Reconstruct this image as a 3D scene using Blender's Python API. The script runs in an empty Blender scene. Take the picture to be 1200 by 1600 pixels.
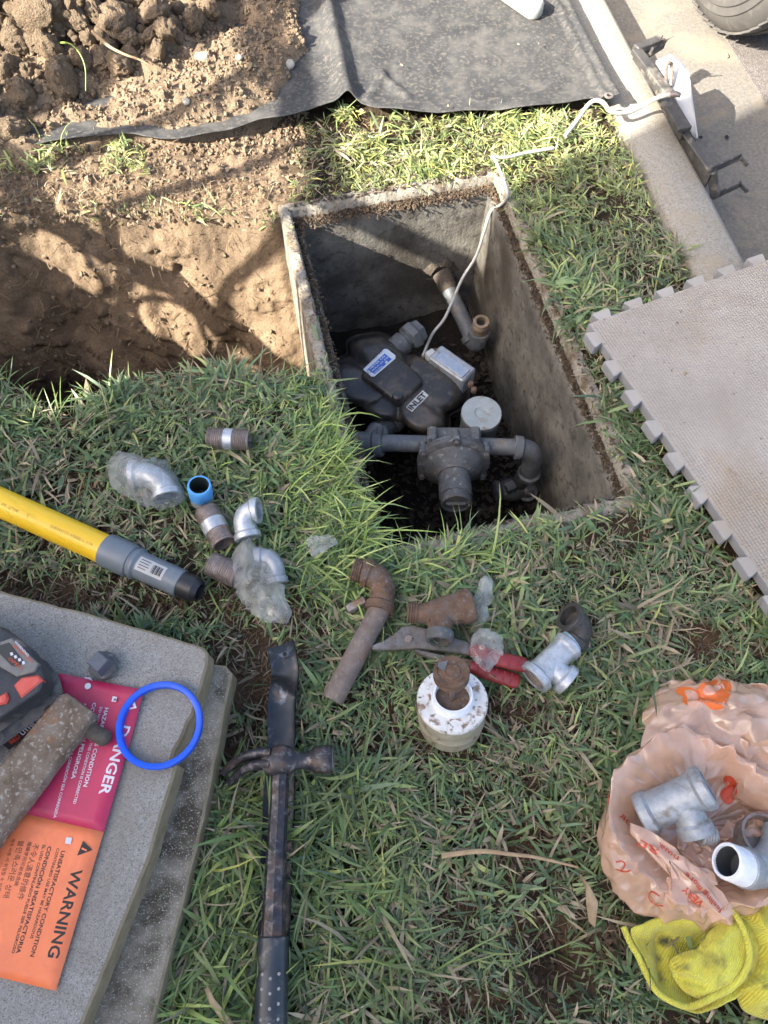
import bpy, bmesh, math, random
import numpy as np
from mathutils import Vector, Matrix, Quaternion
from mathutils.bvhtree import BVHTree

random.seed(7); rng = np.random.default_rng(7)
sc = bpy.context.scene
COL = sc.collection
PI = math.pi

# ------------------------------------------------------------------ camera
CAM_H = 1.0; PITCH = math.radians(25.0); FPX = 1150.0
cd = bpy.data.cameras.new('camera'); cam = bpy.data.objects.new('camera', cd); COL.objects.link(cam)
cam.location = (0, 0, CAM_H); cam.rotation_euler = (PITCH, 0, 0)
cd.sensor_fit = 'VERTICAL'; cd.sensor_height = 24.0; cd.lens = 24.0 * FPX / 1600.0
cd.clip_start = 0.02; cd.clip_end = 400
sc.camera = cam

# ------------------------------------------------------------------ light
SUN_AZ = math.radians(57.0)      # direction the light travels, from +Y towards +X
SUN_EL = math.radians(36.0)
world = bpy.data.worlds.new('World'); sc.world = world; world.use_nodes = True
wn = world.node_tree; wn.nodes.clear()
sky = wn.nodes.new('ShaderNodeTexSky'); sky.sky_type = 'NISHITA'; sky.sun_disc = False
sky.sun_elevation = SUN_EL; sky.sun_rotation = SUN_AZ + PI; sky.dust_density = 5.0; sky.air_density = 0.9; sky.ozone_density = 0.8
bg = wn.nodes.new('ShaderNodeBackground'); bg.inputs[1].default_value = 0.128
wo = wn.nodes.new('ShaderNodeOutputWorld')
wn.links.new(sky.outputs[0], bg.inputs[0]); wn.links.new(bg.outputs[0], wo.inputs[0])
sd = bpy.data.lights.new('sun', 'SUN'); sd.energy = 5.0; sd.angle = math.radians(0.42); sd.color = (1.0, 0.94, 0.84)
so = bpy.data.objects.new('sun', sd); COL.objects.link(so)
SDIR = Vector((math.sin(SUN_AZ) * math.cos(SUN_EL), math.cos(SUN_AZ) * math.cos(SUN_EL), -math.sin(SUN_EL)))
so.rotation_euler = SDIR.to_track_quat('-Z', 'Y').to_euler(); so.location = (-2, -2, 4)
sc.view_settings.view_transform = 'Standard'; sc.view_settings.look = 'None'
sc.view_settings.exposure = 2.0; sc.view_settings.gamma = 1.0
sc.render.engine = 'CYCLES'
sc.cycles.max_bounces = 8; sc.cycles.transparent_max_bounces = 16

# ------------------------------------------------------------------ measuring
CP, SP = math.cos(PITCH), math.sin(PITCH)
def P(px, py, z=0.0):
    d = Vector((px - 600, (800 - py) * CP + FPX * SP, (800 - py) * SP - FPX * CP))
    return Vector((0, 0, CAM_H)) + d * ((z - CAM_H) / d.z)
def PXY(px, py, z=0.0):
    p = P(px, py, z); return (p.x, p.y)
def S(px, py, z=0.0):            # metres per pixel
    p = P(px, py, z); d = p - Vector((0, 0, CAM_H))
    return (d.y * SP - d.z * CP) / FPX
def proj(x, y, z):
    dz = z - CAM_H
    dep = y * SP - dz * CP
    return 600 + FPX * x / dep, 800 - FPX * (y * CP + dz * SP) / dep

# ------------------------------------------------------------------ noise (numpy)
def _h(ix, iy, s):
    n = (ix * 374761393 + iy * 668265263 + s * 982451653) & 0xffffffff
    n = ((n ^ (n >> 13)) * 1274126177) & 0xffffffff
    return ((n ^ (n >> 16)) & 0xffff) / 65535.0
def vn(x, y, s=0):
    x = np.asarray(x, float); y = np.asarray(y, float)
    ix = np.floor(x).astype(np.int64); iy = np.floor(y).astype(np.int64)
    fx = x - ix; fy = y - iy
    fx = fx * fx * (3 - 2 * fx); fy = fy * fy * (3 - 2 * fy)
    a = _h(ix, iy, s); b = _h(ix + 1, iy, s); c = _h(ix, iy + 1, s); d = _h(ix + 1, iy + 1, s)
    return (a * (1 - fx) + b * fx) * (1 - fy) + (c * (1 - fx) + d * fx) * fy - 0.5
def fbm(x, y, f, oct=4, s=0, gain=0.5):
    r = 0; a = 1.0
    for k in range(oct):
        r = r + a * vn(np.asarray(x) * f + 17.3 * k, np.asarray(y) * f - 9.1 * k, s + k); a *= gain; f *= 2.03
    return r
def sst(a, b, x):
    t = np.clip((x - a) / (b - a), 0, 1); return t * t * (3 - 2 * t)
def inpoly(px, py, poly):
    px = np.asarray(px, float); py = np.asarray(py, float); r = np.zeros(px.shape, bool)
    n = len(poly)
    for i in range(n):
        x1, y1 = poly[i]; x2, y2 = poly[(i + 1) % n]
        if y1 == y2: continue
        c = ((y1 > py) != (y2 > py)) & (px < (x2 - x1) * (py - y1) / (y2 - y1) + x1)
        r ^= c
    return r
def distpoly(px, py, poly):
    px = np.asarray(px, float); py = np.asarray(py, float); d = np.full(px.shape, 1e9)
    n = len(poly)
    for i in range(n):
        x1, y1 = poly[i]; x2, y2 = poly[(i + 1) % n]
        L = (x2 - x1) ** 2 + (y2 - y1) ** 2 + 1e-9
        t = np.clip(((px - x1) * (x2 - x1) + (py - y1) * (y2 - y1)) / L, 0, 1)
        d = np.minimum(d, np.hypot(px - x1 - t * (x2 - x1), py - y1 - t * (y2 - y1)))
    return np.where(inpoly(px, py, poly), d, -d)

# ------------------------------------------------------------------ materials
MATS = {}
def mat(name, cols, scale=40, rough=0.7, metal=0.0, bump=0.2, bscale=None, spots=None, spots2=None, detail=6,
        alpha=1.0, spec=0.5, trans=0.0, stretch=None, rough2=None, bdist=0.002, coat=0.0, contrast=(0.3, 0.7), aniso=None, stain=None):
    """cols: colours mixed by noise; spots: (colour, scale, lo, hi)"""
    m = bpy.data.materials.new(name); m.use_nodes = True; MATS[name] = m
    nt = m.node_tree; nd = nt.nodes; lk = nt.links
    pb = nd['Principled BSDF']
    tc = nd.new('ShaderNodeTexCoord'); mp = nd.new('ShaderNodeMapping'); lk.new(tc.outputs['Object'], mp.inputs[0])
    if stretch: mp.inputs['Scale'].default_value = stretch
    def noise(sc_, det=detail, dist=0.0, r=0.6):
        n = nd.new('ShaderNodeTexNoise'); n.inputs['Scale'].default_value = sc_; n.inputs['Detail'].default_value = det
        n.inputs['Roughness'].default_value = r; n.inputs['Distortion'].default_value = dist
        lk.new(mp.outputs[0], n.inputs['Vector']); return n
    n1 = noise(scale)
    cr = nd.new('ShaderNodeValToRGB'); lk.new(n1.outputs[0], cr.inputs[0])
    el = cr.color_ramp.elements
    if len(cols) == 1: cols = [cols[0], tuple(c * 0.85 for c in cols[0])]
    k = len(cols)
    el[0].position = contrast[0]; el[0].color = (*cols[0], 1); el[1].position = contrast[1]; el[1].color = (*cols[-1], 1)
    for i in range(1, k - 1):
        e = el.new(contrast[0] + (contrast[1] - contrast[0]) * i / (k - 1)); e.color = (*cols[i], 1)
    out = cr.outputs[0]
    for sp_ in (spots, spots2):
        if sp_:
            c, s_, lo, hi = sp_
            n2 = noise(s_, 1.5 if s_ > 180 else 5, 0.3, 0.5 if s_ > 180 else 0.6); rp = nd.new('ShaderNodeMapRange'); rp.inputs[1].default_value = lo; rp.inputs[2].default_value = hi
            lk.new(n2.outputs[0], rp.inputs[0])
            mx = nd.new('ShaderNodeMix'); mx.data_type = 'RGBA'
            lk.new(rp.outputs[0], mx.inputs[0]); lk.new(out, mx.inputs[6]); mx.inputs[7].default_value = (*c, 1)
            out = mx.outputs[2]
    if stain:
        n6 = noise(stain[1], 7, 0.6, 0.7); rp = nd.new('ShaderNodeMapRange'); rp.inputs[1].default_value = .46; rp.inputs[2].default_value = .74; rp.inputs[4].default_value = .75
        lk.new(n6.outputs[0], rp.inputs[0]); mx = nd.new('ShaderNodeMix'); mx.data_type = 'RGBA'; lk.new(rp.outputs[0], mx.inputs[0]); lk.new(out, mx.inputs[6]); mx.inputs[7].default_value = (*stain[0], 1); out = mx.outputs[2]
    lk.new(out, pb.inputs['Base Color'])
    if rough2 is not None:
        rr = nd.new('ShaderNodeMapRange'); rr.inputs[1].default_value = 0.3; rr.inputs[2].default_value = 0.7
        rr.inputs[3].default_value = rough; rr.inputs[4].default_value = rough2
        n4 = noise(scale * 1.7, 4); lk.new(n4.outputs[0], rr.inputs[0]); lk.new(rr.outputs[0], pb.inputs['Roughness'])
    else: pb.inputs['Roughness'].default_value = rough
    pb.inputs['Metallic'].default_value = metal
    pb.inputs['Specular IOR Level'].default_value = spec
    if coat: pb.inputs['Coat Weight'].default_value = coat
    if trans: pb.inputs['Transmission Weight'].default_value = trans
    pb.inputs['Alpha'].default_value = alpha
    if bump:
        n3 = noise(bscale or scale * 3, 8)
        b = nd.new('ShaderNodeBump'); b.inputs['Strength'].default_value = bump; b.inputs['Distance'].default_value = bdist
        lk.new(n3.outputs[0], b.inputs['Height']); lk.new(b.outputs[0], pb.inputs['Normal'])
    return m
def attr_mat(name, rough=0.9, transl=0.0, bump=0.0, bscale=60, bdist=0.003, fine=0.0, fscale=300, spec=0.3):
    m = bpy.data.materials.new(name); m.use_nodes = True; nt = m.node_tree; nd = nt.nodes; lk = nt.links
    pb = nd['Principled BSDF']; at = nd.new('ShaderNodeAttribute'); at.attribute_name = 'col'
    out = at.outputs['Color']
    tc = nd.new('ShaderNodeTexCoord')
    if fine:
        n = nd.new('ShaderNodeTexNoise'); n.inputs['Scale'].default_value = fscale; n.inputs['Detail'].default_value = 6; n.inputs['Roughness'].default_value = 0.75
        lk.new(tc.outputs['Object'], n.inputs['Vector'])
        mr = nd.new('ShaderNodeMapRange'); mr.inputs[1].default_value = 0.3; mr.inputs[2].default_value = 0.7
        mr.inputs[3].default_value = 1 - fine; mr.inputs[4].default_value = 1 + fine
        lk.new(n.outputs[0], mr.inputs[0])
        vm = nd.new('ShaderNodeVectorMath'); vm.operation = 'SCALE'; lk.new(out, vm.inputs[0]); lk.new(mr.outputs[0], vm.inputs['Scale'])
        out = vm.outputs[0]
    lk.new(out, pb.inputs['Base Color']); pb.inputs['Roughness'].default_value = rough; pb.inputs['Specular IOR Level'].default_value = spec
    if bump:
        n3 = nd.new('ShaderNodeTexNoise'); n3.inputs['Scale'].default_value = bscale; n3.inputs['Detail'].default_value = 10; n3.inputs['Roughness'].default_value = 0.65
        lk.new(tc.outputs['Object'], n3.inputs['Vector'])
        b = nd.new('ShaderNodeBump'); b.inputs['Strength'].default_value = bump; b.inputs['Distance'].default_value = bdist
        lk.new(n3.outputs[0], b.inputs['Height']); lk.new(b.outputs[0], pb.inputs['Normal'])
    if transl:
        tr = nd.new('ShaderNodeBsdfTranslucent'); lk.new(out, tr.inputs[0]); ms = nd.new('ShaderNodeMixShader'); ms.inputs[0].default_value = transl
        lk.new(pb.outputs[0], ms.inputs[1]); lk.new(tr.outputs[0], ms.inputs[2]); lk.new(ms.outputs[0], nd['Material Output'].inputs[0])
    return m

M_ground = attr_mat('soil', rough=0.95, bump=0.9, bscale=70, bdist=0.006, fine=0.35, fscale=260, spec=0.15)
M_grass = attr_mat('grass_blades', rough=0.45, transl=0.22, spec=0.4)
M_dirtpile = attr_mat('loose_dirt', rough=0.95, bump=1.0, bscale=110, bdist=0.006, fine=0.35, fscale=300, spec=0.15)
M_clod = mat('clod', [(0.165, 0.12, 0.08), (0.225, 0.168, 0.113), (0.26, 0.20, 0.14)], 3, 0.95, bump=0.7, bscale=9, bdist=0.03, spec=0.1)
M_crumb = mat('crumb', [(0.15, 0.108, 0.07), (0.27, 0.205, 0.14)], 60, 0.95, bump=0, spec=0.1)
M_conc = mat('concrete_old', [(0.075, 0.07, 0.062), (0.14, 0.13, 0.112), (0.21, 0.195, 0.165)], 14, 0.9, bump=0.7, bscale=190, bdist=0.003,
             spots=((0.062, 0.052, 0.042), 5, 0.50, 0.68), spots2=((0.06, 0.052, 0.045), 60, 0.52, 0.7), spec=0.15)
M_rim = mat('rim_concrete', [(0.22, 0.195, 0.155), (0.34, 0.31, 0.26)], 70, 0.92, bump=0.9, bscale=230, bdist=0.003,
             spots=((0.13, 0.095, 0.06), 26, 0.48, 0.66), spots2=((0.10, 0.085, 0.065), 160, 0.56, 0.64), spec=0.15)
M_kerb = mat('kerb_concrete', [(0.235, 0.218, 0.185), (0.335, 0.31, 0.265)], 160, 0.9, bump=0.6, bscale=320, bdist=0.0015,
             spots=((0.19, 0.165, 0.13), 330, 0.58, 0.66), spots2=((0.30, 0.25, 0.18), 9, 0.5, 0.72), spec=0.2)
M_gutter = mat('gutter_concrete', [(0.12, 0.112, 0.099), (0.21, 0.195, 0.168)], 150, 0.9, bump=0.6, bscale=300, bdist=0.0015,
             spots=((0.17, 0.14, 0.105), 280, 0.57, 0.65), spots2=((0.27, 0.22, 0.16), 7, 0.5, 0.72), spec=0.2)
M_street = mat('asphalt_worn', [(0.10, 0.09, 0.083), (0.19, 0.17, 0.155)], 120, 0.92, bump=1.0, bscale=350, bdist=0.003,
               spots=((0.30, 0.27, 0.24), 420, 0.58, 0.68), spots2=((0.09, 0.08, 0.075), 350, 0.60, 0.68), spec=0.2)
M_slab = mat('slab_concrete', [(0.235, 0.225, 0.20), (0.34, 0.325, 0.295)], 200, 0.9, bump=0.7, bscale=450, bdist=0.0015,
             spots=((0.15, 0.142, 0.13), 520, 0.55, 0.66), spots2=((0.46, 0.44, 0.40), 640, 0.58, 0.70), spec=0.2, stain=((0.20, 0.175, 0.14), 9))
M_slab2 = mat('slab_dirty', [(0.19, 0.165, 0.125), (0.30, 0.27, 0.215)], 60, 0.9, bump=0.7, bscale=450, bdist=0.0015,
             spots=((0.07, 0.058, 0.042), 14, 0.50, 0.64), spots2=((0.40, 0.38, 0.34), 560, 0.58, 0.70), spec=0.2)
M_slabside = mat('slab_edge_dirt', [(0.23, 0.18, 0.11), (0.33, 0.27, 0.18)], 60, 0.95, bump=0.6, bscale=300, spec=0.15)
M_tarp = mat('weed_fabric', [(0.034, 0.035, 0.036), (0.060, 0.060, 0.059)], 9, 0.75, bump=0.35, bscale=700, bdist=0.0008,
             spots=((0.17, 0.15, 0.12), 130, 0.50, 0.80), spots2=((0.105, 0.10, 0.09), 22, 0.48, 0.72), spec=0.3)
M_galv = mat('galvanised', [(0.40, 0.42, 0.44), (0.62, 0.64, 0.66)], 120, 0.38, metal=0.65, bump=0.25, bscale=250, rough2=0.6, bdist=0.0008,
             spots=((0.30, 0.33, 0.36), 60, 0.55, 0.7))
M_galvdull = mat('galvanised_dull', [(0.26, 0.28, 0.30), (0.40, 0.42, 0.44)], 90, 0.45, metal=0.5, bump=0.3, bscale=200, rough2=0.65, bdist=0.001,
             spots=((0.2, 0.175, 0.14), 50, 0.56, 0.7))
M_thread = mat('thread_steel', [(0.20, 0.155, 0.13), (0.33, 0.27, 0.235)], 90, 0.42, metal=0.6, bump=0.15, rough2=0.6, spots=((0.42, 0.40, 0.38), 60, 0.55, 0.75))
M_black = mat('black_iron', [(0.035, 0.034, 0.034), (0.075, 0.07, 0.066)], 70, 0.4, metal=0.3, bump=0.25, bscale=260, rough2=0.6, spots=((0.16, 0.12, 0.09), 50, 0.6, 0.75))
M_dark = mat('dark_inside', [(0.012, 0.012, 0.012)], 30, 0.8, bump=0)
M_rust = mat('rusty_iron', [(0.075, 0.045, 0.032), (0.14, 0.085, 0.055), (0.13, 0.11, 0.095)], 60, 0.85, metal=0.15, bump=0.8, bscale=220, bdist=0.0025,
             spots=((0.22, 0.105, 0.05), 28, 0.55, 0.75), spots2=((0.20, 0.17, 0.145), 150, 0.56, 0.72))
M_rustpipe = mat('rusty_pipe', [(0.15, 0.125, 0.11), (0.24, 0.19, 0.16)], 50, 0.8, metal=0.2, bump=0.6, bscale=260, bdist=0.0015,
             spots=((0.26, 0.13, 0.065), 30, 0.55, 0.72), spots2=((0.27, 0.24, 0.21), 130, 0.55, 0.70), stain=((0.10, 0.055, 0.03), 40))
M_greypaint = mat('grey_painted_pipe', [(0.075, 0.083, 0.09), (0.125, 0.132, 0.138)], 50, 0.55, bump=0.3, bscale=200, bdist=0.001,
             spots=((0.20, 0.155, 0.11), 24, 0.55, 0.72), spots2=((0.17, 0.165, 0.155), 110, 0.56, 0.72))
M_greydirty = mat('grey_dirty_casting', [(0.07, 0.077, 0.083), (0.13, 0.132, 0.13)], 40, 0.6, metal=0.1, bump=0.5, bscale=180, bdist=0.0015,
             spots=((0.16, 0.125, 0.09), 24, 0.5, 0.72), spots2=((0.30, 0.29, 0.27), 110, 0.57, 0.70), stain=((0.05, 0.04, 0.032), 45))
M_cancap = mat('pale_grey_lid', [(0.24, 0.27, 0.27), (0.33, 0.36, 0.355)], 40, 0.55, bump=0.3, bscale=200, spots=((0.22, 0.16, 0.11), 32, 0.56, 0.64))
M_meter = mat('meter_black', [(0.020, 0.019, 0.018), (0.042, 0.038, 0.035)], 16, 0.24, bump=0.12, bscale=90, rough2=0.50,
             spots=((0.14, 0.11, 0.078), 17, 0.52, 0.76), spots2=((0.10, 0.085, 0.065), 60, 0.54, 0.75))
M_white = mat('white_paint', [(0.40, 0.40, 0.385), (0.48, 0.475, 0.46)], 40, 0.55, bump=0.1)
M_whitedirty = mat('white_dirty', [(0.55, 0.54, 0.51), (0.78, 0.77, 0.74)], 50, 0.7, bump=0.6, bscale=160, bdist=0.002,
             spots=((0.26, 0.17, 0.11), 75, 0.54, 0.64), spots2=((0.16, 0.12, 0.09), 150, 0.58, 0.66))
M_cansideM = mat('can_side', [(0.34, 0.30, 0.21), (0.46, 0.42, 0.32)], 40, 0.6, metal=0.3, bump=0.3, spots=((0.18, 0.13, 0.09), 60, 0.56, 0.7))
M_ptfe = mat('thread_tape', [(0.70, 0.73, 0.78), (0.82, 0.84, 0.88)], 90, 0.5, bump=0.7, bscale=260, bdist=0.002)
M_blueband = mat('blue_band', [(0.09, 0.33, 0.75), (0.12, 0.42, 0.85)], 40, 0.45, bump=0.05)
M_paleblue = mat('pale_blue_band', [(0.36, 0.60, 0.80), (0.45, 0.68, 0.86)], 40, 0.45, bump=0.05)
M_bluering = mat('blue_plastic', [(0.006, 0.10, 0.72)], 30, 0.35, bump=0.02)
M_yellow = mat('yellow_pipe', [(0.83, 0.50, 0.02), (0.90, 0.57, 0.03)], 12, 0.38, bump=0.05, spots=((0.62, 0.36, 0.03), 60, 0.62, 0.75))
M_greyplastic = mat('grey_plastic', [(0.14, 0.165, 0.185), (0.17, 0.195, 0.215)], 20, 0.42, bump=0.05, spots=((0.24, 0.22, 0.19), 60, 0.62, 0.75))
M_blackplastic = mat('black_plastic', [(0.018, 0.019, 0.02), (0.03, 0.03, 0.032)], 30, 0.4, bump=0.1)
M_toolblack = mat('tool_dirty_black', [(0.025, 0.027, 0.032), (0.06, 0.06, 0.062)], 30, 0.5, bump=0.3, bscale=200, rough2=0.7,
             spots=((0.22, 0.19, 0.155), 24, 0.55, 0.74))
M_toolred = mat('tool_red', [(0.55, 0.05, 0.03), (0.62, 0.12, 0.09)], 60, 0.5, bump=0.2, spots=((0.5, 0.32, 0.27), 50, 0.55, 0.7))
M_redgrip = mat('red_grip', [(0.20, 0.018, 0.022), (0.28, 0.03, 0.032)], 50, 0.45, bump=0.2, spots=((0.2, 0.08, 0.06), 60, 0.58, 0.72))
M_steel = mat('worn_steel', [(0.13, 0.12, 0.108), (0.27, 0.255, 0.24)], 60, 0.4, metal=0.7, bump=0.3, bscale=250, rough2=0.65, spots=((0.16, 0.10, 0.06), 40, 0.54, 0.68))
M_hammer = mat('hammer_steel', [(0.026, 0.026, 0.032), (0.07, 0.068, 0.075)], 60, 0.30, metal=0.6, bump=0.3, bscale=250, rough2=0.65, spots=((0.13, 0.085, 0.062), 34, 0.52, 0.76), spots2=((0.24, 0.225, 0.215), 120, 0.55, 0.76))
M_prybar = mat('prybar_blue_steel', [(0.022, 0.025, 0.030), (0.06, 0.066, 0.075)], 30, 0.28, metal=0.6, bump=0.15, rough2=0.5, spots=((0.30, 0.31, 0.33), 30, 0.57, 0.75), spots2=((0.14, 0.10, 0.07), 60, 0.6, 0.7))
M_rubber = mat('grip_rubber', [(0.018, 0.023, 0.030), (0.036, 0.043, 0.052)], 30, 0.35, bump=0.15, spots=((0.17, 0.15, 0.13), 50, 0.58, 0.75))
M_tagred = mat('card_red', [(0.46, 0.022, 0.08), (0.58, 0.035, 0.105)], 14, 0.45, bump=0.25, bscale=30, bdist=.004, stain=((0.33, 0.035, 0.07), 22))
M_tagorange = mat('card_orange', [(0.80, 0.18, 0.06), (0.92, 0.24, 0.09)], 14, 0.45, bump=0.25, bscale=30, bdist=.004, stain=((0.66, 0.16, 0.07), 20))
M_ink = mat('black_print', [(0.02, 0.02, 0.02)], 10, 0.6, bump=0)
M_inkfade = mat('faded_print', [(0.17, 0.06, 0.03)], 10, 0.6, bump=0)
M_wprint = mat('white_print', [(0.72, 0.68, 0.72)], 10, 0.55, bump=0)
M_blueprint = mat('blue_print', [(0.03, 0.12, 0.45)], 10, 0.4, bump=0)
M_silver = mat('silver_label', [(0.50, 0.53, 0.56), (0.62, 0.64, 0.66)], 80, 0.35, metal=0.3, bump=0.05)
M_redprint = mat('red_print', [(0.55, 0.07, 0.03)], 10, 0.5, bump=0)
M_orangeprint = mat('orange_print', [(0.80, 0.17, 0.03)], 10, 0.4, bump=0.1)
M_foam = mat('foam_mat', [(0.33, 0.305, 0.272), (0.40, 0.372, 0.335)], 6, 0.8, bump=0.1,
             spots=((0.37, 0.30, 0.22), 4.5, 0.55, 0.75), spots2=((0.16, 0.13, 0.10), 85, 0.655, 0.70), spec=0.25, stain=((0.26, 0.215, 0.165), 3.2))
M_foamside = mat('foam_edge', [(0.27, 0.27, 0.28)], 20, 0.8, bump=0.1)
M_wire = mat('white_wire', [(0.36, 0.35, 0.325), (0.46, 0.445, 0.41)], 60, 0.5, bump=0.1, spots=((0.3, 0.26, 0.2), 40, 0.58, 0.72))
M_tyre = mat('tyre_rubber', [(0.05, 0.048, 0.045), (0.085, 0.08, 0.073)], 10, 0.8, bump=0.2, spots=((0.13, 0.12, 0.105), 30, 0.55, 0.75))
M_car = mat('car_paint', [(0.08, 0.085, 0.09)], 5, 0.3, bump=0, coat=0.5)
M_bracket = mat('bracket_black_steel', [(0.045, 0.042, 0.04), (0.085, 0.08, 0.075)], 40, 0.6, metal=0.2, bump=0.4, bscale=200, spots=((0.25, 0.22, 0.18), 35, 0.54, 0.72))
M_wood = mat('dry_stem', [(0.30, 0.20, 0.11), (0.44, 0.32, 0.19)], 60, 0.85, bump=0.5)
M_stone = mat('pale_stone', [(0.42, 0.37, 0.29), (0.55, 0.50, 0.42)], 60, 0.85, bump=0.4)
M_stucco = mat('stucco', [(0.52, 0.48, 0.42), (0.60, 0.56, 0.50)], 20, 0.9, bump=0.5, bscale=150)
M_ironwork = mat('painted_ironwork', [(0.03, 0.03, 0.03)], 20, 0.5, bump=0.1)
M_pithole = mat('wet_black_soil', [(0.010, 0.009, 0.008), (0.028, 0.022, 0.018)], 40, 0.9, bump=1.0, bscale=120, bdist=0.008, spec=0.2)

def plastic(name, col, alpha, rough=0.2, stain=None, tl=.18, bs=.9):
    m = bpy.data.materials.new(name); m.use_nodes = True; nt = m.node_tree; nd = nt.nodes; lk = nt.links; MATS[name] = m
    pb = nd['Principled BSDF']
    tc = nd.new('ShaderNodeTexCoord'); n = nd.new('ShaderNodeTexNoise'); n.inputs['Scale'].default_value = 45; n.inputs['Detail'].default_value = 5
    lk.new(tc.outputs['Object'], n.inputs['Vector'])
    mr = nd.new('ShaderNodeMapRange'); mr.inputs[1].default_value = 0.35; mr.inputs[2].default_value = 0.7; mr.inputs[3].default_value = alpha[0]; mr.inputs[4].default_value = alpha[1]
    lk.new(n.outputs[0], mr.inputs[0]); lw = nd.new('ShaderNodeLayerWeight'); lw.inputs[0].default_value = 0.35
    aa = nd.new('ShaderNodeMath'); aa.operation = 'MULTIPLY_ADD'; aa.inputs[1].default_value = 0.6; aa.use_clamp = True; lk.new(lw.outputs['Facing'], aa.inputs[0]); lk.new(mr.outputs[0], aa.inputs[2]); lk.new(aa.outputs[0], pb.inputs['Alpha'])
    pb.inputs['Specular IOR Level'].default_value = 0.9; pb.inputs['Coat Weight'].default_value = 1.0; pb.inputs['Coat Roughness'].default_value = 0.06; pb.inputs['Coat IOR'].default_value = 1.9
    pb.inputs['Base Color'].default_value = (*col, 1); pb.inputs['Roughness'].default_value = rough
    n3 = nd.new('ShaderNodeTexNoise'); n3.inputs['Scale'].default_value = 90; n3.inputs['Detail'].default_value = 4; n3.inputs['Distortion'].default_value = 1.5
    lk.new(tc.outputs['Object'], n3.inputs['Vector'])
    b = nd.new('ShaderNodeBump'); b.inputs['Strength'].default_value = bs; b.inputs['Distance'].default_value = 0.006
    vo = nd.new('ShaderNodeTexVoronoi'); vo.feature = 'DISTANCE_TO_EDGE'; vo.inputs['Scale'].default_value = 42
    vm = nd.new('ShaderNodeMix'); vm.data_type = 'VECTOR'; vm.inputs[0].default_value = 0.035; lk.new(tc.outputs['Object'], vm.inputs[4]); lk.new(n3.outputs['Color'], vm.inputs[5]); lk.new(vm.outputs[1], vo.inputs['Vector'])
    pw = nd.new('ShaderNodeMath'); pw.operation = 'MINIMUM'; pw.inputs[1].default_value = 0.35; lk.new(vo.outputs['Distance'], pw.inputs[0])
    ad = nd.new('ShaderNodeMath'); ad.operation = 'MULTIPLY_ADD'; ad.inputs[1].default_value = 1.6; lk.new(pw.outputs[0], ad.inputs[0]); lk.new(n3.outputs[0], ad.inputs[2])
    lk.new(ad.outputs[0], b.inputs['Height']); lk.new(b.outputs[0], pb.inputs['Normal'])
    tr = nd.new('ShaderNodeBsdfTranslucent'); tr.inputs[0].default_value = (*col, 1)
    ms = nd.new('ShaderNodeMixShader'); ms.inputs[0].default_value = tl
    lk.new(pb.outputs[0], ms.inputs[1]); lk.new(tr.outputs[0], ms.inputs[2]); lk.new(ms.outputs[0], nd['Material Output'].inputs[0])
    return m
M_clear = plastic('clear_plastic_film', (0.70, 0.72, 0.72), (0.0, 0.18), 0.10, bs=.45)
M_clear2 = plastic('milky_plastic_film', (0.72, 0.71, 0.67), (0.04, 0.34), 0.12, bs=.45)
M_bag = plastic('peach_plastic_film', (0.86, 0.565, 0.40), (0.55, 0.80), 0.16, tl=.30, bs=.14)

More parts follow.
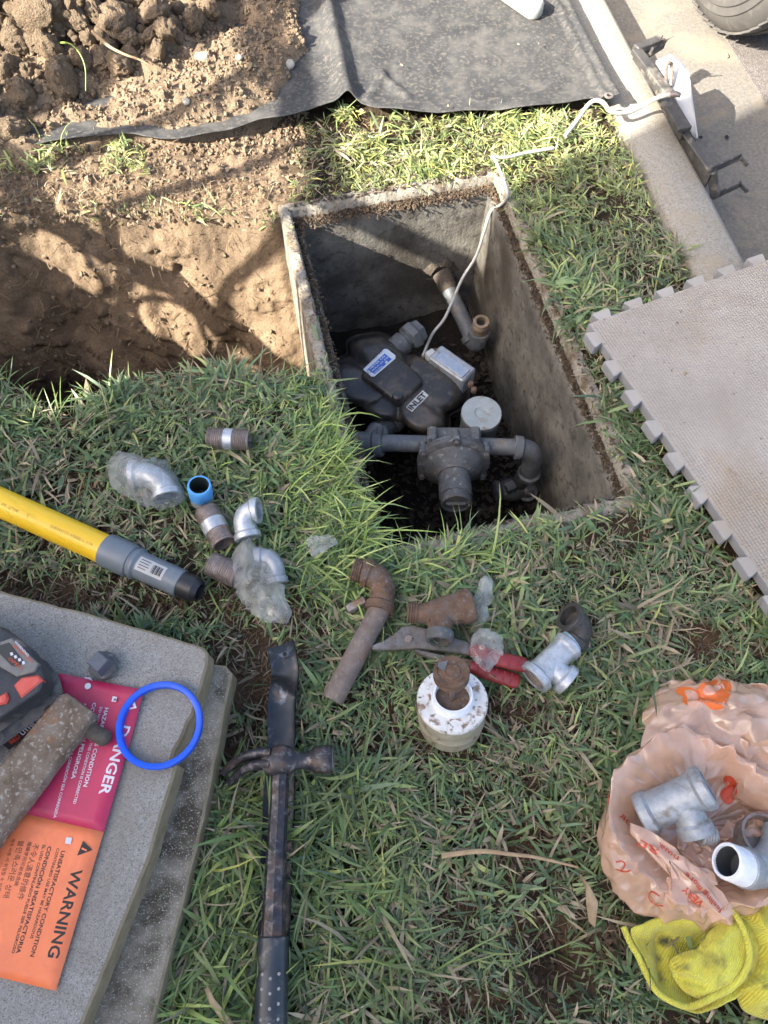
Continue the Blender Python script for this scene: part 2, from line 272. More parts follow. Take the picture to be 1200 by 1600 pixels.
def cloth_mat():
    m = bpy.data.materials.new('yellow_knit'); m.use_nodes = True; nt = m.node_tree; nd = nt.nodes; lk = nt.links
    pb = nd['Principled BSDF']; tc = nd.new('ShaderNodeTexCoord')
    mp = nd.new('ShaderNodeMapping'); mp.inputs['Rotation'].default_value = (0, 0, 0.6); lk.new(tc.outputs['Object'], mp.inputs[0])
    w = nd.new('ShaderNodeTexWave'); w.inputs['Scale'].default_value = 130; w.inputs['Distortion'].default_value = 1.5; w.inputs['Detail'].default_value = 2; w.inputs['Detail Scale'].default_value = 3
    lk.new(mp.outputs[0], w.inputs['Vector'])
    n = nd.new('ShaderNodeTexNoise'); n.inputs['Scale'].default_value = 28; n.inputs['Detail'].default_value = 8; n.inputs['Roughness'].default_value = 0.65; lk.new(tc.outputs['Object'], n.inputs['Vector'])
    n2 = nd.new('ShaderNodeTexNoise'); n2.inputs['Scale'].default_value = 60; n2.inputs['Detail'].default_value = 8; n2.inputs['Roughness'].default_value = 0.7; lk.new(tc.outputs['Object'], n2.inputs['Vector'])
    at = nd.new('ShaderNodeAttribute'); at.attribute_name = 'dirt'
    r1 = nd.new('ShaderNodeValToRGB'); r1.color_ramp.elements[0].position = 0.35; r1.color_ramp.elements[0].color = (0.64, 0.63, 0.085, 1)
    r1.color_ramp.elements[1].position = 0.72; r1.color_ramp.elements[1].color = (0.50, 0.39, 0.03, 1); lk.new(n.outputs[0], r1.inputs[0])
    mr = nd.new('ShaderNodeMath'); mr.operation = 'ADD'; lk.new(n2.outputs[0], mr.inputs[0]); lk.new(at.outputs['Fac'], mr.inputs[1])
    m2 = nd.new('ShaderNodeMapRange'); m2.inputs[1].default_value = 0.60; m2.inputs[2].default_value = 1.0; lk.new(mr.outputs[0], m2.inputs[0])
    mx = nd.new('ShaderNodeMix'); mx.data_type = 'RGBA'; lk.new(m2.outputs[0], mx.inputs[0]); lk.new(r1.outputs[0], mx.inputs[6]); mx.inputs[7].default_value = (0.045, 0.05, 0.03, 1)
    lk.new(mx.outputs[2], pb.inputs['Base Color']); pb.inputs['Roughness'].default_value = 0.9; pb.inputs['Sheen Weight'].default_value = 0.2
    ad = nd.new('ShaderNodeMath'); ad.operation = 'ADD'; lk.new(w.outputs['Fac'], ad.inputs[0]); lk.new(n2.outputs[0], ad.inputs[1])
    b = nd.new('ShaderNodeBump'); b.inputs['Strength'].default_value = 0.6; b.inputs['Distance'].default_value = 0.0015; lk.new(ad.outputs[0], b.inputs['Height']); lk.new(b.outputs[0], pb.inputs['Normal'])
    return m
M_cloth = cloth_mat()

# ------------------------------------------------------------------ mesh helpers
class MB:
    def __init__(s): s.v = []; s.f = []; s.m = []
    def add(s, verts, faces, mi=0):
        o = len(s.v); s.v.extend([tuple(p) for p in verts]); s.f.extend([tuple(i + o for i in f) for f in faces]); s.m.extend([mi] * len(faces)); return s
def mesh_obj(name, mb, mats, parent=None, loc=None, smooth=True, angle=40, origin=None):
    if not isinstance(mats, (list, tuple)): mats = [mats]
    if parent is not None: org = Vector(parent['_o'])
    else: org = Vector(origin) if origin is not None else Vector((0, 0, 0))
    me = bpy.data.meshes.new(name)
    V = np.array(mb.v, float).reshape(-1, 3) - np.array(org)
    me.from_pydata(V.tolist(), [], mb.f)
    for m in mats: me.materials.append(m)
    if mb.m and max(mb.m) > 0: me.polygons.foreach_set('material_index', mb.m)
    me.polygons.foreach_set('use_smooth', [smooth] * len(me.polygons))
    if smooth and angle < 180: me.set_sharp_from_angle(angle=math.radians(angle))
    me.update()
    o = bpy.data.objects.new(name, me); COL.objects.link(o)
    if parent is not None:
        o.parent = parent; o['_o'] = tuple(org)
    else: o.location = org; o['_o'] = tuple(org)
    return o
def thing(name, label, cat, loc, group=None):
    o = bpy.data.objects.new(name, None); COL.objects.link(o); o.location = loc; o['_o'] = tuple(loc)
    o.empty_display_size = 0.02; o['label'] = label; o['category'] = cat
    if group: o['group'] = group
    return o
def tag(o, label, cat, group=None):
    o['label'] = label; o['category'] = cat
    if group: o['group'] = group
    return o
def base_of(mb, z=None):
    V = np.array(mb.v); c = V.mean(0); return (c[0], c[1], V[:, 2].min() if z is None else z)
def single(name, mb, mats, label, cat, group=None, **k):
    o = mesh_obj(name, mb, mats, origin=base_of(mb), **k); return tag(o, label, cat, group)
def structure(name, mb, mats, **k):
    o = mesh_obj(name, mb, mats, **k); o['kind'] = 'structure'; return o

def smooth_path(pts, n=8):
    pts = [Vector(p) for p in pts]
    if len(pts) < 3: return pts
    q = [pts[0] * 2 - pts[1]] + pts + [pts[-1] * 2 - pts[-2]]; out = []
    for i in range(1, len(q) - 2):
        for k in range(n):
            t = k / n; a, b, c, d = q[i - 1], q[i], q[i + 1], q[i + 2]
            out.append(0.5 * ((2 * b) + (c - a) * t + (2 * a - 5 * b + 4 * c - d) * t * t + (3 * b - a - 3 * c + d) * t ** 3))
    out.append(pts[-1]); return out
def round_path(pts, r, n=8):
    """polyline with corners replaced by arcs (quadratic)"""
    pts = [Vector(p) for p in pts]; out = [pts[0]]
    for i in range(1, len(pts) - 1):
        a, b, c = pts[i - 1], pts[i], pts[i + 1]
        d1 = (a - b); d2 = (c - b); l1 = min(r, d1.length * 0.98); l2 = min(r, d2.length * 0.98)
        p0 = b + d1.normalized() * l1; p2 = b + d2.normalized() * l2
        for k in range(n + 1):
            t = k / n; out.append(p0 * (1 - t) ** 2 + b * 2 * t * (1 - t) + p2 * t * t)
    out.append(pts[-1]); return out
def tube(mb, path, stations, seg=24, cap0=True, cap1=True, mi=0, squash=None, up=None, matf=None, faces=None):
    """stations: (s, r) in metres along the path, may run backwards; squash=(a,b) scales section"""
    path = [Vector(p) for p in path]
    L = [0.0]
    for i in range(1, len(path)): L.append(L[-1] + (path[i] - path[i - 1]).length)
    T = []
    for i in range(len(path)):
        a = path[max(i - 1, 0)]; b = path[min(i + 1, len(path) - 1)]; T.append((b - a).normalized())
    ref = Vector(up) if up is not None else Vector((0, 0, 1))
    if abs(T[0].dot(ref)) > 0.95: ref = Vector((0, 1, 0)) if up is None else Vector((1, 0, 0))
    N = [(ref - T[0] * ref.dot(T[0])).normalized()]
    for i in range(1, len(path)):
        n = N[-1] - T[i] * N[-1].dot(T[i]); N.append(n.normalized())
    verts = []; faces_ = []; mis = []
    for (s, r) in stations:
        s = min(max(s, 0), L[-1]); i = 0
        while i < len(L) - 2 and L[i + 1] < s: i += 1
        t = (s - L[i]) / max(L[i + 1] - L[i], 1e-9)
        c = path[i].lerp(path[i + 1], t); n = N[i].lerp(N[i + 1], t).normalized(); tt = T[i].lerp(T[i + 1], t).normalized()
        n = (n - tt * n.dot(tt)).normalized(); b = tt.cross(n)
        sa, sb = squash if squash else (1, 1)
        for k in range(seg):
            a = 2 * PI * k / seg + (PI / seg if seg in (4, 6) else 0)
            verts.append(c + n * (math.cos(a) * r * sa) + b * (math.sin(a) * r * sb))
    m = len(stations)
    for j in range(m - 1):
        for k in range(seg):
            k2 = (k + 1) % seg
            faces_.append((j * seg + k, j * seg + k2, (j + 1) * seg + k2, (j + 1) * seg + k))
            mis.append(matf(j) if matf else mi)
    if cap0: faces_.append(tuple(range(seg))[::-1]); mis.append(matf(0) if matf else mi)
    if cap1: faces_.append(tuple(range((m - 1) * seg, m * seg))); mis.append(matf(m - 2) if matf else mi)
    o = len(mb.v); mb.v.extend([tuple(v) for v in verts]); mb.f.extend([tuple(i + o for i in f) for f in faces_]); mb.m.extend(mis)
    return mb
def plen(path): return sum((Vector(path[i + 1]) - Vector(path[i])).length for i in range(len(path) - 1))
def simple_tube(mb, path, r, seg=12, taper=None, mi=0, **k):
    L = plen(path); n = max(2, len(path) * 2)
    return tube(mb, path, [(L * i / (n - 1), r if taper is None else r + (taper - r) * i / (n - 1)) for i in range(n)], seg, mi=mi, **k)
def threads(s0, s1, r, pitch=0.0030, amp=0.0013):
    n = max(2, int(abs(s1 - s0) / pitch)); out = []; d = (s1 - s0) / n
    for i in range(n):
        out += [(s0 + d * (i + 0.15), r - amp), (s0 + d * (i + 0.5), r), (s0 + d * (i + 0.65), r)]
    return out
def loft(mb, rings, cap0=True, cap1=True, mi=0, closed=True):
    n = len(rings[0]); V = [p for r in rings for p in r]; F = []
    for j in range(len(rings) - 1):
        for k in range(n if closed else n - 1):
            k2 = (k + 1) % n; F.append((j * n + k, j * n + k2, (j + 1) * n + k2, (j + 1) * n + k))
    if cap0: F.append(tuple(range(n))[::-1])
    if cap1: F.append(tuple(range((len(rings) - 1) * n, len(rings) * n)))
    return mb.add(V, F, mi)
def frame(p0, p1, up=(0, 0, 1)):
    x = (Vector(p1) - Vector(p0)).normalized(); u = Vector(up); y = u.cross(x)
    if y.length < 1e-4: y = Vector((0, 1, 0)).cross(x)
    y.normalize(); z = x.cross(y); return x, y, z
def bar(mb, p0, p1, w, h, up=(0, 0, 1), bev=0.0, mi=0, w1=None, h1=None):
    """box from p0 to p1; w across, h along up; chamfered section"""
    p0, p1 = Vector(p0), Vector(p1); x, y, z = frame(p0, p1, up)
    rings = []
    L = (p1 - p0).length; b = bev
    st = [(0, -b), (b, 0), (L - b, 0), (L, -b)] if b > 0 else [(0, 0), (L, 0)]
    for s, e in st:
        t = s / L; W = (w + ((w1 or w) - w) * t) / 2 + e; H = (h + ((h1 or h) - h) * t) / 2 + e; c = p0 + x * s
        if b > 0: q = [(-W + b, -H), (W - b, -H), (W, -H + b), (W, H - b), (W - b, H), (-W + b, H), (-W, H - b), (-W, -H + b)]
        else: q = [(-W, -H), (W, -H), (W, H), (-W, H)]
        rings.append([c + y * a + z * d for a, d in q])
    return loft(mb, rings, mi=mi)
def prism(mb, pts, zlo, zhi, bev=0.0, mi=0, side_mi=None):
    """pts: list of (x,y) CCW; vertical prism"""
    n = len(pts); c = Vector((sum(p[0] for p in pts) / n, sum(p[1] for p in pts) / n))
    def ins(d):
        out = []
        for i in range(n):
            a = Vector(pts[i - 1]); b = Vector(pts[i]); e = Vector(pts[(i + 1) % n])
            n1 = (b - a).normalized(); n2 = (e - b).normalized(); n1 = Vector((-n1.y, n1.x)); n2 = Vector((-n2.y, n2.x))
            m = (n1 + n2); k = m.length
            m = m.normalized() / max(0.5, (k / 2)) if k > 1e-6 else n1
            out.append(b + m * d)
        return out
    area = sum(pts[i - 1][0] * pts[i][1] - pts[i][0] * pts[i - 1][1] for i in range(n))
    if area < 0: pts = pts[::-1]
    A = pts; I = ins(bev) if bev else pts
    rings = [[(p[0], p[1], zlo) for p in A]]
    if bev: rings += [[(p[0], p[1], zhi - bev) for p in A]]
    rings += [[(p[0], p[1], zhi) for p in I]]
    loft(mb, rings[:-1] + [rings[-1]], cap0=True, cap1=True, mi=mi)
    if side_mi is not None:
        k = (len(rings) - 1) * n + 2
        for j in range(len(mb.m) - k, len(mb.m) - 1): mb.m[j] = side_mi
    return mb
def rock_mesh(name, sub, seed, m, rough=0.28):
    bm = bmesh.new(); bmesh.ops.create_icosphere(bm, subdivisions=sub, radius=1.0)
    r = random.Random(seed); from mathutils import noise
    off = Vector((r.random() * 50, r.random() * 50, r.random() * 50)); planes = [(Vector((r.gauss(0, 1), r.gauss(0, 1), r.gauss(0, 1))).normalized(), 0.70 + 0.3 * r.random()) for _ in range(6)]
    for v in bm.verts:
        p = v.co.copy(); d = 1 + rough * 1.2 * noise.noise(p * 1.3 + off) + rough * 0.9 * noise.noise(p * 3.2 + off) + rough * 0.7 * abs(noise.noise(p * 6.5 + off)) + rough * 0.5 * noise.noise(p * 13 + off)
        q = p * d
        for n, h in planes:
            e = q.dot(n)
            if e > h: q -= n * (e - h) * 0.6
        v.co = q * (1 + rough * .22 * noise.noise(p * 20 + off))
    me = bpy.data.meshes.new(name); bm.to_mesh(me); bm.free(); me.materials.append(m)
    me.polygons.foreach_set('use_smooth', [True] * len(me.polygons)); me.set_sharp_from_angle(angle=math.radians(50)); return me
def star_rings(center, rings, n=96):
    """each ring: (list of px points, z); resampled by angle about the centre px; returns world rings"""
    out = []
    for pts, z in rings:
        a = np.array([math.atan2(p[1] - center[1], p[0] - center[0]) for p in pts]); r = np.array([math.hypot(p[0] - center[0], p[1] - center[1]) for p in pts])
        i = np.argsort(a); a = a[i]; r = r[i]
        th = np.linspace(-PI, PI, n, endpoint=False)
        rr = np.interp(th, np.concatenate([[a[-1] - 2 * PI], a, [a[0] + 2 * PI]]), np.concatenate([[r[-1]], r, [r[0]]]))
        # soften
        rr = (np.roll(rr, 1) + 2 * rr + np.roll(rr, -1)) / 4
        out.append([P(center[0] + rr[k] * math.cos(th[k]), center[1] + rr[k] * math.sin(th[k]), z) for k in range(n)])
    return out
def star_sheet(mb, outline, center, zf, nr=24, n=96, mi=0):
    """disc-like sheet filling a px outline; zf(x, y, t) height with t=1 at the rim"""
    base = star_rings(center, [(outline, 0.0)], n)[0]; c = P(*center, 0.0)
    V = [(c.x, c.y, zf(c.x, c.y, 0))]; F = []
    for j in range(1, nr + 1):
        t = j / nr
        for k in range(n):
            p = c.lerp(base[k], t); V.append((p.x, p.y, zf(p.x, p.y, t)))
    for k in range(n): F.append((0, 1 + (k + 1) % n, 1 + k))
    for j in range(nr - 1):
        for k in range(n):
            k2 = (k + 1) % n; F.append((1 + j * n + k, 1 + j * n + k2, 1 + (j + 1) * n + k2, 1 + (j + 1) * n + k))
    return mb.add(V, F, mi)
def grid_sheet(mb, outline, center, zf, n=14, mi=0):
    N = 180; ring = star_rings(center, [(outline, 0.0)], N)[0]; c = P(*center, 0.0)
    ang = [math.atan2(p.y - c.y, p.x - c.x) for p in ring]; rad = [math.hypot(p.x - c.x, p.y - c.y) for p in ring]
    i = np.argsort(ang); A = np.array(ang)[i]; Rr = np.array(rad)[i]; A = np.concatenate([[A[-1] - 2 * PI], A, [A[0] + 2 * PI]]); Rr = np.concatenate([[Rr[-1]], Rr, [Rr[0]]])
    V = []; F = []
    for b in range(n + 1):
        for a in range(n + 1):
            u = 2 * a / n - 1; v = 2 * b / n - 1; x = u * math.sqrt(max(0, 1 - v * v / 2)); y = v * math.sqrt(max(0, 1 - u * u / 2)); t = min(1, math.hypot(x, y)); th = math.atan2(y, x)
            r = float(np.interp(th, A, Rr)) * t; X = c.x + r * math.cos(th); Y = c.y + r * math.sin(th); V.append((X, Y, zf(X, Y, t)))
    for b in range(n):
        for a in range(n): k = b * (n + 1) + a; F.append((k, k + 1, k + n + 2, k + n + 1))
    return mb.add(V, F, mi)
def text_part(txt, name, m, parent, pa, pb_, height, off=0.0, bold=0.0, nrm=(0, 0, 1), surf=None, lift=0.0006, mirror=False):
    """flat lettering whose baseline runs from world pa to pb_"""
    cu = bpy.data.curves.new(name, 'FONT'); cu.body = txt; cu.size = 1.0; cu.offset = bold; cu.resolution_u = 2
    t = bpy.data.objects.new('tmp', cu); COL.objects.link(t)
    bpy.context.view_layer.update()
    me = bpy.data.meshes.new_from_object(t.evaluated_get(bpy.context.evaluated_depsgraph_get()))
    bpy.data.objects.remove(t); 
    n = len(me.vertices)
    if n == 0: return None
    co = np.empty(n * 3); me.vertices.foreach_get('co', co); co = co.reshape(-1, 3)
    mn = co[:, 0].min(); mxx = co[:, 0].max(); hh = max(0.3, co[:, 1].max())
    pa = Vector(pa); pb_ = Vector(pb_); x = (pb_ - pa); L = x.length; x.normalize(); nz = Vector(nrm).normalized(); y = nz.cross(x).normalized(); nz = x.cross(y)
    u = (co[:, 0] - mn) / (mxx - mn) * L; w = co[:, 1] / (0.72 if hh < 0.95 else hh) * height
    if mirror: u = L - u
    W = np.array(pa)[None] + u[:, None] * np.array(x)[None] + w[:, None] * np.array(y)[None] + np.array(nz)[None] * off
    if surf is not None:
        for i in range(n):
            for sf in (surf if isinstance(surf, list) else [surf]):
                h = sf.ray_cast(Vector((W[i][0], W[i][1], 0.6)), Vector((0, 0, -1)))
                if h[0] is not None: W[i] = np.array(h[0]) + np.array((0, 0, lift)); break
    W = W - np.array(parent['_o'])
    me.vertices.foreach_set('co', W.ravel()); me.materials.clear(); me.materials.append(m); me.update(); me.name = name
    o = bpy.data.objects.new(name, me); COL.objects.link(o); o.parent = parent; return o
def flat_poly(pts, z=None): 
    mb = MB(); mb.add(pts, [tuple(range(len(pts)))]); return mb
def bvh(o):
    me = o.data; org = Vector(o['_o'])
    return BVHTree.FromPolygons([v.co + org for v in me.vertices], [tuple(p.vertices) for p in me.polygons])
def subdivide(o, lv=1, crease=False):
    m = o.modifiers.new('subdivision', 'SUBSURF'); m.levels = lv; m.render_levels = lv

# ------------------------------------------------------------------ ground
TH = math.radians(13.5); CT, ST = math.cos(TH), math.sin(TH)
def uv(x, y): return x * CT + y * ST, -x * ST + y * CT
def xy(u, v): return u * CT - v * ST, u * ST + v * CT
U0, U1, V0, V1 = 0.085, 0.486, 0.398, 1.106          # inner lip of the meter box
KA = math.radians(11.2); KD = Vector((-math.sin(KA), math.cos(KA), 0)); KN = Vector((math.cos(KA), math.sin(KA), 0))
kp = P(950, 0, -0.015); KU = kp.dot(KN)              # street-side edge of the kerb
KW = 0.104
def kn(x, y): return x * KN.x + y * KN.y
PILE = [(-300, -300), (475, -300), (468, 0), (474, 80), (452, 132), (424, 172), (340, 198), (232, 210), (95, 219), (55, 240), (-20, 250), (-300, 260)]

def trench_fn(x, y):
    u, v = uv(x, y)
    Yb = 1.085 + 0.03 * np.clip((-x - 0.25) / 0.5, 0, 3) + 0.03 * fbm(x, y * 0 + 3, 9, 3, 5)
    Yf = 0.735 - 0.09 * np.exp(-((x + 0.52) / 0.07) ** 2) - 0.02 * np.clip((-x - 0.55) / 0.3, 0, 2) + 0.03 * fbm(x, y * 0 + 9, 14, 3, 8)
    tb = np.clip((Yb - y) / 0.165, 0, 1); tf = np.clip((y - Yf) / 0.035, 0, 1)
    tr = np.clip((0.074 - u) / 0.010, 0, 1)
    shp = tb ** 0.85
    return np.minimum(np.minimum(shp, tf), tr), tb, tf, Yb, Yf
DRY = [(40, 925, 90, 26, 1.0), (200, 945, 90, 16, .9), (150, 840, 40, 18, .7), (395, 1060, 62, 80, 1.0), (360, 930, 50, 34, 1.0), (385, 1190, 36, 60, 1.0), (470, 960, 45, 30, .9),
       (1085, 1000, 75, 30, .8), (770, 1105, 95, 26, .9), (640, 1165, 90, 22, .7), (820, 1330, 60, 70, .75), (870, 1500, 45, 70, .95), (690, 1580, 100, 28, .75), (700, 1420, 35, 60, .5),
       (60, 610, 70, 22, .8), (240, 815, 30, 20, .6), (1090, 1500, 40, 30, .4), (100, 760, 50, 18, .5), (980, 1470, 26, 40, .7), (520, 1165, 40, 14, .8), (850, 1230, 40, 30, .7),
       (560, 1040, 40, 20, .5), (1130, 440, 40, 10, .8), (760, 880, 30, 12, .4), (900, 860, 60, 20, .3)]
def dryness(px, py):
    d = np.zeros(np.shape(px))
    for cx, cy, rx, ry, w in DRY:
        q = ((px - cx) / rx) ** 2 + ((py - cy) / ry) ** 2
        d = np.maximum(d, w * np.exp(-q * 0.7))
    return d
def H(x, y):
    x = np.asarray(x, float); y = np.asarray(y, float)
    px, py = proj(x, y, 0)
    base = -0.024 + 0.012 * fbm(x, y, 5, 3, 1) + 0.008 * fbm(x, y, 40, 4, 2)
    dr = dryness(px, py)
    base = base - 0.014 * dr
    base = base - 0.05 * np.exp(-(((px - 880) / 45) ** 2 + ((py - 1500) / 60) ** 2)) - 0.03 * np.exp(-(((px - 395) / 30) ** 2 + ((py - 1100) / 60) ** 2))
    m, tb, tf, Yb, Yf = trench_fn(x, y)
    wall = (m > 0.02) & (m < 0.97)
    ripple = 0.020 * fbm(x, tb * .42, 7, 3, 11) + 0.016 * fbm(x, tb * .42, 30, 4, 12) + 0.03 * np.minimum(0, np.abs(fbm(x - tb * .2, tb * .42, 16, 2, 13)) - 0.035)
    crumb = 0.018 * np.abs(fbm(x, y, 45, 4, 14)) 
    z = base - 0.46 * m + ripple * sst(0, .15, m) * (1 - 0.5 * sst(.9, 1, m))
    nearlip = np.exp(-((y - Yb) / 0.05) ** 2) * (x < -0.1)
    z = z + crumb * nearlip * 1.2
    # bare crumbly bank behind the trench
    bank = (x < -0.12) * sst(0.0, 0.06, y - Yb) * (1 - sst(0.12, 0.25, y - Yb))
    z = z + bank * (0.012 + 0.02 * np.abs(fbm(x, y, 30, 4, 19)))
    # settle below kerb
    k = kn(x, y)
    z = np.where(k > KU - KW - 0.02, np.minimum(z, -0.045), z)
    return z

def make_ground():
    xs = np.concatenate([np.arange(-1.7, -1.0, 0.012), np.arange(-1.0, 0.02, 0.005), np.arange(0.02, 1.05, 0.0085)])
    ys = np.concatenate([np.arange(-0.7, 0.62, 0.0075), np.arange(0.62, 0.80, 0.004), np.arange(0.80, 0.93, 0.0075), np.arange(0.93, 1.16, 0.0018), np.arange(1.16, 2.6, 0.008)])
    X, Y = np.meshgrid(xs, ys); Z = H(X, Y)
    nx, ny = len(xs), len(ys)
    tm, ttb, ttf, _a, _b = trench_fn(X, Y); wm = sst(.02, .15, tm) * sst(0.995, .93, ttb * (ttf > .99)) * (ttf > .99)
    big = 0.018 * fbm(X, Z, 5, 2, 151); sml = 0.0065 * fbm(X, Z, 24, 5, 152, .62)
    scr = 0.006 * np.clip(fbm(X * .35 + Z * .35, Z - X * .25, 34, 2, 157), -1, .08)
    g1 = scr - 0.012 * np.clip(1 - np.abs(fbm(X + Z * .9, Z, 11, 2, 153)) / .045, 0, 1) * (fbm(X, Z, 9, 2, 154) > .0)
    lump = 0.030 * np.clip(fbm(X, Z, 30, 2, 155) - .24, 0, 1)
    Y = Y + wm * (-(big + sml + lump) - g1)
    idx = np.arange(nx * ny).reshape(ny, nx)
    F = np.stack([idx[:-1, :-1], idx[:-1, 1:], idx[1:, 1:], idx[1:, :-1]], -1).reshape(-1, 4)
    cx = X.ravel()[F].mean(1); cy = Y.ravel()[F].mean(1); cu, cv = uv(cx, cy)
    keep = ~((cu > U0 - 0.015) & (cu < U1 + 0.017) & (cv > V0 - 0.017) & (cv < V1 + 0.017))
    keep &= kn(cx, cy) < KU - 0.03
    F = F[keep]
    me = bpy.data.meshes.new('ground')
    V = np.stack([X.ravel(), Y.ravel(), Z.ravel()], -1)
    me.vertices.add(len(V)); me.vertices.foreach_set('co', V.ravel())
    me.loops.add(len(F) * 4); me.loops.foreach_set('vertex_index', F.ravel())
    me.polygons.add(len(F)); me.polygons.foreach_set('loop_start', np.arange(len(F)) * 4); me.polygons.foreach_set('loop_total', np.full(len(F), 4))
    me.update(calc_edges=True); me.polygons.foreach_set('use_smooth', [True] * len(F))
    px, py = proj(V[:, 0], V[:, 1], 0)
    m, tb, tf, Yb, Yf = trench_fn(V[:, 0], V[:, 1])
    lawn = np.array([0.055, 0.040, 0.026]); clay = np.array([0.185, 0.130, 0.082]); loose = np.array([0.175, 0.126, 0.082]); wet_shade = np.array([0.026, 0.019, 0.014]); thatch = np.array([0.16, 0.11, 0.065])
    dr = dryness(px, py)[:, None]
    c = lawn * (1 - dr) + np.array([0.13, 0.082, 0.048]) * dr
    bare = np.clip(sst(-0.16, -0.22, V[:, 0]) * sst(-0.02, 0.0, V[:, 1] - Yb) + sst(0.03, 0.10, m) * (V[:, 1] > Yf), 0, 1)[:, None]
    c = c * (1 - bare) + loose * bare
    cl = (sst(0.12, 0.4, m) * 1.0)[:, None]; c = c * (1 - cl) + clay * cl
    wt = (sst(0.60, 0.92, m + 0.10 * fbm(V[:, 0], V[:, 1], 12, 3, 31)) )[:, None]; c = c * (1 - 0.92 * wt) + wet_shade * 0.92 * wt  # moist soil low in the trench, darkened further to paint in its shade
    c = c * (1 + 0.35 * fbm(V[:, 0], V[:, 1], 14, 4, 33) + .7 * cl[:, 0] * fbm(V[:, 0], V[:, 2], 11, 5, 34))[:, None]
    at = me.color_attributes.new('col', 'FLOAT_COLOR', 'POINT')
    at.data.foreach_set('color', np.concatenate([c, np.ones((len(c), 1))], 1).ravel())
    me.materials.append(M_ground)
    o = bpy.data.objects.new('lawn_soil', me); COL.objects.link(o); o['kind'] = 'structure'
make_ground()

def far_ground():
    mb = MB()
    a, b = -1.69, 2.59
    # ring of lawn soil outwards on the yard side; four strips round the detailed sheet
    z = -0.05
    Kx = lambda s, off=0.0: KN * (KU - KW + off) + KD * s
    q0, q1 = Kx(-120), Kx(120)
    def quad(p): mb.add(p, [(0, 1, 2, 3)])
    quad([(-120, -120, z), (-1.69, -120, z), (-1.69, 120, z), (-120, 120, z)])
    def kx(y): return (KU - 0.06 - y * KN.y) / KN.x
    quad([(-1.69, 2.58, z), (kx(2.58), 2.58, z), (kx(60), 60, z), (-1.69 - 12, 60, z)])
    quad([(-1.69, -60, z), (kx(-60), -60, z), (kx(-0.69), -0.69, z), (-1.69, -0.69, z)])
    me = structure('yard_ground', mb, mat('yard_soil', [(0.09, 0.10, 0.045), (0.14, 0.13, 0.06)], 8, 0.95, bump=0.5))
far_ground()

def kerb_and_street():
    def strip(name, prof, m, s0=-40, s1=60, n=1, jit=0):
        mb = MB(); rings = []
        for i in range(n + 1):
            s = s0 + (s1 - s0) * i / n
            rings.append([KN * a + KD * s + Vector((0, 0, z)) for a, z in prof])
        loft(mb, rings, cap0=False, cap1=False, closed=False)
        return structure(name, mb, m, angle=60)
    zt = -0.015
    strip('kerb', [(KU - KW, -0.30), (KU - KW, zt - 0.008), (KU - KW + 0.008, zt), (KU - 0.012, zt), (KU - 0.003, zt - 0.004), (KU, zt - 0.012), (KU + 0.012, -0.135)], M_kerb)
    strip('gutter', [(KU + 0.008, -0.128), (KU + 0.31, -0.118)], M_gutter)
    strip('street', [(KU + 0.31, -0.122), (KU + 0.311, -0.115), (KU + 3.0, -0.06), (KU + 60, -0.06)], M_street)
kerb_and_street()

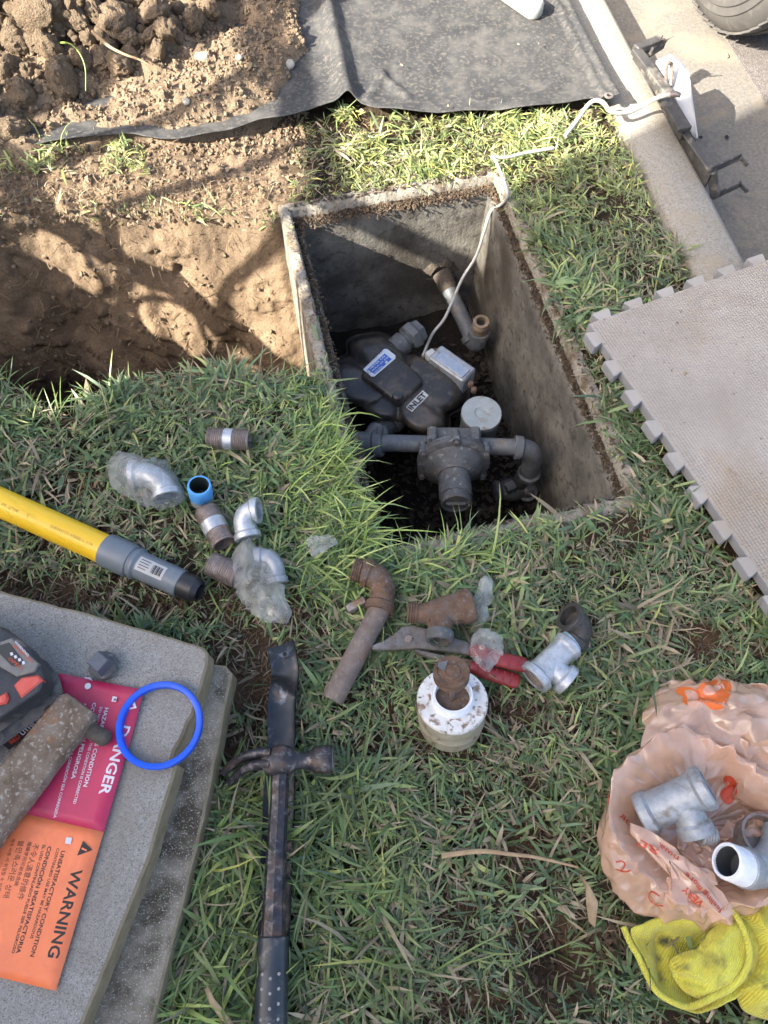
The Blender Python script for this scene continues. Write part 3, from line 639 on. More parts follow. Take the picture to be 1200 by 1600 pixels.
# ------------------------------------------------------------------ concrete meter box
def meter_box():
    t = thing('meter_box', 'open concrete gas meter box sunk in the lawn between trench and kerb', 'meter box', (*xy((U0 + U1) / 2, (V0 + V1) / 2), -0.40))
    prof = [(0.026, -0.40), (0.024, -0.10), (0.021, -0.017), (0.017, -0.010), (0.004, -0.009), (0.0, -0.013), (-0.001, -0.034), (-0.012, -0.036), (-0.016, -0.041), (-0.020, -0.20), (-0.026, -0.41)]
    rows = []
    # densify
    pr = []
    for i in range(len(prof) - 1):
        a, b = prof[i], prof[i + 1]; k = max(1, int(math.hypot(a[0] - b[0], a[1] - b[1]) / 0.012))
        for j in range(k): pr.append((a[0] + (b[0] - a[0]) * j / k, a[1] + (b[1] - a[1]) * j / k))
    pr.append(prof[-1])
    def side(a, b, n):
        return [(a[0] + (b[0] - a[0]) * i / n, a[1] + (b[1] - a[1]) * i / n) for i in range(n)]
    rings = []
    for off, z in pr:
        c = [(U0 - off, V0 - off), (U1 + off, V0 - off), (U1 + off, V1 + off), (U0 - off, V1 + off)]
        loop = side(c[0], c[1], 90) + side(c[1], c[2], 150) + side(c[2], c[3], 90) + side(c[3], c[0], 150)
        r = []
        for i, (u, v) in enumerate(loop):
            x, y = xy(u, v)
            # worn edges
            edge = max(0, 1 - abs(z + 0.01) / 0.04)
            n1 = float(fbm(i * 0.9, z * 90, 1, 4, 3)); n2 = float(fbm(i * 0.7 + 40, z * 90, 1, 4, 4))
            du = 0.0018 * n1 * edge + 0.0008 * n1; dz = 0.0028 * n2 * edge
            cu, cv = (U0 + U1) / 2, (V0 + V1) / 2; d = math.hypot(u - cu, v - cv)
            x += du * (u - cu) / d * CT * 2; y += du * (v - cv) / d * 2
            r.append((x, y, z + dz))
        rings.append(r)
    mb = MB(); kz = [i for i, q in enumerate(pr) if q[1] > -0.036 - 1e-6 or q[0] > 0.02]; kz = max(kz)
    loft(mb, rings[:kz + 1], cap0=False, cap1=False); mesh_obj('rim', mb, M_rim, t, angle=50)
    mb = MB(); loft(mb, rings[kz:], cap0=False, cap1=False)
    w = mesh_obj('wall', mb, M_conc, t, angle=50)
    # ledge soil
    mb = MB(); r2 = random.Random(3)
    for i in range(7500):
        sd = r2.random(); 
        if sd < .34: u, v = U1 - 0.006 + r2.gauss(0, .005), r2.uniform(V0, V1)
        elif sd < .66: u, v = r2.uniform(U0, U1), V1 - 0.010 + r2.gauss(0, .010)
        elif sd < .9: u, v = U0 + 0.007 + r2.gauss(0, .005), r2.uniform(V0, V1)
        else: u, v = r2.uniform(U0, U1), V0 + 0.006 + r2.gauss(0, .003)
        x, y = xy(u, v); s = r2.uniform(.0015, .0052); z = (-0.034 if U0 - .002 < u < U1 + .002 and V0 - .002 < v < V1 + .002 else -.009) + r2.uniform(0, .004)
        p = [Vector((r2.gauss(0, 1), r2.gauss(0, 1), r2.gauss(0, 1))).normalized() * s * r2.uniform(.7, 1.2) for _ in range(4)]
        c = Vector((x, y, z)); mb.add([c + q for q in p], [(0, 1, 2), (0, 3, 1), (1, 3, 2), (2, 3, 0)])
    o = mesh_obj('ledge_soil', mb, mat('ledge_soil', [(0.04, 0.028, 0.018), (0.12, 0.082, 0.05)], 60, 0.95, bump=0), t, smooth=False); o['kind'] = 'stuff'
    # floor of the pit
    mb = MB(); n = 46; V = []; F = []
    for j in range(n):
        for i in range(n):
            u = U0 + (U1 - U0) * i / (n - 1); v = V0 + (V1 - V0) * j / (n - 1); x, y = xy(u, v)
            V.append((x, y, -0.375 + 0.03 * float(fbm(x, y, 14, 4, 61)) + 0.02 * sstf(0.9, 1.05, v)))
    for j in range(n - 1):
        for i in range(n - 1): F.append((j * n + i, j * n + i + 1, (j + 1) * n + i + 1, (j + 1) * n + i))
    mb.add(V, F); o = mesh_obj('pit_floor', mb, M_pithole, t); 
    mb = MB()
    for i in range(2600):
        u, v = r2.uniform(U0, U1), r2.uniform(V0, V1); x, y = xy(u, v); s = r2.uniform(.002, .009); z = -0.372 + 0.03 * float(fbm(x, y, 14, 4, 61)) + r2.uniform(0, .012)
        a = r2.uniform(0, 2 * PI); d = Vector((math.cos(a), math.sin(a), r2.uniform(-.4, .4))) * s; e = Vector((-d.y, d.x, r2.uniform(-.004, .004))) * r2.uniform(.2, .8)
        c = Vector((x, y, z)); mb.add([c - d - e, c + d - e * .4, c + d * .8 + e, c - d * .7 + e], [(0, 1, 2, 3)])
    o = mesh_obj('pit_litter', mb, mat('pit_litter', [(0.02, 0.016, 0.012), (0.075, 0.055, 0.038)], 90, 0.9, bump=0), t, smooth=False); o['kind'] = 'stuff'
def sstf(a, b, x): return float(sst(a, b, x))
meter_box()

# ------------------------------------------------------------------ grass
def blades(name, pos, dirs, length, width, lift, curl, col, m, label_kind='stuff', seg=3):
    """numpy grass ribbons; pos (n,3), dirs azimuth (n,), lift = elevation angle at root, curl = drop"""
    n = len(pos); t = np.linspace(0, 1, seg + 1)
    dx = np.cos(dirs); dy = np.sin(dirs); sx = -dy; sy = dx
    roll = rng.normal(0, 0.5, n)
    V = np.zeros((n, seg + 1, 2, 3)); 
    ang = lift; x = np.zeros(n); z = np.zeros(n); side = rng.normal(0, 0.18, n)
    step = length / seg
    for k in range(seg + 1):
        w = width * (1 - 0.08 * k if k < seg else 0.06) * (0.75 if k == 0 else 1) * (1 - 0.35 * (t[k] ** 2)) / 2
        lat = side * length * t[k] ** 2
        cxx = pos[:, 0] + dx * x + sx * lat; cyy = pos[:, 1] + dy * x + sy * lat; czz = pos[:, 2] + z
        for q, sg in ((0, -1), (1, 1)):
            V[:, k, q, 0] = cxx + sg * w * sx * np.cos(roll); V[:, k, q, 1] = cyy + sg * w * sy * np.cos(roll); V[:, k, q, 2] = czz + sg * w * np.sin(roll)
        x = x + np.cos(ang) * step; z = z + np.sin(ang) * step; ang = ang - curl / seg
    base = (np.arange(n) * (seg + 1) * 2)[:, None, None]
    k = np.arange(seg)[None, :, None] * 2
    F = base + k + np.array([0, 1, 3, 2])[None, None, :]
    F = F.reshape(-1, 4); V = V.reshape(-1, 3)
    me = bpy.data.meshes.new(name); me.vertices.add(len(V)); me.vertices.foreach_set('co', V.ravel())
    me.loops.add(F.size); me.loops.foreach_set('vertex_index', F.ravel().astype(np.int32))
    me.polygons.add(len(F)); me.polygons.foreach_set('loop_start', np.arange(len(F)) * 4); me.polygons.foreach_set('loop_total', np.full(len(F), 4))
    me.update(calc_edges=True); me.polygons.foreach_set('use_smooth', [True] * len(F))
    cc = np.repeat(col, (seg + 1) * 2, axis=0)
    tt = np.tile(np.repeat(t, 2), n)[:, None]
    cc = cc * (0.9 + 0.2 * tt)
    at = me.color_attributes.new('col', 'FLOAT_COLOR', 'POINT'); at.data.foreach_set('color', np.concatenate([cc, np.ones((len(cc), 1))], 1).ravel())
    me.materials.append(m); o = bpy.data.objects.new(name, me); COL.objects.link(o); o['kind'] = 'stuff'; return o

EX = {}   # world-space exclusion polygons, filled in below
SLAB_LO = [(-260, 960), (352, 1040), (362, 1052), (318, 1280), (232, 1625), (60, 1760), (-260, 1760)]
SLAB_UP = [(-260, 860), (0, 923), (150, 962), (316, 1010), (325, 1020), (323, 1040), (301, 1118), (293, 1128), (286, 1150), (272, 1172), (268, 1190), (276, 1196), (262, 1240), (230, 1350), (128, 1600), (90, 1700), (-260, 1800)]
EX['slab'] = [PXY(x, y, 0.03) for x, y in SLAB_LO]
EX['slab2'] = [PXY(x, y, 0.05) for x, y in [(-260, 850), (0, 920), (330, 1020), (128, 1600), (-260, 1800)]]
MAT_L = [(912, 490), (1186, 905)]
EX['mat'] = [PXY(x, y, 0) for x, y in [(925, 500), (1300, 440), (1500, 900), (1195, 930)]]
EX['pipe'] = [PXY(x, y, 0) for x, y in [(-60, 775), (0, 790), (160, 860), (300, 905), (300, 918), (150, 880), (0, 812), (-60, 790)]]
TARP_LO = [(-40, 232), (80, 224), (150, 214), (200, 213), (240, 217), (300, 216), (350, 205), (400, 191), (440, 186), (490, 172), (520, 164), (540, 158), (556, 160), (575, 167), (620, 173), (700, 178), (760, 174), (840, 168), (900, 160), (940, 158), (966, 160)]
EX['tarp'] = [PXY(x, y + 3, 0) for x, y in TARP_LO] + [PXY(880, 0, 0), PXY(850, -200, 0), PXY(-200, -200, 0)]
EX['bag'] = [PXY(x, y, 0) for x, y in [(958, 1275), (958, 1370), (1010, 1420), (1110, 1425), (1300, 1400), (1300, 1100), (1110, 1075), (1030, 1090), (1010, 1165)]]
EX['glove'] = [PXY(x, y, 0) for x, y in [(1000, 1460), (1060, 1560), (1200, 1590), (1300, 1600), (1300, 1380), (1150, 1400), (1120, 1440)]]
EX['can'] = [PXY(705 + 45 * math.cos(a), 1110 + 36 * math.sin(a), 0) for a in np.linspace(0, 2 * PI, 12, endpoint=False)]
def excluded(x, y, names=None):
    e = np.zeros(np.shape(x), bool)
    for k, p in EX.items(): e |= inpoly(x, y, p)
    u, v = uv(x, y)
    e |= (u > U0 - 0.008) & (u < U1 + 0.009 + 0.010 * fbm(x, y, 14, 2, 66)) & (v > V0 - 0.009) & (v < V1 + 0.008)
    m, tb, tf, Yb, Yf = trench_fn(x, y)
    e |= m > 0.06
    e |= kn(x, y) > KU - KW + 0.012 + 0.02 * fbm(x, y, 12, 3, 77)
    return e
GREENS = np.array([(0.088, 0.128, 0.058), (0.105, 0.150, 0.066), (0.130, 0.172, 0.074), (0.092, 0.125, 0.072), (0.165, 0.195, 0.085), (0.075, 0.108, 0.058)])
def lawn():
    N = 74000
    x = rng.uniform(-1.35, 0.98, N); y = rng.uniform(-0.45, 2.0, N)
    px, py = proj(x, y, 0)
    inside = (px > -60) & (px < 1260) & (py > -40) & (py < 1680)
    keep = inside | (rng.random(N) < 0.35)
    keep &= ~excluded(x, y)
    Yb = trench_fn(x, y)[3]
    bank = (x < -0.17) & (y > Yb)             # behind the trench: mostly bare earth with a few tufts
    strip = bank & (np.abs(py - (245 + 12 * fbm(px / 60, px * 0, 1, 2, 5))) < 22) & (px < 230)
    keep &= ~(bank & ~(strip & (rng.random(N) < 0.42)))
    edge = (y > Yb - .03) & (x < -0.10) & (x > -.20); keep &= ~(edge & (rng.random(N) < 0.6))
    dr = dryness(px, py)
    keep &= rng.random(N) > np.clip(dr * 1.25 + 0.5 * np.clip(fbm(x, y, 22, 3, 47), -.3, 1) * (dr > .15), 0, .97)
    patch = fbm(x, y, 9, 3, 41)
    keep &= rng.random(N) > np.clip(-patch * 2.0 - .1, 0, 0.75)
    x, y, px, py, dr = x[keep], y[keep], px[keep], py[keep], dr[keep]
    # tufts -> blades
    nb = 5
    X = np.repeat(x, nb) + rng.normal(0, 0.0045, len(x) * nb); Y = np.repeat(y, nb) + rng.normal(0, 0.0045, len(x) * nb)
    ex = excluded(X, Y); PX, PY = proj(X, Y, 0)
    lean = np.repeat(rng.uniform(0, 2 * PI, len(x)) * .5 + 9 * fbm(x, y, 7, 2, 93), nb)
    far = sst(500, 250, PY)                                   # back strip: stubbier, denser
    clump = np.clip(1 + 1.1 * fbm(X, Y, 11, 3, 91), .55, 1.6)
    L = rng.gamma(4.5, 1, len(X)) / 4.5 * (0.0235 - 0.005 * far) * clump
    green = sst(1150, 1300, PY) * sst(760, 480, PX)            # bottom left: longer
    L = L * (1 + 0.35 * green)
    az = lean + rng.normal(0, 1.1, len(X))
    lift = np.clip(rng.normal(0.42, 0.30, len(X)), 0.02, 1.25); curl = rng.normal(0.5, 0.35, len(X))
    W = rng.gamma(8, 1, len(X)) / 8 * .0036 * (1 - .2 * far) * np.clip(clump, .75, 1.25)
    Z = H(X, Y) + rng.uniform(0.004, 0.022, len(X))
    tuftc = np.repeat(rng.integers(0, len(GREENS), len(x)), nb)
    C = GREENS[tuftc] * rng.uniform(0.75, 1.3, (len(X), 1))
    C = C * (1 + 0.5 * fbm(X, Y, 6, 2, 51))[:, None]
    yel = rng.random(len(X)) < 0.20; C[yel] = C[yel] * np.array([1.75, 1.45, 1.25])
    C = C * np.array([1.34, 1.46, 1.36]) + np.array([.003, .004, .006])
    C = C * (1 + green * 0.25)[:, None] * np.where(green[:, None] > .5, np.array([1.12, 1.1, .85]), 1)
    C = C * (1 + far * 0.25)[:, None] * (1 + far[:, None] * np.array([.45, .2, 0]))
    straw = rng.random(len(X)) < (0.15 + 0.20 * (fbm(X, Y, 8, 3, 92) > .12) + 0.5 * np.repeat(dr, nb)); C[straw] = np.array([0.42, 0.35, 0.23]) * rng.uniform(0.45, 1.1, (straw.sum(), 1))
    k = ~ex
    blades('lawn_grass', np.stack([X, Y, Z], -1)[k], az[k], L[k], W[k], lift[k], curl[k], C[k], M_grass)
    # thatch: short dry flat pieces
    N = 110000
    x = rng.uniform(-1.1, 0.95, N); y = rng.uniform(-0.35, 1.75, N); px, py = proj(x, y, 0)
    dr = dryness(px, py); Yb = trench_fn(x, y)[3]
    keep = ~excluded(x, y) & (px > -40) & (px < 1240) & (rng.random(N) < 0.38 + 0.62 * dr) & ~((x < -0.17) & (y > Yb) & (rng.random(N) < 0.75))
    x, y, dr = x[keep], y[keep], dr[keep]; n = len(x)
    L = rng.uniform(0.008, 0.024, n); W = rng.uniform(0.0009, 0.0024, n)
    Z = H(x, y) + rng.uniform(0.001, 0.012, n)
    C = 1.15 * np.array([[0.30, 0.225, 0.14], [0.40, 0.33, 0.22], [0.19, 0.13, 0.08], [0.26, 0.17, 0.10]])[rng.integers(0, 4, n)] * rng.uniform(0.45, 1.05, (n, 1))
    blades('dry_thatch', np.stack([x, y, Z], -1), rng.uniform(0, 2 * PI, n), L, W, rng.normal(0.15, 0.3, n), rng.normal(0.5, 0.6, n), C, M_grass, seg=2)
    # crumbs of dug soil on the bare patches
    r = random.Random(5); mb = MB(); n_ = 0
    while n_ < 6500:
        d_ = r.choice(DRY); px = r.gauss(d_[0], d_[2] * .75); py = r.gauss(d_[1], d_[3] * .75); b = P(px, py, 0)
        if d_[4] < .6 and r.random() < .6: continue
        if bool(excluded(np.array([b.x]), np.array([b.y]))[0]): n_ += 1; continue
        sz = 0.0012 + 0.0055 * r.random() ** 3; q = Quaternion((r.gauss(0, 1), r.gauss(0, 1), r.gauss(0, 1), r.gauss(0, 1))).normalized()
        c_ = Vector((b.x, b.y, float(H(b.x, b.y)) + sz * .4 + r.uniform(0, .004)))
        pts = [Vector(v) * sz for v in ((1, 0, 0), (0, 1, 0), (-1, 0, 0), (0, -1, 0), (0, 0, 1), (0, 0, -1))]
        mb.add([c_ + q @ (p * r.uniform(.6, 1.2)) for p in pts], [(0, 1, 4), (1, 2, 4), (2, 3, 4), (3, 0, 4), (1, 0, 5), (2, 1, 5), (3, 2, 5), (0, 3, 5)]); n_ += 1
    o = mesh_obj('dug_soil_crumbs', mb, mat('dug_soil', [(0.06, 0.042, 0.028), (0.15, 0.105, 0.068)], 60, .95, bump=0), smooth=False); o['kind'] = 'stuff'
    # long arching grass on the meter box's near left edge
    N = 1250
    v = V0 - 0.04 + 0.36 * rng.random(N) ** 1.35; u = U0 - 0.016 - rng.gamma(1.6, 1, N) * 0.032
    k = rng.random(N) < 0.10; u = np.where(k, rng.uniform(U0 - .05, U0 + .17, N), u); v = np.where(k, V0 - 0.03 - rng.gamma(1.5, 1, N) * .008, v)
    x, y = xy(u, v); n = N
    az = rng.normal(-0.1, 0.95, n); L = rng.gamma(7, 1, n) / 7 * (0.056 - .030 * sst(V0 + .12, V0 + .3, v)); W = rng.uniform(0.0022, 0.0042, n)
    C = 1.85 * np.array([[0.160, 0.22, 0.055], [0.125, 0.185, 0.06], [0.22, 0.26, 0.09], [0.10, 0.15, 0.055]])[rng.integers(0, 4, n)] * rng.uniform(0.75, 1.25, (n, 1))
    m_, *_ = trench_fn(x, y); sel = m_ < 0.1
    blades('long_grass', np.stack([x, y, H(x, y) + 0.01], -1)[sel], az[sel], L[sel], W[sel], np.clip(rng.normal(0.75, 0.3, n), 0.15, 1.35)[sel], rng.normal(1.1, 0.5, n)[sel], C[sel], M_grass, seg=5)
    # scattered longer wisps over the lawn, lit tufts near trench, bright single blades
    N = 1500
    px = rng.uniform(-20, 1200, N); py = rng.uniform(580, 1620, N); w = rng.random(N)
    px = np.where(w < 0.35, rng.uniform(230, 620, N), px); py = np.where(w < 0.35, rng.uniform(1180, 1610, N), py)
    px = np.where(w > 0.86, rng.uniform(-20, 150, N), px); py = np.where(w > 0.86, rng.uniform(575, 680, N), py)
    pts = np.array([PXY(a, b, 0) for a, b in zip(px, py)]); x, y = pts[:, 0], pts[:, 1]; k = ~excluded(x, y); x, y = x[k], y[k]; n = len(x)
    C = np.array([[0.16, 0.235, 0.07], [0.10, 0.16, 0.06], [0.21, 0.26, 0.09]])[rng.integers(0, 3, n)] * rng.uniform(0.7, 1.2, (n, 1))
    blades('grass_wisps', np.stack([x, y, H(x, y) + 0.01], -1), rng.uniform(0, 2 * PI, n), rng.gamma(6, 1, n) / 6 * 0.05, rng.uniform(0.0018, 0.0036, n), np.clip(rng.normal(0.6, 0.3, n), .1, 1.3), rng.normal(0.9, 0.4, n), C, M_grass, seg=5)
    N = 900
    px = rng.uniform(235, 640, N); py = rng.uniform(1170, 1625, N); pts = np.array([PXY(a, b, 0) for a, b in zip(px, py)]); x, y = pts[:, 0], pts[:, 1]; k = ~excluded(x, y); x, y = x[k], y[k]; n = len(x)
    C = np.array([[0.13, 0.18, 0.075], [0.19, 0.245, 0.10], [0.10, 0.14, 0.075], [0.22, 0.25, 0.10]])[rng.integers(0, 4, n)] * rng.uniform(0.8, 1.25, (n, 1))
    blades('broad_grass', np.stack([x, y, H(x, y) + 0.016], -1), rng.uniform(0, 2 * PI, n), rng.gamma(7, 1, n) / 7 * 0.050, rng.uniform(0.0036, 0.0060, n), np.clip(rng.normal(0.38, 0.2, n), .05, 1), rng.normal(0.6, 0.3, n), C, M_grass, seg=5)
    # dry brown root threads hanging at bank edges
    N = 2600; px = rng.uniform(-10, 470, N); py = np.where(rng.random(N) < .5, rng.normal(300, 14, N), rng.normal(585, 14, N))
    pts = np.array([PXY(a, b, 0) for a, b in zip(px, py)]); x, y = pts[:, 0], pts[:, 1]; n = N
    C = np.array([[0.30, 0.20, 0.11], [0.42, 0.32, 0.19], [0.16, 0.10, 0.06]])[rng.integers(0, 3, n)] * rng.uniform(0.6, 1.1, (n, 1))
    uu, vv = uv(x, y); k = (uu < U0 - 0.03)
    blades('root_fibres', np.stack([x, y, H(x, y) + 0.004], -1)[k], rng.uniform(0, 2 * PI, n)[k], rng.uniform(0.01, 0.03, n)[k], rng.uniform(0.0006, 0.0016, n)[k], rng.normal(0.3, 0.4, n)[k], rng.normal(1.0, 0.8, n)[k], C[k], M_grass, seg=3)
lawn()

def wall_bits():
    r = random.Random(31); C = [(0.30, 0.20, 0.11), (0.20, 0.13, 0.08)]
    mb = MB()
    for i in range(260):
        x = r.uniform(-1.0, -.22); m_ = r.uniform(.05, .85); Yb = float(trench_fn(np.array(x), np.array(1.0))[3]); y = Yb - .165 * m_ ** (1 / .85); z = float(H(x, y)); L = r.uniform(.006, .030); a = r.uniform(0, 2 * PI); d = Vector((math.cos(a), -abs(math.sin(a)) * .8 - .3, r.uniform(-.9, .5))).normalized()
        p = Vector((x, y - .006, z)); q = [p, p + d * L * .5 + Vector((r.gauss(0, .002), 0, -.002)), p + d * L + Vector((0, 0, -.006 * r.random()))]
        simple_tube(mb, q, r.uniform(.0004, .0010), 4)
    o = mesh_obj('cut_roots', mb, mat('cut_roots', [(0.28, 0.19, 0.11), (0.15, 0.10, 0.06)], 50, .9, bump=0)); o['kind'] = 'stuff'
    mb = MB()
    for i in range(900):
        x = r.uniform(-1.05, -.22); m_ = r.random() ** .7; Yb = float(trench_fn(np.array(x), np.array(1.0))[3]); y = Yb - .165 * m_ ** (1 / .85); z = float(H(x, y)); sz = .0012 + .006 * r.random() ** 4
        q = Quaternion((r.gauss(0, 1), r.gauss(0, 1), r.gauss(0, 1), r.gauss(0, 1))).normalized(); c_ = Vector((x, y - .003, z))
        pts = [Vector(v) * sz for v in ((1, 0, 0), (0, 1, 0), (-1, 0, 0), (0, -1, 0), (0, 0, 1), (0, 0, -1))]
        mb.add([c_ + q @ (p * r.uniform(.6, 1.2)) for p in pts], [(0, 1, 4), (1, 2, 4), (2, 3, 4), (3, 0, 4), (1, 0, 5), (2, 1, 5), (3, 2, 5), (0, 3, 5)])
    o = mesh_obj('cut_face_crumbs', mb, M_crumb, smooth=False); o['kind'] = 'stuff'
wall_bits()
# ------------------------------------------------------------------ dirt heap with clods
def dirt_heap():
    c0 = P(150, 120, 0)
    t = thing('dirt_heap', 'heap of dry brown soil clods spilling over the left end of the dark tarp', 'dirt heap', (c0.x, c0.y, -0.02))
    def hz(x, y):
        px, py = proj(x, y, 0.0)
        d = distpoly(px, py, PILE)
        z = -0.03 + 0.062 * sst(-22, 14, d) + 0.012 * sst(10, 60, d) + 0.05 * sst(0, 300, d) + 0.07 * sst(120, 0, py) * sst(300, 60, px)
        z = z + 0.026 * fbm(x, y, 13, 3, 71) + 0.014 * fbm(x, y, 60, 4, 72)
        for cx, cy, rx, ry, w in [(360, 62, 46, 22, .05), (160, 168, 60, 12, .03), (120, 205, 40, 10, .03), (60, 205, 30, 16, .03)]:
            z = z - w * np.exp(-((px - cx) / rx) ** 2 - ((py - cy + (px - cx) * .25) / ry) ** 2)
        return z
    xs = np.arange(-1.5, -0.10, 0.006); ys = np.arange(1.12, 2.5, 0.006); X, Y = np.meshgrid(xs, ys); Z = hz(X, Y); nx, ny = len(xs), len(ys)
    idx = np.arange(nx * ny).reshape(ny, nx); F = np.stack([idx[:-1, :-1], idx[:-1, 1:], idx[1:, 1:], idx[1:, :-1]], -1).reshape(-1, 4)
    F = F[Z.ravel()[F].max(1) > -0.02]
    o3 = np.array(t['_o']); V = np.stack([X.ravel(), Y.ravel(), Z.ravel()], -1) - o3
    me = bpy.data.meshes.new('loose_soil'); me.vertices.add(len(V)); me.vertices.foreach_set('co', V.ravel()); me.loops.add(F.size); me.loops.foreach_set('vertex_index', F.ravel().astype(np.int32))
    me.polygons.add(len(F)); me.polygons.foreach_set('loop_start', np.arange(len(F)) * 4); me.polygons.foreach_set('loop_total', np.full(len(F), 4)); me.update(calc_edges=True)
    me.polygons.foreach_set('use_smooth', [True] * len(F))
    c = np.array([0.21, 0.155, 0.103]) * (1 + 0.5 * fbm(X.ravel(), Y.ravel(), 18, 4, 73))[:, None]
    at = me.color_attributes.new('col', 'FLOAT_COLOR', 'POINT'); at.data.foreach_set('color', np.concatenate([c, np.ones((len(c), 1))], 1).ravel())
    me.materials.append(M_dirtpile); o = bpy.data.objects.new('loose_soil', me); COL.objects.link(o); o.parent = t
    big = [rock_mesh('clod', 4, 100 + i, M_clod, 0.25) for i in range(8)]; small = [rock_mesh('clod', 3, 200 + i, M_clod, 0.27) for i in range(5)]
    CL = [(-150, -150), (390, -150), (400, 0), (300, 45), (235, 95), (185, 120), (120, 165), (75, 195), (50, 235), (-40, 250), (-150, 250)]
    r = random.Random(11); put = []
    named = [(98, 125, 23), (37, 148, 18), (185, 38, 22), (187, 100, 17), (160, 92, 19), (25, 60, 20), (70, 190, 16), (315, 82, 9), (55, 20, 22), (120, 30, 17), (20, 165, 14), (240, 20, 18), (140, 60, 13), (42, 218, 20), (15, 205, 19), (8, 110, 16), (300, 35, 16), (75, 75, 15), (205, 60, 12), (330, 15, 15)]
    def add(px, py, rad, me_list, k=0.35):
        b = P(px, py, 0.05); z = float(hz(np.array(b.x), np.array(b.y))); R = rad * S(px, py, 0.04)
        o = bpy.data.objects.new('clod', me_list[r.randrange(len(me_list))]); COL.objects.link(o); o.parent = t
        q = P(px, py, z + R * 0.4)
        o.location = (q.x - o3[0], q.y - o3[1], z + R * k - o3[2]); o.rotation_euler = (r.uniform(0, 6), r.uniform(0, 6), r.uniform(0, 6))
        o.scale = (R * r.uniform(.85, 1.25), R * r.uniform(.85, 1.2), R * r.uniform(.75, 1.05)); put.append((px, py, rad))
    for a, b, c_ in named: add(a, b, c_ * 1.15, big, 0.5)
    cnt = 0; tries = 0
    while cnt < 240 and tries < 8000:
        tries += 1
        px = r.uniform(-100, 400); py = r.uniform(-90, 248); rad = 6 + 13 * r.random() ** 2.0
        if not bool(inpoly(px, py, CL)): continue
        if any((px - a) ** 2 + (py - b) ** 2 < (0.62 * (rad + c_)) ** 2 for a, b, c_ in put): continue
        add(px, py, rad, big if rad > 11 else small, 0.45); cnt += 1
    # small crumbs, one stuff part
    mb = MB(); 
    for i in range(15000):
        px = r.uniform(-40, 480); py = r.uniform(-30, 330) 
        if py > 235 and r.random() < 0.55: continue
        b = P(px, py, 0.0); z = float(hz(np.array(b.x), np.array(b.y))); zg = float(H(b.x, b.y))
        if float(trench_fn(np.array(b.x), np.array(b.y))[0]) > 0.3: continue
        z = max(z, zg)
        uu, vv = uv(b.x, b.y)
        if uu > U0 - .03 and vv < V1 + .03: continue
        s = 0.0012 + 0.0058 * r.random() ** 3
        pts = [Vector((r.gauss(0, 1), r.gauss(0, 1), r.gauss(0, 1))).normalized() * s * r.uniform(.7, 1.25) for _ in range(6)]
        pts = [Vector((s, 0, 0)), Vector((0, s, 0)), Vector((-s, 0, 0)), Vector((0, -s, 0)), Vector((0, 0, s)), Vector((0, 0, -s))]
        rot = Quaternion((r.gauss(0, 1), r.gauss(0, 1), r.gauss(0, 1), r.gauss(0, 1))).normalized()
        c_ = Vector((b.x, b.y, z + s * .4)); mb.add([c_ + rot @ (p * r.uniform(.6, 1.2)) for p in pts], [(0, 1, 4), (1, 2, 4), (2, 3, 4), (3, 0, 4), (1, 0, 5), (2, 1, 5), (3, 2, 5), (0, 3, 5)])
    o = mesh_obj('soil_crumbs', mb, M_crumb, t, smooth=False); o['kind'] = 'stuff'
    return hz
heap_z = dirt_heap()

# pebbles and dry stems on the heap
def bits():
    for (px, py, r, lab) in [(315, 82, 9.5, 'pale round pebble on the soil beside the bare tarp patch'), (448, 95, 11, 'pale flat pebble near the right edge of the soil'),
                             (290, 156, 6, 'small pale pebble low on the soil slope'), (373, 87, 5, 'tiny pale pebble right of the bare tarp patch')]:
        me = rock_mesh('pebble', 2, int(px), M_stone, 0.15); o = bpy.data.objects.new('pebble', me); COL.objects.link(o)
        b = P(px, py, 0.05); z = float(heap_z(np.array(b.x), np.array(b.y))); R = r * S(px, py, .05); q = P(px, py, z + R); o.location = (q.x, q.y, z + R * .5)
        o.scale = (R * 1.2, R, R * .75); tag(o, lab, 'pebble')
    def stem(pts, r, z, name, lab, cat, m=M_wood, taper=None):
        mb = MB(); path = smooth_path([P(a, b, z + c) for a, b, c in pts], 6); simple_tube(mb, path, r, 7, taper=taper or r * .4)
        return single(name, mb, m, lab, cat)
    stem([(145, 50, .03), (170, 72, .035), (195, 85, .03), (215, 92, .02), (232, 100, .01)], 0.004, 0.07, 'dry_root', 'thick dry root lying across the soil clods', 'root')
    stem([(82, 69, .0), (105, 67, .03), (122, 80, .045), (133, 105, .03), (134, 142, .0)], 0.0022, 0.07, 'grass_stem', 'single green grass stem arching over the soil clods', 'grass stem', M_stemgreen)
    stem([(690, 1337, 0), (750, 1330, .004), (800, 1335, .006), (840, 1340, .004), (903, 1355, 0)], 0.0035, 0.012, 'dry_runner', 'dry brown grass runner lying right of the hammer near the bag', 'root')
    stem([(175, 377, 0), (190, 382, .004), (208, 380, .0)], 0.002, -0.13, 'root_end', 'pale root end sticking out of the trench wall', 'root')
M_stemgreen = mat('green_stem', [(0.22, 0.30, 0.07)], 10, 0.5, bump=0)
bits()
M_leaf = M_leaf_ if 'M_leaf_' in globals() else mat('dry_leaf_bits', [(0.42, 0.33, 0.20), (0.26, 0.18, 0.11)], 60, 0.8, bump=0.4)
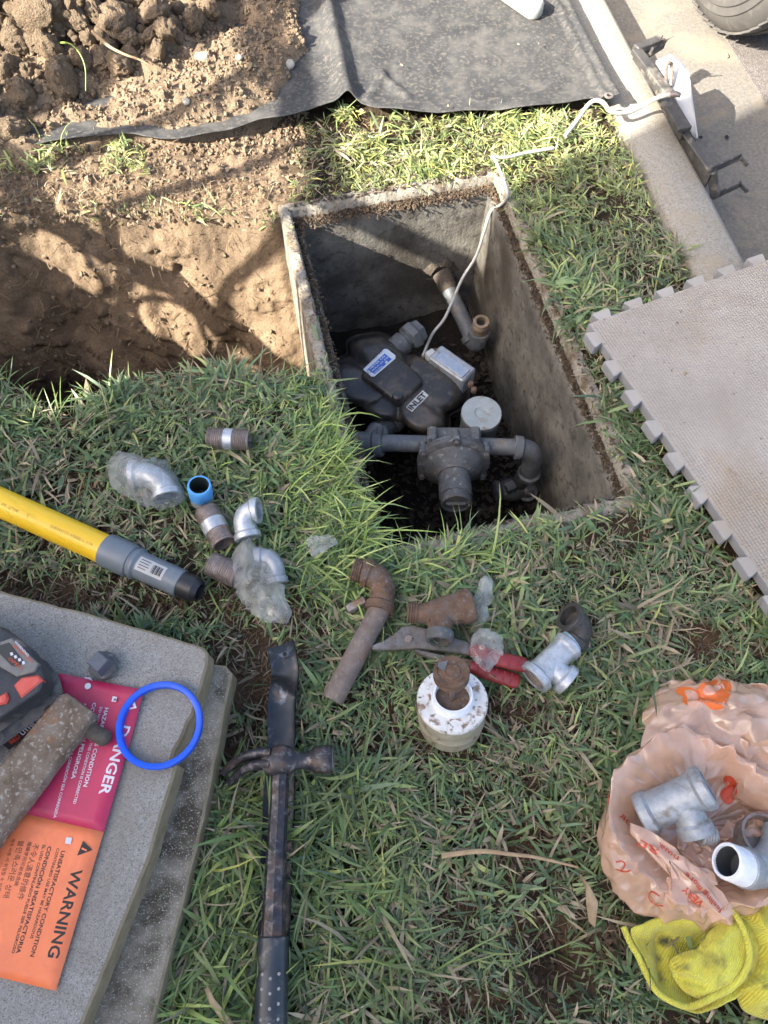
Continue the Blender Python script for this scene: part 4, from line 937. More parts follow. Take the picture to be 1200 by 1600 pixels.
def litter():
    r = random.Random(21)
    for (px, py, zz, L, lab) in [(1071, 583, .024, 9, 'short pale straw bit on the foam mat near its upper middle'), (1052, 545, .024, 3, 'tiny dark crumb on the foam mat above the straw bit'), (1078, 601, .024, 3, 'tiny brown crumb on the foam mat below the straw bit'), (1140, 735, .024, 9, 'crushed brown leaf bit on the foam mat near the right edge'), (1148, 741, .024, 7, 'small crushed leaf flake beside the larger one on the mat'),
                           (627, 101, .022, 7, 'small tan dirt crumb in the middle of the tarp'), (810, 69, .022, 5, 'pale chip on the tarp, the left one of the two below the plastic tool'), (842, 68, .022, 5, 'pale chip on the tarp nearest below the end of the plastic tool'), (700, 165, .026, 6, 'tan crumb on the front hem of the tarp'),
                           (50, 975, .079, 6, 'brown dirt speck on the upper slab above the battery'), (168, 1372, .081, 5, 'white chalk fleck on the slab right of the orange card')]:
        me = rock_mesh('litter', 1, int(px), M_leaf, .5); o = bpy.data.objects.new('litter', me); COL.objects.link(o); sc_ = L * .5 * S(px, py, zz); o.location = P(px, py, zz + sc_ * .15); o.scale = (sc_, sc_ * .45, sc_ * .3); o.rotation_euler = (0, 0, r.uniform(0, 3)); tag(o, lab, 'litter'); o['kind'] = 'thing'
litter()
def leaf(pts, name, lab, m, z=0.015):
    mb = MB(); L = [P(a, b, z + c) for a, b, c in pts]; n = len(L) // 2
    mb.add(L, [(i, i + 1, 2 * n - 2 - i, 2 * n - 1 - i) for i in range(n - 1)])
    o = single(name, mb, m, lab, 'dry leaf', angle=180); s = o.modifiers.new('thickness', 'SOLIDIFY'); s.thickness = 0.0006
M_leaf_ = mat('dry_leaf', [(0.45, 0.35, 0.21), (0.30, 0.21, 0.12)], 60, 0.8, bump=0.4)
leaf([(907, 1365, .01), (922, 1385, .014), (935, 1410, .012), (930, 1450, .0), (920, 1440, .0), (916, 1412, .004), (915, 1388, .006), (906, 1370, .01)], 'dry_leaf', 'curled tan dead leaf blade left of the peach bag', M_leaf)
leaf([(325, 1540, .01), (335, 1560, .015), (355, 1585, .015), (370, 1605, .0), (362, 1608, .0), (345, 1592, .01), (328, 1568, .01), (320, 1545, .01)], 'dry_leaf', 'curled tan dead leaf blade between the slabs and the pry bar', M_leaf)

# ------------------------------------------------------------------ tarp
def tarp():
    t = thing('ground_tarp', 'dusty dark grey fabric tarp spread over the lawn beside the kerb', 'tarp', P(700, 60, 0))
    lo = smooth_path([Vector((*PXY(a, b, 0.012), 0)) for a, b in TARP_LO], 8); L = plen(lo)
    n = 220; acc = [0]; 
    for i in range(len(lo) - 1): acc.append(acc[-1] + (lo[i + 1] - lo[i]).length)
    s = np.linspace(0, L, n); bx = np.interp(s, acc, [p.x for p in lo]); by = np.interp(s, acc, [p.y for p in lo])
    tx = np.interp(s, [0, L], [P(-400, -300, 0).x, P(838, -80, 0).x + 0.0]); e = P(885, 0, 0); c = P(966, 160, 0); d = (e - c).normalized()
    topR = c + d * 1.3; topL = Vector((-1.6, 2.9, 0))
    # keep columns roughly parallel to the right hem
    mnum = 130; V = []; F = []
    for j in range(mnum):
        q = (j / (mnum - 1)); q2 = q ** 1.25
        for i in range(n):
            f = i / (n - 1); ex = bx[i] + d.x * 1.3 * q2 - 0.0 * f; ey = by[i] + d.y * 1.3 * q2
            dist = q2 * 1.3
            px, py = proj(ex, ey, 0)
            z = 0.010 + 0.006 * float(fbm(ex, ey, 6, 3, 81)) + 0.0012 * float(fbm(ex, ey, 60, 3, 82))
            # crease running away from the edge near px 520
            for cx0, cy0, cx1, cy1, w, h in [(545, 160, 495, -60, 14, .022), (575, 165, 600, 120, 8, .007), (640, 160, 585, 115, 5, .006), (880, 30, 760, -10, 6, .006), (940, 150, 800, 165, 5, .0)]:
                tt = np.clip(((px - cx0) * (cx1 - cx0) + (py - cy0) * (cy1 - cy0)) / ((cx1 - cx0) ** 2 + (cy1 - cy0) ** 2), 0, 1)
                dd = math.hypot(px - cx0 - tt * (cx1 - cx0), py - cy0 - tt * (cy1 - cy0)); z += h * math.exp(-(dd / w) ** 2)
            # hems: stitched ridges
            if dist < 0.045: z += 0.0025
            rd = (1 - f) * L
            if 0.022 < rd < 0.030: z += 0.0055
            if rd < 0.03: z += 0.012 * (1 - rd / 0.03)
            z += 0.004 * math.exp(-(dist / 0.02) ** 2) * (1 + math.sin(f * 60) * .5)
            V.append((ex, ey, z))
    for j in range(mnum - 1):
        for i in range(n - 1): F.append((j * n + i, j * n + i + 1, (j + 1) * n + i + 1, (j + 1) * n + i))
    mb = MB(); mb.add(V, F); o = mesh_obj('fabric', mb, M_tarp, t, angle=180); s_ = o.modifiers.new('thickness', 'SOLIDIFY'); s_.thickness = 0.0014; s_.offset = -1
    mb = MB(); c1 = P(951, 150, 0.026); tube(mb, [c1, c1 + Vector((0, 0, .002))], [(0, .0045), (.002, .0045), (.002, .009), (0, .009)], 20, False, False); mesh_obj('grommet', mb, M_thread, t)
    mb = MB(); tube(mb, [c1 - Vector((0, 0, .001)), c1 + Vector((0, 0, .0005))], [(0, .0045), (.0015, .0045)], 20); mesh_obj('eyelet_hole', mb, M_dark, t)
tarp()
def handle():
    z0 = 0.03; mb = MB()
    a, b, c = P(770, -45, .055), P(822, 2, .04), P(838, 12, .032)
    pts = []
    A, B = P(776, -30, z0), P(834, 10, z0); x, y, z = frame(A, B)
    W = 0.021; loop = []
    Lh = (B - A).length
    rings = []
    for zz, ins in ((-.017, .003), (-.012, 0), (.008, 0), (.013, .004), (.013, .011), (.007, .012), (-.015, .012)):
        r = []
        w = W - ins
        for k in range(13): 
            an = -PI / 2 + PI * k / 12; r.append(A + x * (Lh + math.cos(an) * w) + y * (math.sin(an) * w) + z * zz)
        for k in range(13):
            an = PI / 2 + PI * k / 12; r.append(A + x * (math.cos(an) * w - .25) + y * (math.sin(an) * w) + z * zz)
        rings.append(r)
    loft(mb, rings, cap0=False, cap1=False)
    single('plastic_tool', mb, mat('pale_grey_plastic', [(0.27, 0.28, 0.26), (0.36, 0.37, 0.345)], 20, 0.5, bump=0.1, spots=((0.3, 0.27, 0.2), 50, .58, .72)), 'looped end of a pale grey plastic tool lying on the tarp', 'tool')
handle()

# ------------------------------------------------------------------ wires
def wires():
    mb = MB(); pts = [(865, 231, .022), (825, 238, .02), (790, 246, .024), (769, 245, .03), (775, 252, .03), (784, 275, .012), (793, 302, .006), (785, 318, -.02), (767, 330, -.05), (757, 360, -.08), (744, 400, -.13), (722, 436, -.17), (705, 475, -.20), (693, 500, -.21), (675, 523, -.22), (661, 556, -.20)]
    simple_tube(mb, smooth_path([P(a, b, c) for a, b, c in pts], 6), 0.0031, 10); single('tracer_wire', mb, M_wire, 'white insulated wire hanging into the meter box from the back lawn', 'wire')
    mb = MB(); pts = [(883, 212, .012), (900, 190, .02), (918, 165, .03), (930, 157, .036), (942, 160, .036), (952, 172, .03), (965, 177, .022), (985, 175, .015), (1003, 165, .02), (1022, 155, .035), (1040, 149, .05), (1060, 147, .055)]
    simple_tube(mb, smooth_path([P(a, b, c) for a, b, c in pts], 6), 0.0042, 10)
    L = MB(); simple_tube(L, smooth_path([P(1048, 148, .053), P(1056, 147, .056), P(1063, 149, .055)], 4), 0.007, 10, taper=.004)
    t = thing('bent_wire', 'white bent wire running from the lawn over the kerb to the steel frame', 'wire', P(950, 170, 0))
    mesh_obj('wire_core', mb, M_wire, t); mesh_obj('wire_tip', L, M_thread, t)
wires()

# ------------------------------------------------------------------ steel frame and white box in the gutter
def steel_frame():
    t = thing('steel_frame', 'black angle steel frame with hooked arms standing in the gutter', 'steel frame', P(1100, 290, -0.12))
    def part(name, segs, m=M_bracket, bev=0.0015):
        mb = MB()
        for a, b, w, h in segs: bar(mb, P(*a), P(*b), w, h, bev=bev)
        return mesh_obj(name, mb, m, t, angle=30)
    part('top_rail', [((993, 78, .03), (1044, 147, .03), .021, .012), ((1036, 147, .026), (1070, 203, .026), .028, .010)])
    part('rail_flange', [((992, 82, .012), (1039, 152, .012), .005, .028), ((1034, 152, .008), (1068, 210, .008), .005, .03)])
    part('end_rail', [((1062, 196, .012), (1112, 268, .006), .014, .005), ((1056, 206, -.02), (1103, 290, -.02), .004, .05)])
    part('post', [((1112, 268, .004), (1118, 306, -.045), .016, .016)])
    part('foot_plate', [((1058, 190, -.04), (1076, 228, -.07), .02, .012)])
    for pts, w in (([(1110, 266, .008), (1156, 246, .004), (1168, 259, -.004)], .006), ([(1116, 307, -.048), (1156, 288, -.05), (1168, 300, -.058)], .006)):
        mb = MB()
        for i in range(2): bar(mb, P(*pts[i]), P(*pts[i + 1]), .004, .016 if i == 0 else .008, bev=.0008)
        mesh_obj('arm', mb, M_bracket, t, angle=30)
    mb = MB(); bar(mb, P(992, 78, .03), P(1034, 62, .03), .018, .016, bev=.002); bar(mb, P(1012, 80, .02), P(1034, 66, .012), .02, .02, bev=.002); mesh_obj('arm', mb, M_bracket, t, angle=30)
    for a, b in (((1034, 66, .03), (1052, 57, .05)), ((1030, 66, .03), (1036, 54, .06)), ((1036, 70, .02), (1044, 62, .03))):
        mb = MB(); simple_tube(mb, [P(*a), P(*b)], .0012, 6); mesh_obj('tie_wire', mb, M_thread, t)
    # tall hook in the middle
    mb = MB(); pa = smooth_path([P(1041, 128, .03), P(1041, 105, .055), P(1046, 98, .06), P(1050, 105, .05), P(1048, 135, .03)], 6); simple_tube(mb, pa, .0035, 10); mesh_obj('hook', mb, M_rustpipe, t)
    mb = MB(); pa = smooth_path([P(1068, 100, .02), P(1095, 80, .035), P(1103, 70, .045)], 5)
    # white box
    w = thing('white_box', 'white plastic box lid with a small blue print wedged in the black steel frame', 'box', P(1070, 150, -0.12))
    top = [(1025, 95), (1046, 85), (1073, 109), (1076, 112), (1081, 160), (1089, 218), (1082, 212), (1052, 150)]
    zt = [.03, .035, .04, .04, .025, -.01, -.01, .02]; zb = [-.0] * 8
    A = [P(x, y, z) for (x, y), z in zip(top, zt)]
    B = [p + Vector((0.02, 0.01, -0.085)) if i < 5 else p + Vector((.02, .01, -0.07)) for i, p in enumerate(A)]
    mb = MB(); cen = sum(A, Vector()) / 8
    Ain = [p.lerp(cen, .06) + Vector((0, 0, .002)) for p in A]
    loft(mb, [B, A, Ain]); mesh_obj('box_body', mb, M_white, w, angle=25)
    mb = MB(); pth = [P(1047, 86, .038), P(1075, 112, .043), P(1089, 216, -.006)]; simple_tube(mb, pth, .0022, 8); mesh_obj('rim', mb, M_white, w)
    N = (A[1] - A[0]).cross(A[3] - A[0]).normalized()
    if N.z < 0: N = -N
    o = text_part('VISTRA', 'print', M_blueprint, w, P(1053, 93, .0425), P(1067, 108, .0445), .006, nrm=N)
    mb = MB(); cc = P(1046, 98, .0405); tube(mb, [cc, cc + N * .0006], [(0, .004), (.0006, .004)], 14); mesh_obj('logo', mb, M_blueprint, w)
steel_frame()
def street_bits():
    mb = MB(); 
    def zf(x, y, t): return -0.124 + 0.006 * (1 - t) + 0.004 * float(fbm(x, y, 60, 3, 5))
    star_sheet(mb, [(985, 55), (1010, 50), (1022, 60), (1030, 75), (1050, 95), (1030, 105), (1000, 92), (980, 70)], (1008, 76), zf, 10, 40)
    o = single('rust_dirt', mb, mat('rusty_dirt', [(0.12, 0.05, 0.03), (0.2, 0.085, 0.05)], 50, .95, bump=.8, bdist=.004), 'reddish brown dirt patch in the gutter behind the steel frame', 'dirt')
    for i, (px, py, r_, lab) in enumerate([(1095, 214, 3, 'dark leaf bit on the gutter under the steel frame'), (1136, 214, 3.5, 'dark leaf bit on the gutter right of the sign box'), (1136, 86, 4, 'tan leaf scrap on the street below the tyre')]):
        me = rock_mesh('litter', 1, 300 + i, M_leaf if i == 2 else M_dark, .4); o = bpy.data.objects.new('litter', me); COL.objects.link(o); s = r_ * S(px, py, -.11); q = P(px, py, -.115); o.location = q; o.scale = (s, s * 1.3, s * .4); tag(o, lab, 'litter'); o['kind'] = 'thing'
street_bits()

# ------------------------------------------------------------------ parked car wheel
def car():
    c = Vector((0.80, 1.93, -0.115)) ; R = 0.32; W = 0.20
    c = P(1090, 46, -0.115); c = c + KD * 0.06
    t = thing('parked_car', 'parked car whose dusty tyre stands on the street at the top right corner', 'car', c)
    cc = c + Vector((0, 0, R)); ax = KN
    path = [cc, cc + ax * W]
    def ring(st, name, m, parent=t, seg=96, caps=False): 
        mb = MB(); tube(mb, path, st, seg, caps, caps); return mesh_obj(name, mb, m, parent, angle=35)
    ty = ring([(0.02, .20), (0.006, .215), (0.0, .235), (0.002, .262), (0.006, .264), (0.006, .280), (0.010, .282), (0.014, .296), (0.022, .303), (0.026, .309), (0.034, .315), (0.046, .3185), (0.1, .32), (0.154, .3185), (.166, .315), (.178, .305), (.19, .28), (.2, .24), (.18, .20)], 'tyre', M_tyre)
    # tread blocks on shoulder and crown
    mb = MB()
    for row, (s, w) in enumerate(((0.036, .024), (0.068, .026), (0.10, .026), (0.132, .026), (0.164, .024))):
        for k in range(64):
            a = 2 * PI * (k + 0.5 * (row % 2)) / 64; rad = 0.320 if 0 < row < 4 else .3155; d = Vector((0, 0, 1)) * math.cos(a) + KD * math.sin(a)
            tg = -Vector((0, 0, 1)) * math.sin(a) + KD * math.cos(a); p = cc + ax * s + d * rad
            bar(mb, p - (tg * .011 + ax * .004), p + (tg * .011 + ax * .004), w, .005, up=d, bev=.0008)
    mesh_obj('tread', mb, M_tyre, ty, angle=30)
    rm = ring([(0.03, .02), (0.03, .16), (0.012, .19), (0.006, .212), (0.03, .214), (0.06, .2)], 'rim', mat('alloy', [(0.5, .5, .5)], 10, .35, metal=.8, bump=0), caps=True)
    # second wheel and simple body beyond the frame
    mb = MB(); x0 = 0.012; 
    prof = [(0.02, .16), (0.0, .30), (-0.005, .62), (0.03, .72), (0.14, .95), (0.30, 1.32), (1.35, 1.34), (1.55, .95), (1.68, .70), (1.68, .2), (1.5, .16)]
    rings = []
    for s, k in ((0.5, .9), (0.62, 1), (2.0, 1), (3.4, 1), (3.6, .85)):
        rings.append([c + KD * s + KN * (a if a > .5 else a + 0) + Vector((0, 0, z * k)) for a, z in prof])
    loft(mb, rings); mesh_obj('body', mb, M_car, t, angle=30)
    mb = MB(); cp = cc + KD * 2.55; tube(mb, [cp, cp + ax * W], [(0, .2), (0, .28), (.03, .315), (.17, .315), (.2, .28), (.2, .2)], 48); mesh_obj('tyre', mb, M_tyre, t)
car()

# ------------------------------------------------------------------ foam mat
def foam_mat():
    O = P(920, 505, 0.022); A = P(1192, 905, 0.022); B = P(1200, 447, 0.022)
    ea = (A - O); La = ea.length; ea.normalize(); eb = (B - O); eb = (eb - ea * eb.dot(ea)).normalized(); 
    # teeth profile along an edge of length 0.61 between corner squares
    Lm = 0.62; n = 10; pitch = Lm / n; d = 0.016
    def edge(p0, dirv, outv, first_out=True):
        pts = []; k = pitch / 2
        for i in range(n):
            s = i * pitch
            # dovetail tooth: rises, flares
            a0 = s + k * 0.5 + 0.003; a1 = s + k * 1.5 - 0.003
            pts += [(s, 0), (a0, 0.0), (a0 - 0.004, d * .75), (a0 - .003, d), (a1 + .003, d), (a1 + 0.004, d * .75), (a1, 0)]
        return [p0 + dirv * s + outv * o for s, o in pts]
    P1 = O + ea * Lm; P2 = P1 + eb * Lm; P3 = O + eb * Lm
    loop = edge(O, ea, -eb) + edge(P1, eb, ea) + edge(P2, -ea, eb) + edge(P3, -eb, -ea)
    mb = MB(); th = 0.019
    pts = [(p.x, p.y) for p in loop]
    # slight tilt: follow plane z
    t = thing('foam_mat', 'pale grey interlocking foam floor mat with toothed edges right of the meter box', 'foam mat', P(1060, 660, 0))
    prism(mb, pts, 0.022 - th, 0.022, bev=0.0012, mi=0, side_mi=1)
    mesh_obj('sheet', mb, [M_foam, M_foamside], t, angle=25)
    # raised woven texture: fine ridges as geometry
    mb = MB(); step = 0.0052; m_ = int(Lm / step)
    V = []; F = []
    for i in range(m_):
        s = 0.004 + i * step
        for a, b, dirs in ((O + ea * s + eb * .002, O + ea * s + eb * (Lm - .002), ea), (O + eb * s + ea * .002, O + eb * s + ea * (Lm - .002), eb)):
            w = .0011; o = len(V); h = Vector((0, 0, .0015)); z = Vector((0, 0, .0001))
            V += [a - dirs * w + z, a + h, a + dirs * w + z, b - dirs * w + z, b + h, b + dirs * w + z]; F += [(o, o + 1, o + 4, o + 3), (o + 1, o + 2, o + 5, o + 4)]
    mb.add(V, F); o = mesh_obj('woven_ridges', mb, M_foam, t, smooth=False); o['kind'] = 'stuff'
foam_mat()

# ------------------------------------------------------------------ slabs
def ccw(pts):
    a = sum(pts[i - 1][0] * pts[i][1] - pts[i][0] * pts[i - 1][1] for i in range(len(pts)))
    return pts if a > 0 else pts[::-1]
def slab(name, pxs, z0, z1, m, label, notch=None):
    corner = [P(x, y, z1) for x, y in pxs]; pts = []
    r = random.Random(int(z1 * 1000)); n = len(corner)
    for i in range(n):
        a, b = corner[i], corner[(i + 1) % n]; L = (b - a).length; k = max(1, int(L / 0.012)); nrm = Vector((-(b - a).y, (b - a).x, 0)).normalized()
        for j in range(k):
            q = a.lerp(b, j / k); off = 0.0013 * float(fbm(q.x, q.y, 120, 3, 91))
            if notch:
                for cx, cy, rr, dp in notch:
                    w = P(cx, cy, z1); dd = (q - w).length; off += dp * math.exp(-(dd / rr) ** 2)
            q2 = q + nrm * off; pts.append((q2.x, q2.y))
    area = sum(pts[i - 1][0] * pts[i][1] - pts[i][0] * pts[i - 1][1] for i in range(len(pts)))
    if area < 0: pts = pts[::-1]
    mb = MB(); prism(mb, pts, z0, z1, bev=0.003, side_mi=1)
    return single(name, mb, [m, M_slabside], label, 'concrete slab', angle=40)
slab('concrete_slab', SLAB_LO, 0.0, 0.038, M_slab2, 'lower dirty concrete slab mostly covered by the slab on top', notch=None)
slab('concrete_slab', SLAB_UP, 0.039, 0.078, M_slab, 'upper speckled grey concrete slab carrying the red and orange card', notch=None)
ZS = 0.078
# chip in the slab edge: rough pocket
def chip():
    mb = MB()
    def zf(x, y, t): return ZS + 0.0012 - 0.0 + 0.0006 * float(vn(x * 200, y * 200))
    star_sheet(mb, [(292, 1118), (300, 1125), (296, 1150), (284, 1180), (270, 1185), (265, 1172), (272, 1150), (283, 1130)], (282, 1152), zf, 5, 30)
    return None
    return single('soil_smear', mb, mat('chip_dirt', [(0.14, .09, .06), (.24, .17, .12)], 80, .95, bump=.9, bdist=.004), 'brown earth in the broken notch of the upper slab inside the blue ring', 'soil')
chip()

# ------------------------------------------------------------------ red and orange card
def card():
    z = ZS + 0.0035
    t = thing('warning_card', 'red and orange danger and warning card lying on the upper slab', 'card', P(120, 1300, ZS))
    def sheet(name, q, m, lift=None, n=16, k=8):
        a, b, c, d = [P(x, y, z) for x, y in q]; V = []; F = []
        for j in range(n + 1):
            for i in range(k + 1):
                s, u = i / k, j / n; p = a.lerp(b, s).lerp(d.lerp(c, s), u); zz = 0.0008 + 0.0016 * abs(float(fbm(p.x, p.y, 22, 2, 5)))
                if lift: zz += lift(s, u)
                V.append((p.x, p.y, p.z + zz))
        for j in range(n):
            for i in range(k): F.append((j * (k + 1) + i, j * (k + 1) + i + 1, (j + 1) * (k + 1) + i + 1, (j + 1) * (k + 1) + i))
        mb = MB(); mb.add(V, F); o = mesh_obj(name, mb, m, t, angle=180); s_ = o.modifiers.new('thickness', 'SOLIDIFY'); s_.thickness = .0006; return o
    up = lambda s, u: 0.006 * max(0, .25 - u) * 4 * abs(s - .5) * 1.0
    sr = sheet('red_half', [(95, 1053), (227, 1079), (163, 1300), (-22, 1257)], M_tagred, up)
    so_ = sheet('orange_half', [(-22, 1257), (163, 1300), (88, 1548), (-60, 1512)], M_tagorange)
    br, bo = bvh(sr), bvh(so_)
    def tx(s, a, b, h, m, red, bold=0.0, cjk=False):
        k = S(100, 1300, z); text_part(s, 'lettering', m, t, P(*a, z), P(*b, z), h * k, bold=bold, surf=br if red else bo, lift=.0009)
    tx('DANGER', (190, 1133), (155, 1241), 17, M_wprint, True, .022)
    tx('HAZARDOUS CONDITION', (165, 1106), (131, 1229), 6.5, M_wprint, True, .022)
    tx('DO NOT USE UNTIL THIS CONDITION IS CORRECTED', (157, 1105), (115, 1256), 4.6, M_wprint, True, .014)
    tx('CONDICIÓN PELIGROSA', (146, 1098), (112, 1217), 6.3, M_wprint, True, .022)
    tx('NO LO USE HASTA QUE LA CONDICIÓN SEA CORREGIDA', (132, 1100), (84, 1278), 4.6, M_wprint, True, .014)
    tx('TIENE SU DUEÑO', (90, 1085), (63, 1165), 5, M_wprint, True, .01)
    tx('WARNING', (114, 1357), (75, 1495), 17, M_ink, False, .022)
    tx('UNSATISFACTORY CONDITION', (97, 1329), (48, 1494), 6.2, M_ink, False, .018)
    tx('CONTINUED USE MAY BE HAZARDOUS', (90, 1325), (48, 1466), 4.5, M_ink, False, .01)
    tx('CONDICIÓN INSATISFACTORIA', (76, 1322), (26, 1489), 6.2, M_ink, False, .018)
    tx('EL USO CONTINUADO PUEDE SER PELIGROSO', (68, 1320), (19, 1489), 4.5, M_ink, False, .01)
    tx('不令人滿意的條件', (54, 1318), (28, 1405), 8, M_inkfade, False)
    tx('繼續使用可能有危險', (46, 1315), (23, 1384), 5, M_inkfade, False)
    tx('불만족스러운 상태', (31, 1313), (6, 1402), 8, M_inkfade, False)
    tx('계속 사용 시 위험할 수 있음', (20, 1310), (-4, 1392), 5, M_inkfade, False)
    def tri(pts, m, name='warning_triangle', l=.0012):
        V = []
        for a, b in pts:
            q = P(a, b, z)
            for sf in (br, bo):
                h = sf.ray_cast(Vector((q.x, q.y, .6)), Vector((0, 0, -1)))
                if h[0] is not None: q = Vector((q.x, q.y, h[0].z)); break
            V.append(q + Vector((0, 0, l + .0006)))
        mb = MB(); mb.add(V, [tuple(range(len(pts)))]); return mesh_obj(name, mb, m, t, smooth=False)
    tri([(131, 1314), (146, 1328), (122, 1337)], M_ink)
    tri([(130, 1324), (138, 1328), (137, 1330), (129, 1327)], M_tagorange, 'exclamation_mark', .002)
    tri([(212, 1097), (215, 1107), (197, 1111)], M_wprint)
    tri([(209, 1102), (210, 1106), (203, 1107)], M_tagred, 'exclamation_mark', .002)
    tri([(105, 1308), (114, 1309), (112, 1319), (103, 1318)], M_wprint, 'tick_box')
    tri([(178, 1089), (185, 1090), (183, 1098), (176, 1097)], M_wprint, 'tick_box', .0022)
    text_part('x', 'tick', M_ink, t, P(179.5, 1091.5, z + .003), P(178.5, 1096, z + .003), 5 * S(180, 1095, z), bold=.03, surf=br, lift=.0045)
    # tie hole
    mb = MB(); c = P(139, 1073, z); tube(mb, [c, c + Vector((0, 0, .0012 + .003))], [(0, .0038), (.0042, .0038)], 20); mesh_obj('tie_hole', mb, M_silver, t)
    tri([(134, 1059), (144, 1060), (148, 1066), (144, 1064), (141, 1063), (136, 1062)], M_wprint, 'tie_mark', .0045)
card()

# ------------------------------------------------------------------ blue ring
mb = MB(); c = P(250, 1133, ZS + .008); R = 67 * S(250, 1133, ZS + .01)
tube(mb, [c + Vector((0, 0, -.0035)), c + Vector((0, 0, .006))], [(0.0005, R - .0075), (0, R - .006), (0, R - .001), (.001, R), (.0085, R), (.0095, R - .001), (.0095, R - .0055), (.0085, R - .0070), (.0005, R - .0075)], 96, False, False)
single('blue_ring', mb, M_bluering, 'bright blue plastic ring lying over the card edge on the slab', 'ring')

# ------------------------------------------------------------------ square plug
def plug():
    c = P(167, 1043, ZS); t = thing('square_head_plug', 'dark grey square headed pipe plug standing on the slab', 'pipe plug', c); k = S(165, 1040, ZS)
    mb = MB(); tube(mb, [c, c + Vector((0, 0, .016))], [(0, .0155)] + threads(0.001, .010, .0165, .002, .0007) + [(.011, .0175), (.0145, .0175), (.016, .0165)], 32); mesh_obj('threaded_body', mb, M_greydirty, t)
    mb = MB(); tube(mb, [c + Vector((0, 0, .015)), c + Vector((0, 0, .034))], [(0, .0170), (.001, .0155), (.012, .0145), (.0125 + .004, .0138), (.019, .0125)], 4, up=(math.cos(.9), math.sin(.9), 0)); o = mesh_obj('square_head', mb, mat('plug_head', [(.085, .095, .115), (.12, .13, .15)], 60, .55, metal=.2, bump=.2), t, angle=30)
    o.modifiers.new('bevel', 'BEVEL').width = .0018
    s = 0
plug()

# ------------------------------------------------------------------ power tool battery
def battery():
    zt = ZS + .062; t = thing('tool_battery', 'dirty black and red cordless tool battery at the left edge on the slab', 'battery', P(20, 1080, ZS))
    top = [(-90, 950), (-20, 970), (14, 984), (44, 1008), (66, 1040), (72, 1062), (64, 1080), (10, 1118), (-60, 1165), (-110, 1185)]
    bot = [(-90, 985), (-10, 1000), (38, 1012), (74, 1034), (93, 1060), (99, 1082), (90, 1100), (30, 1145), (-40, 1196), (-100, 1230)]
    def R(pts, z, k=0.0, cen=(-20, 1075)): return [P(x + (cen[0] - x) * k, y + (cen[1] - y) * k, z) for x, y in pts]
    mid = [((a[0] * .55 + b[0] * .45), (a[1] * .55 + b[1] * .45)) for a, b in zip(top, bot)]
    mb = MB(); loft(mb, [R(bot, ZS + .002, .02), R(bot, ZS + .006), R(bot, ZS + .022), R(mid, ZS + .026, .05), R(mid, ZS + .030, .05), R(mid, ZS + .034, 0), R(top, zt - .008, 0), R(top, zt - .002, .03), R(top, zt, .08)])
    o = mesh_obj('case', mb, M_toolblack, t, angle=40)
    # raised label panel
    def plate(name, q, z, h, m, bev=.001):
        pts = [(P(x, y, z).x, P(x, y, z).y) for x, y in q]; mb = MB(); prism(mb, pts, z - .004, z + h, bev=bev); return mesh_obj(name, mb, m, t, angle=30)
    plate('label_panel', [(-20, 1012), (20, 998), (62, 1038), (56, 1050), (28, 1058), (-20, 1030)], zt, .004, mat('panel_grey', [(.13, .125, .115), (.2, .19, .175)], 50, .6, bump=.2, spots=((.3, .26, .21), 40, .55, .7)))
    plate('label_print', [(-4, 1010), (14, 1004), (36, 1032), (30, 1042), (18, 1040), (-6, 1016)], zt + .004, .0008, mat('label_black', [(.03, .03, .03)], 40, .5, bump=0), .0003)
    for i in range(4):
        plate('charge_light', [(15.5 + i * 6.2, 1020 + i * 4.6), (19.5 + i * 6.2, 1019 + i * 4.6), (21 + i * 6.2, 1023 + i * 4.6), (17 + i * 6.2, 1024.5 + i * 4.6)], zt + .0052, .0004, M_wprint, .0002)
    text_part('WARNING', 'lettering', M_wprint, t, P(22, 1003, zt + .0055), P(43, 1026, zt + .0055), .0028, bold=.01)
    text_part('BATTERY LEVEL', 'lettering', M_redprint, t, P(20, 1010, zt + .0055), P(50, 1036, zt + .0055), .003, bold=.01)
    text_part('OPEN', 'lettering', M_redprint, t, P(12, 1030, zt + .0055), P(32, 1046, zt + .0055), .0035, bold=.01)
    plate('release_button', [(24, 1072), (36, 1060), (62, 1056), (70, 1064), (56, 1076), (36, 1092)], zt - .004, .006, M_toolred, .002)
    plate('release_button', [(-14, 1098), (12, 1082), (16, 1092), (12, 1100), (-14, 1106)], zt - .001, .005, M_toolred, .002)
    # side strip
    A = [P(70, 1092, ZS + .033), P(0, 1141, ZS + .033)]
    a = P(6, 1163, ZS + .012); b = P(76, 1106, ZS + .012)
    x = (b - a).normalized(); up = Vector((0, 0, 1)); nr = x.cross(up); nr.normalize()
    if nr.dot(Vector((0, 0, 1)) + Vector((1, -1, 0))) < 0: nr = -nr
    tilt = (nr * .8 + up * .6).normalized()
    mb = MB(); bar(mb, a + tilt * .004, b + tilt * .004, .016, .004, up=tilt, bev=.001); mesh_obj('side_strip', mb, M_blackplastic, t, angle=30)
    a2 = a + tilt * .0068 - tilt.cross(x) * .003; b2 = b + tilt * .0068 - tilt.cross(x) * .003
    text_part('RED', 'lettering', M_redprint, t, a2.lerp(b2, .12), a2.lerp(b2, .32), .0062, bold=.02, nrm=tilt)
    text_part('LITHIUM', 'lettering', M_wprint, t, a2.lerp(b2, .36), a2.lerp(b2, .80), .0062, bold=.02, nrm=tilt)
battery()

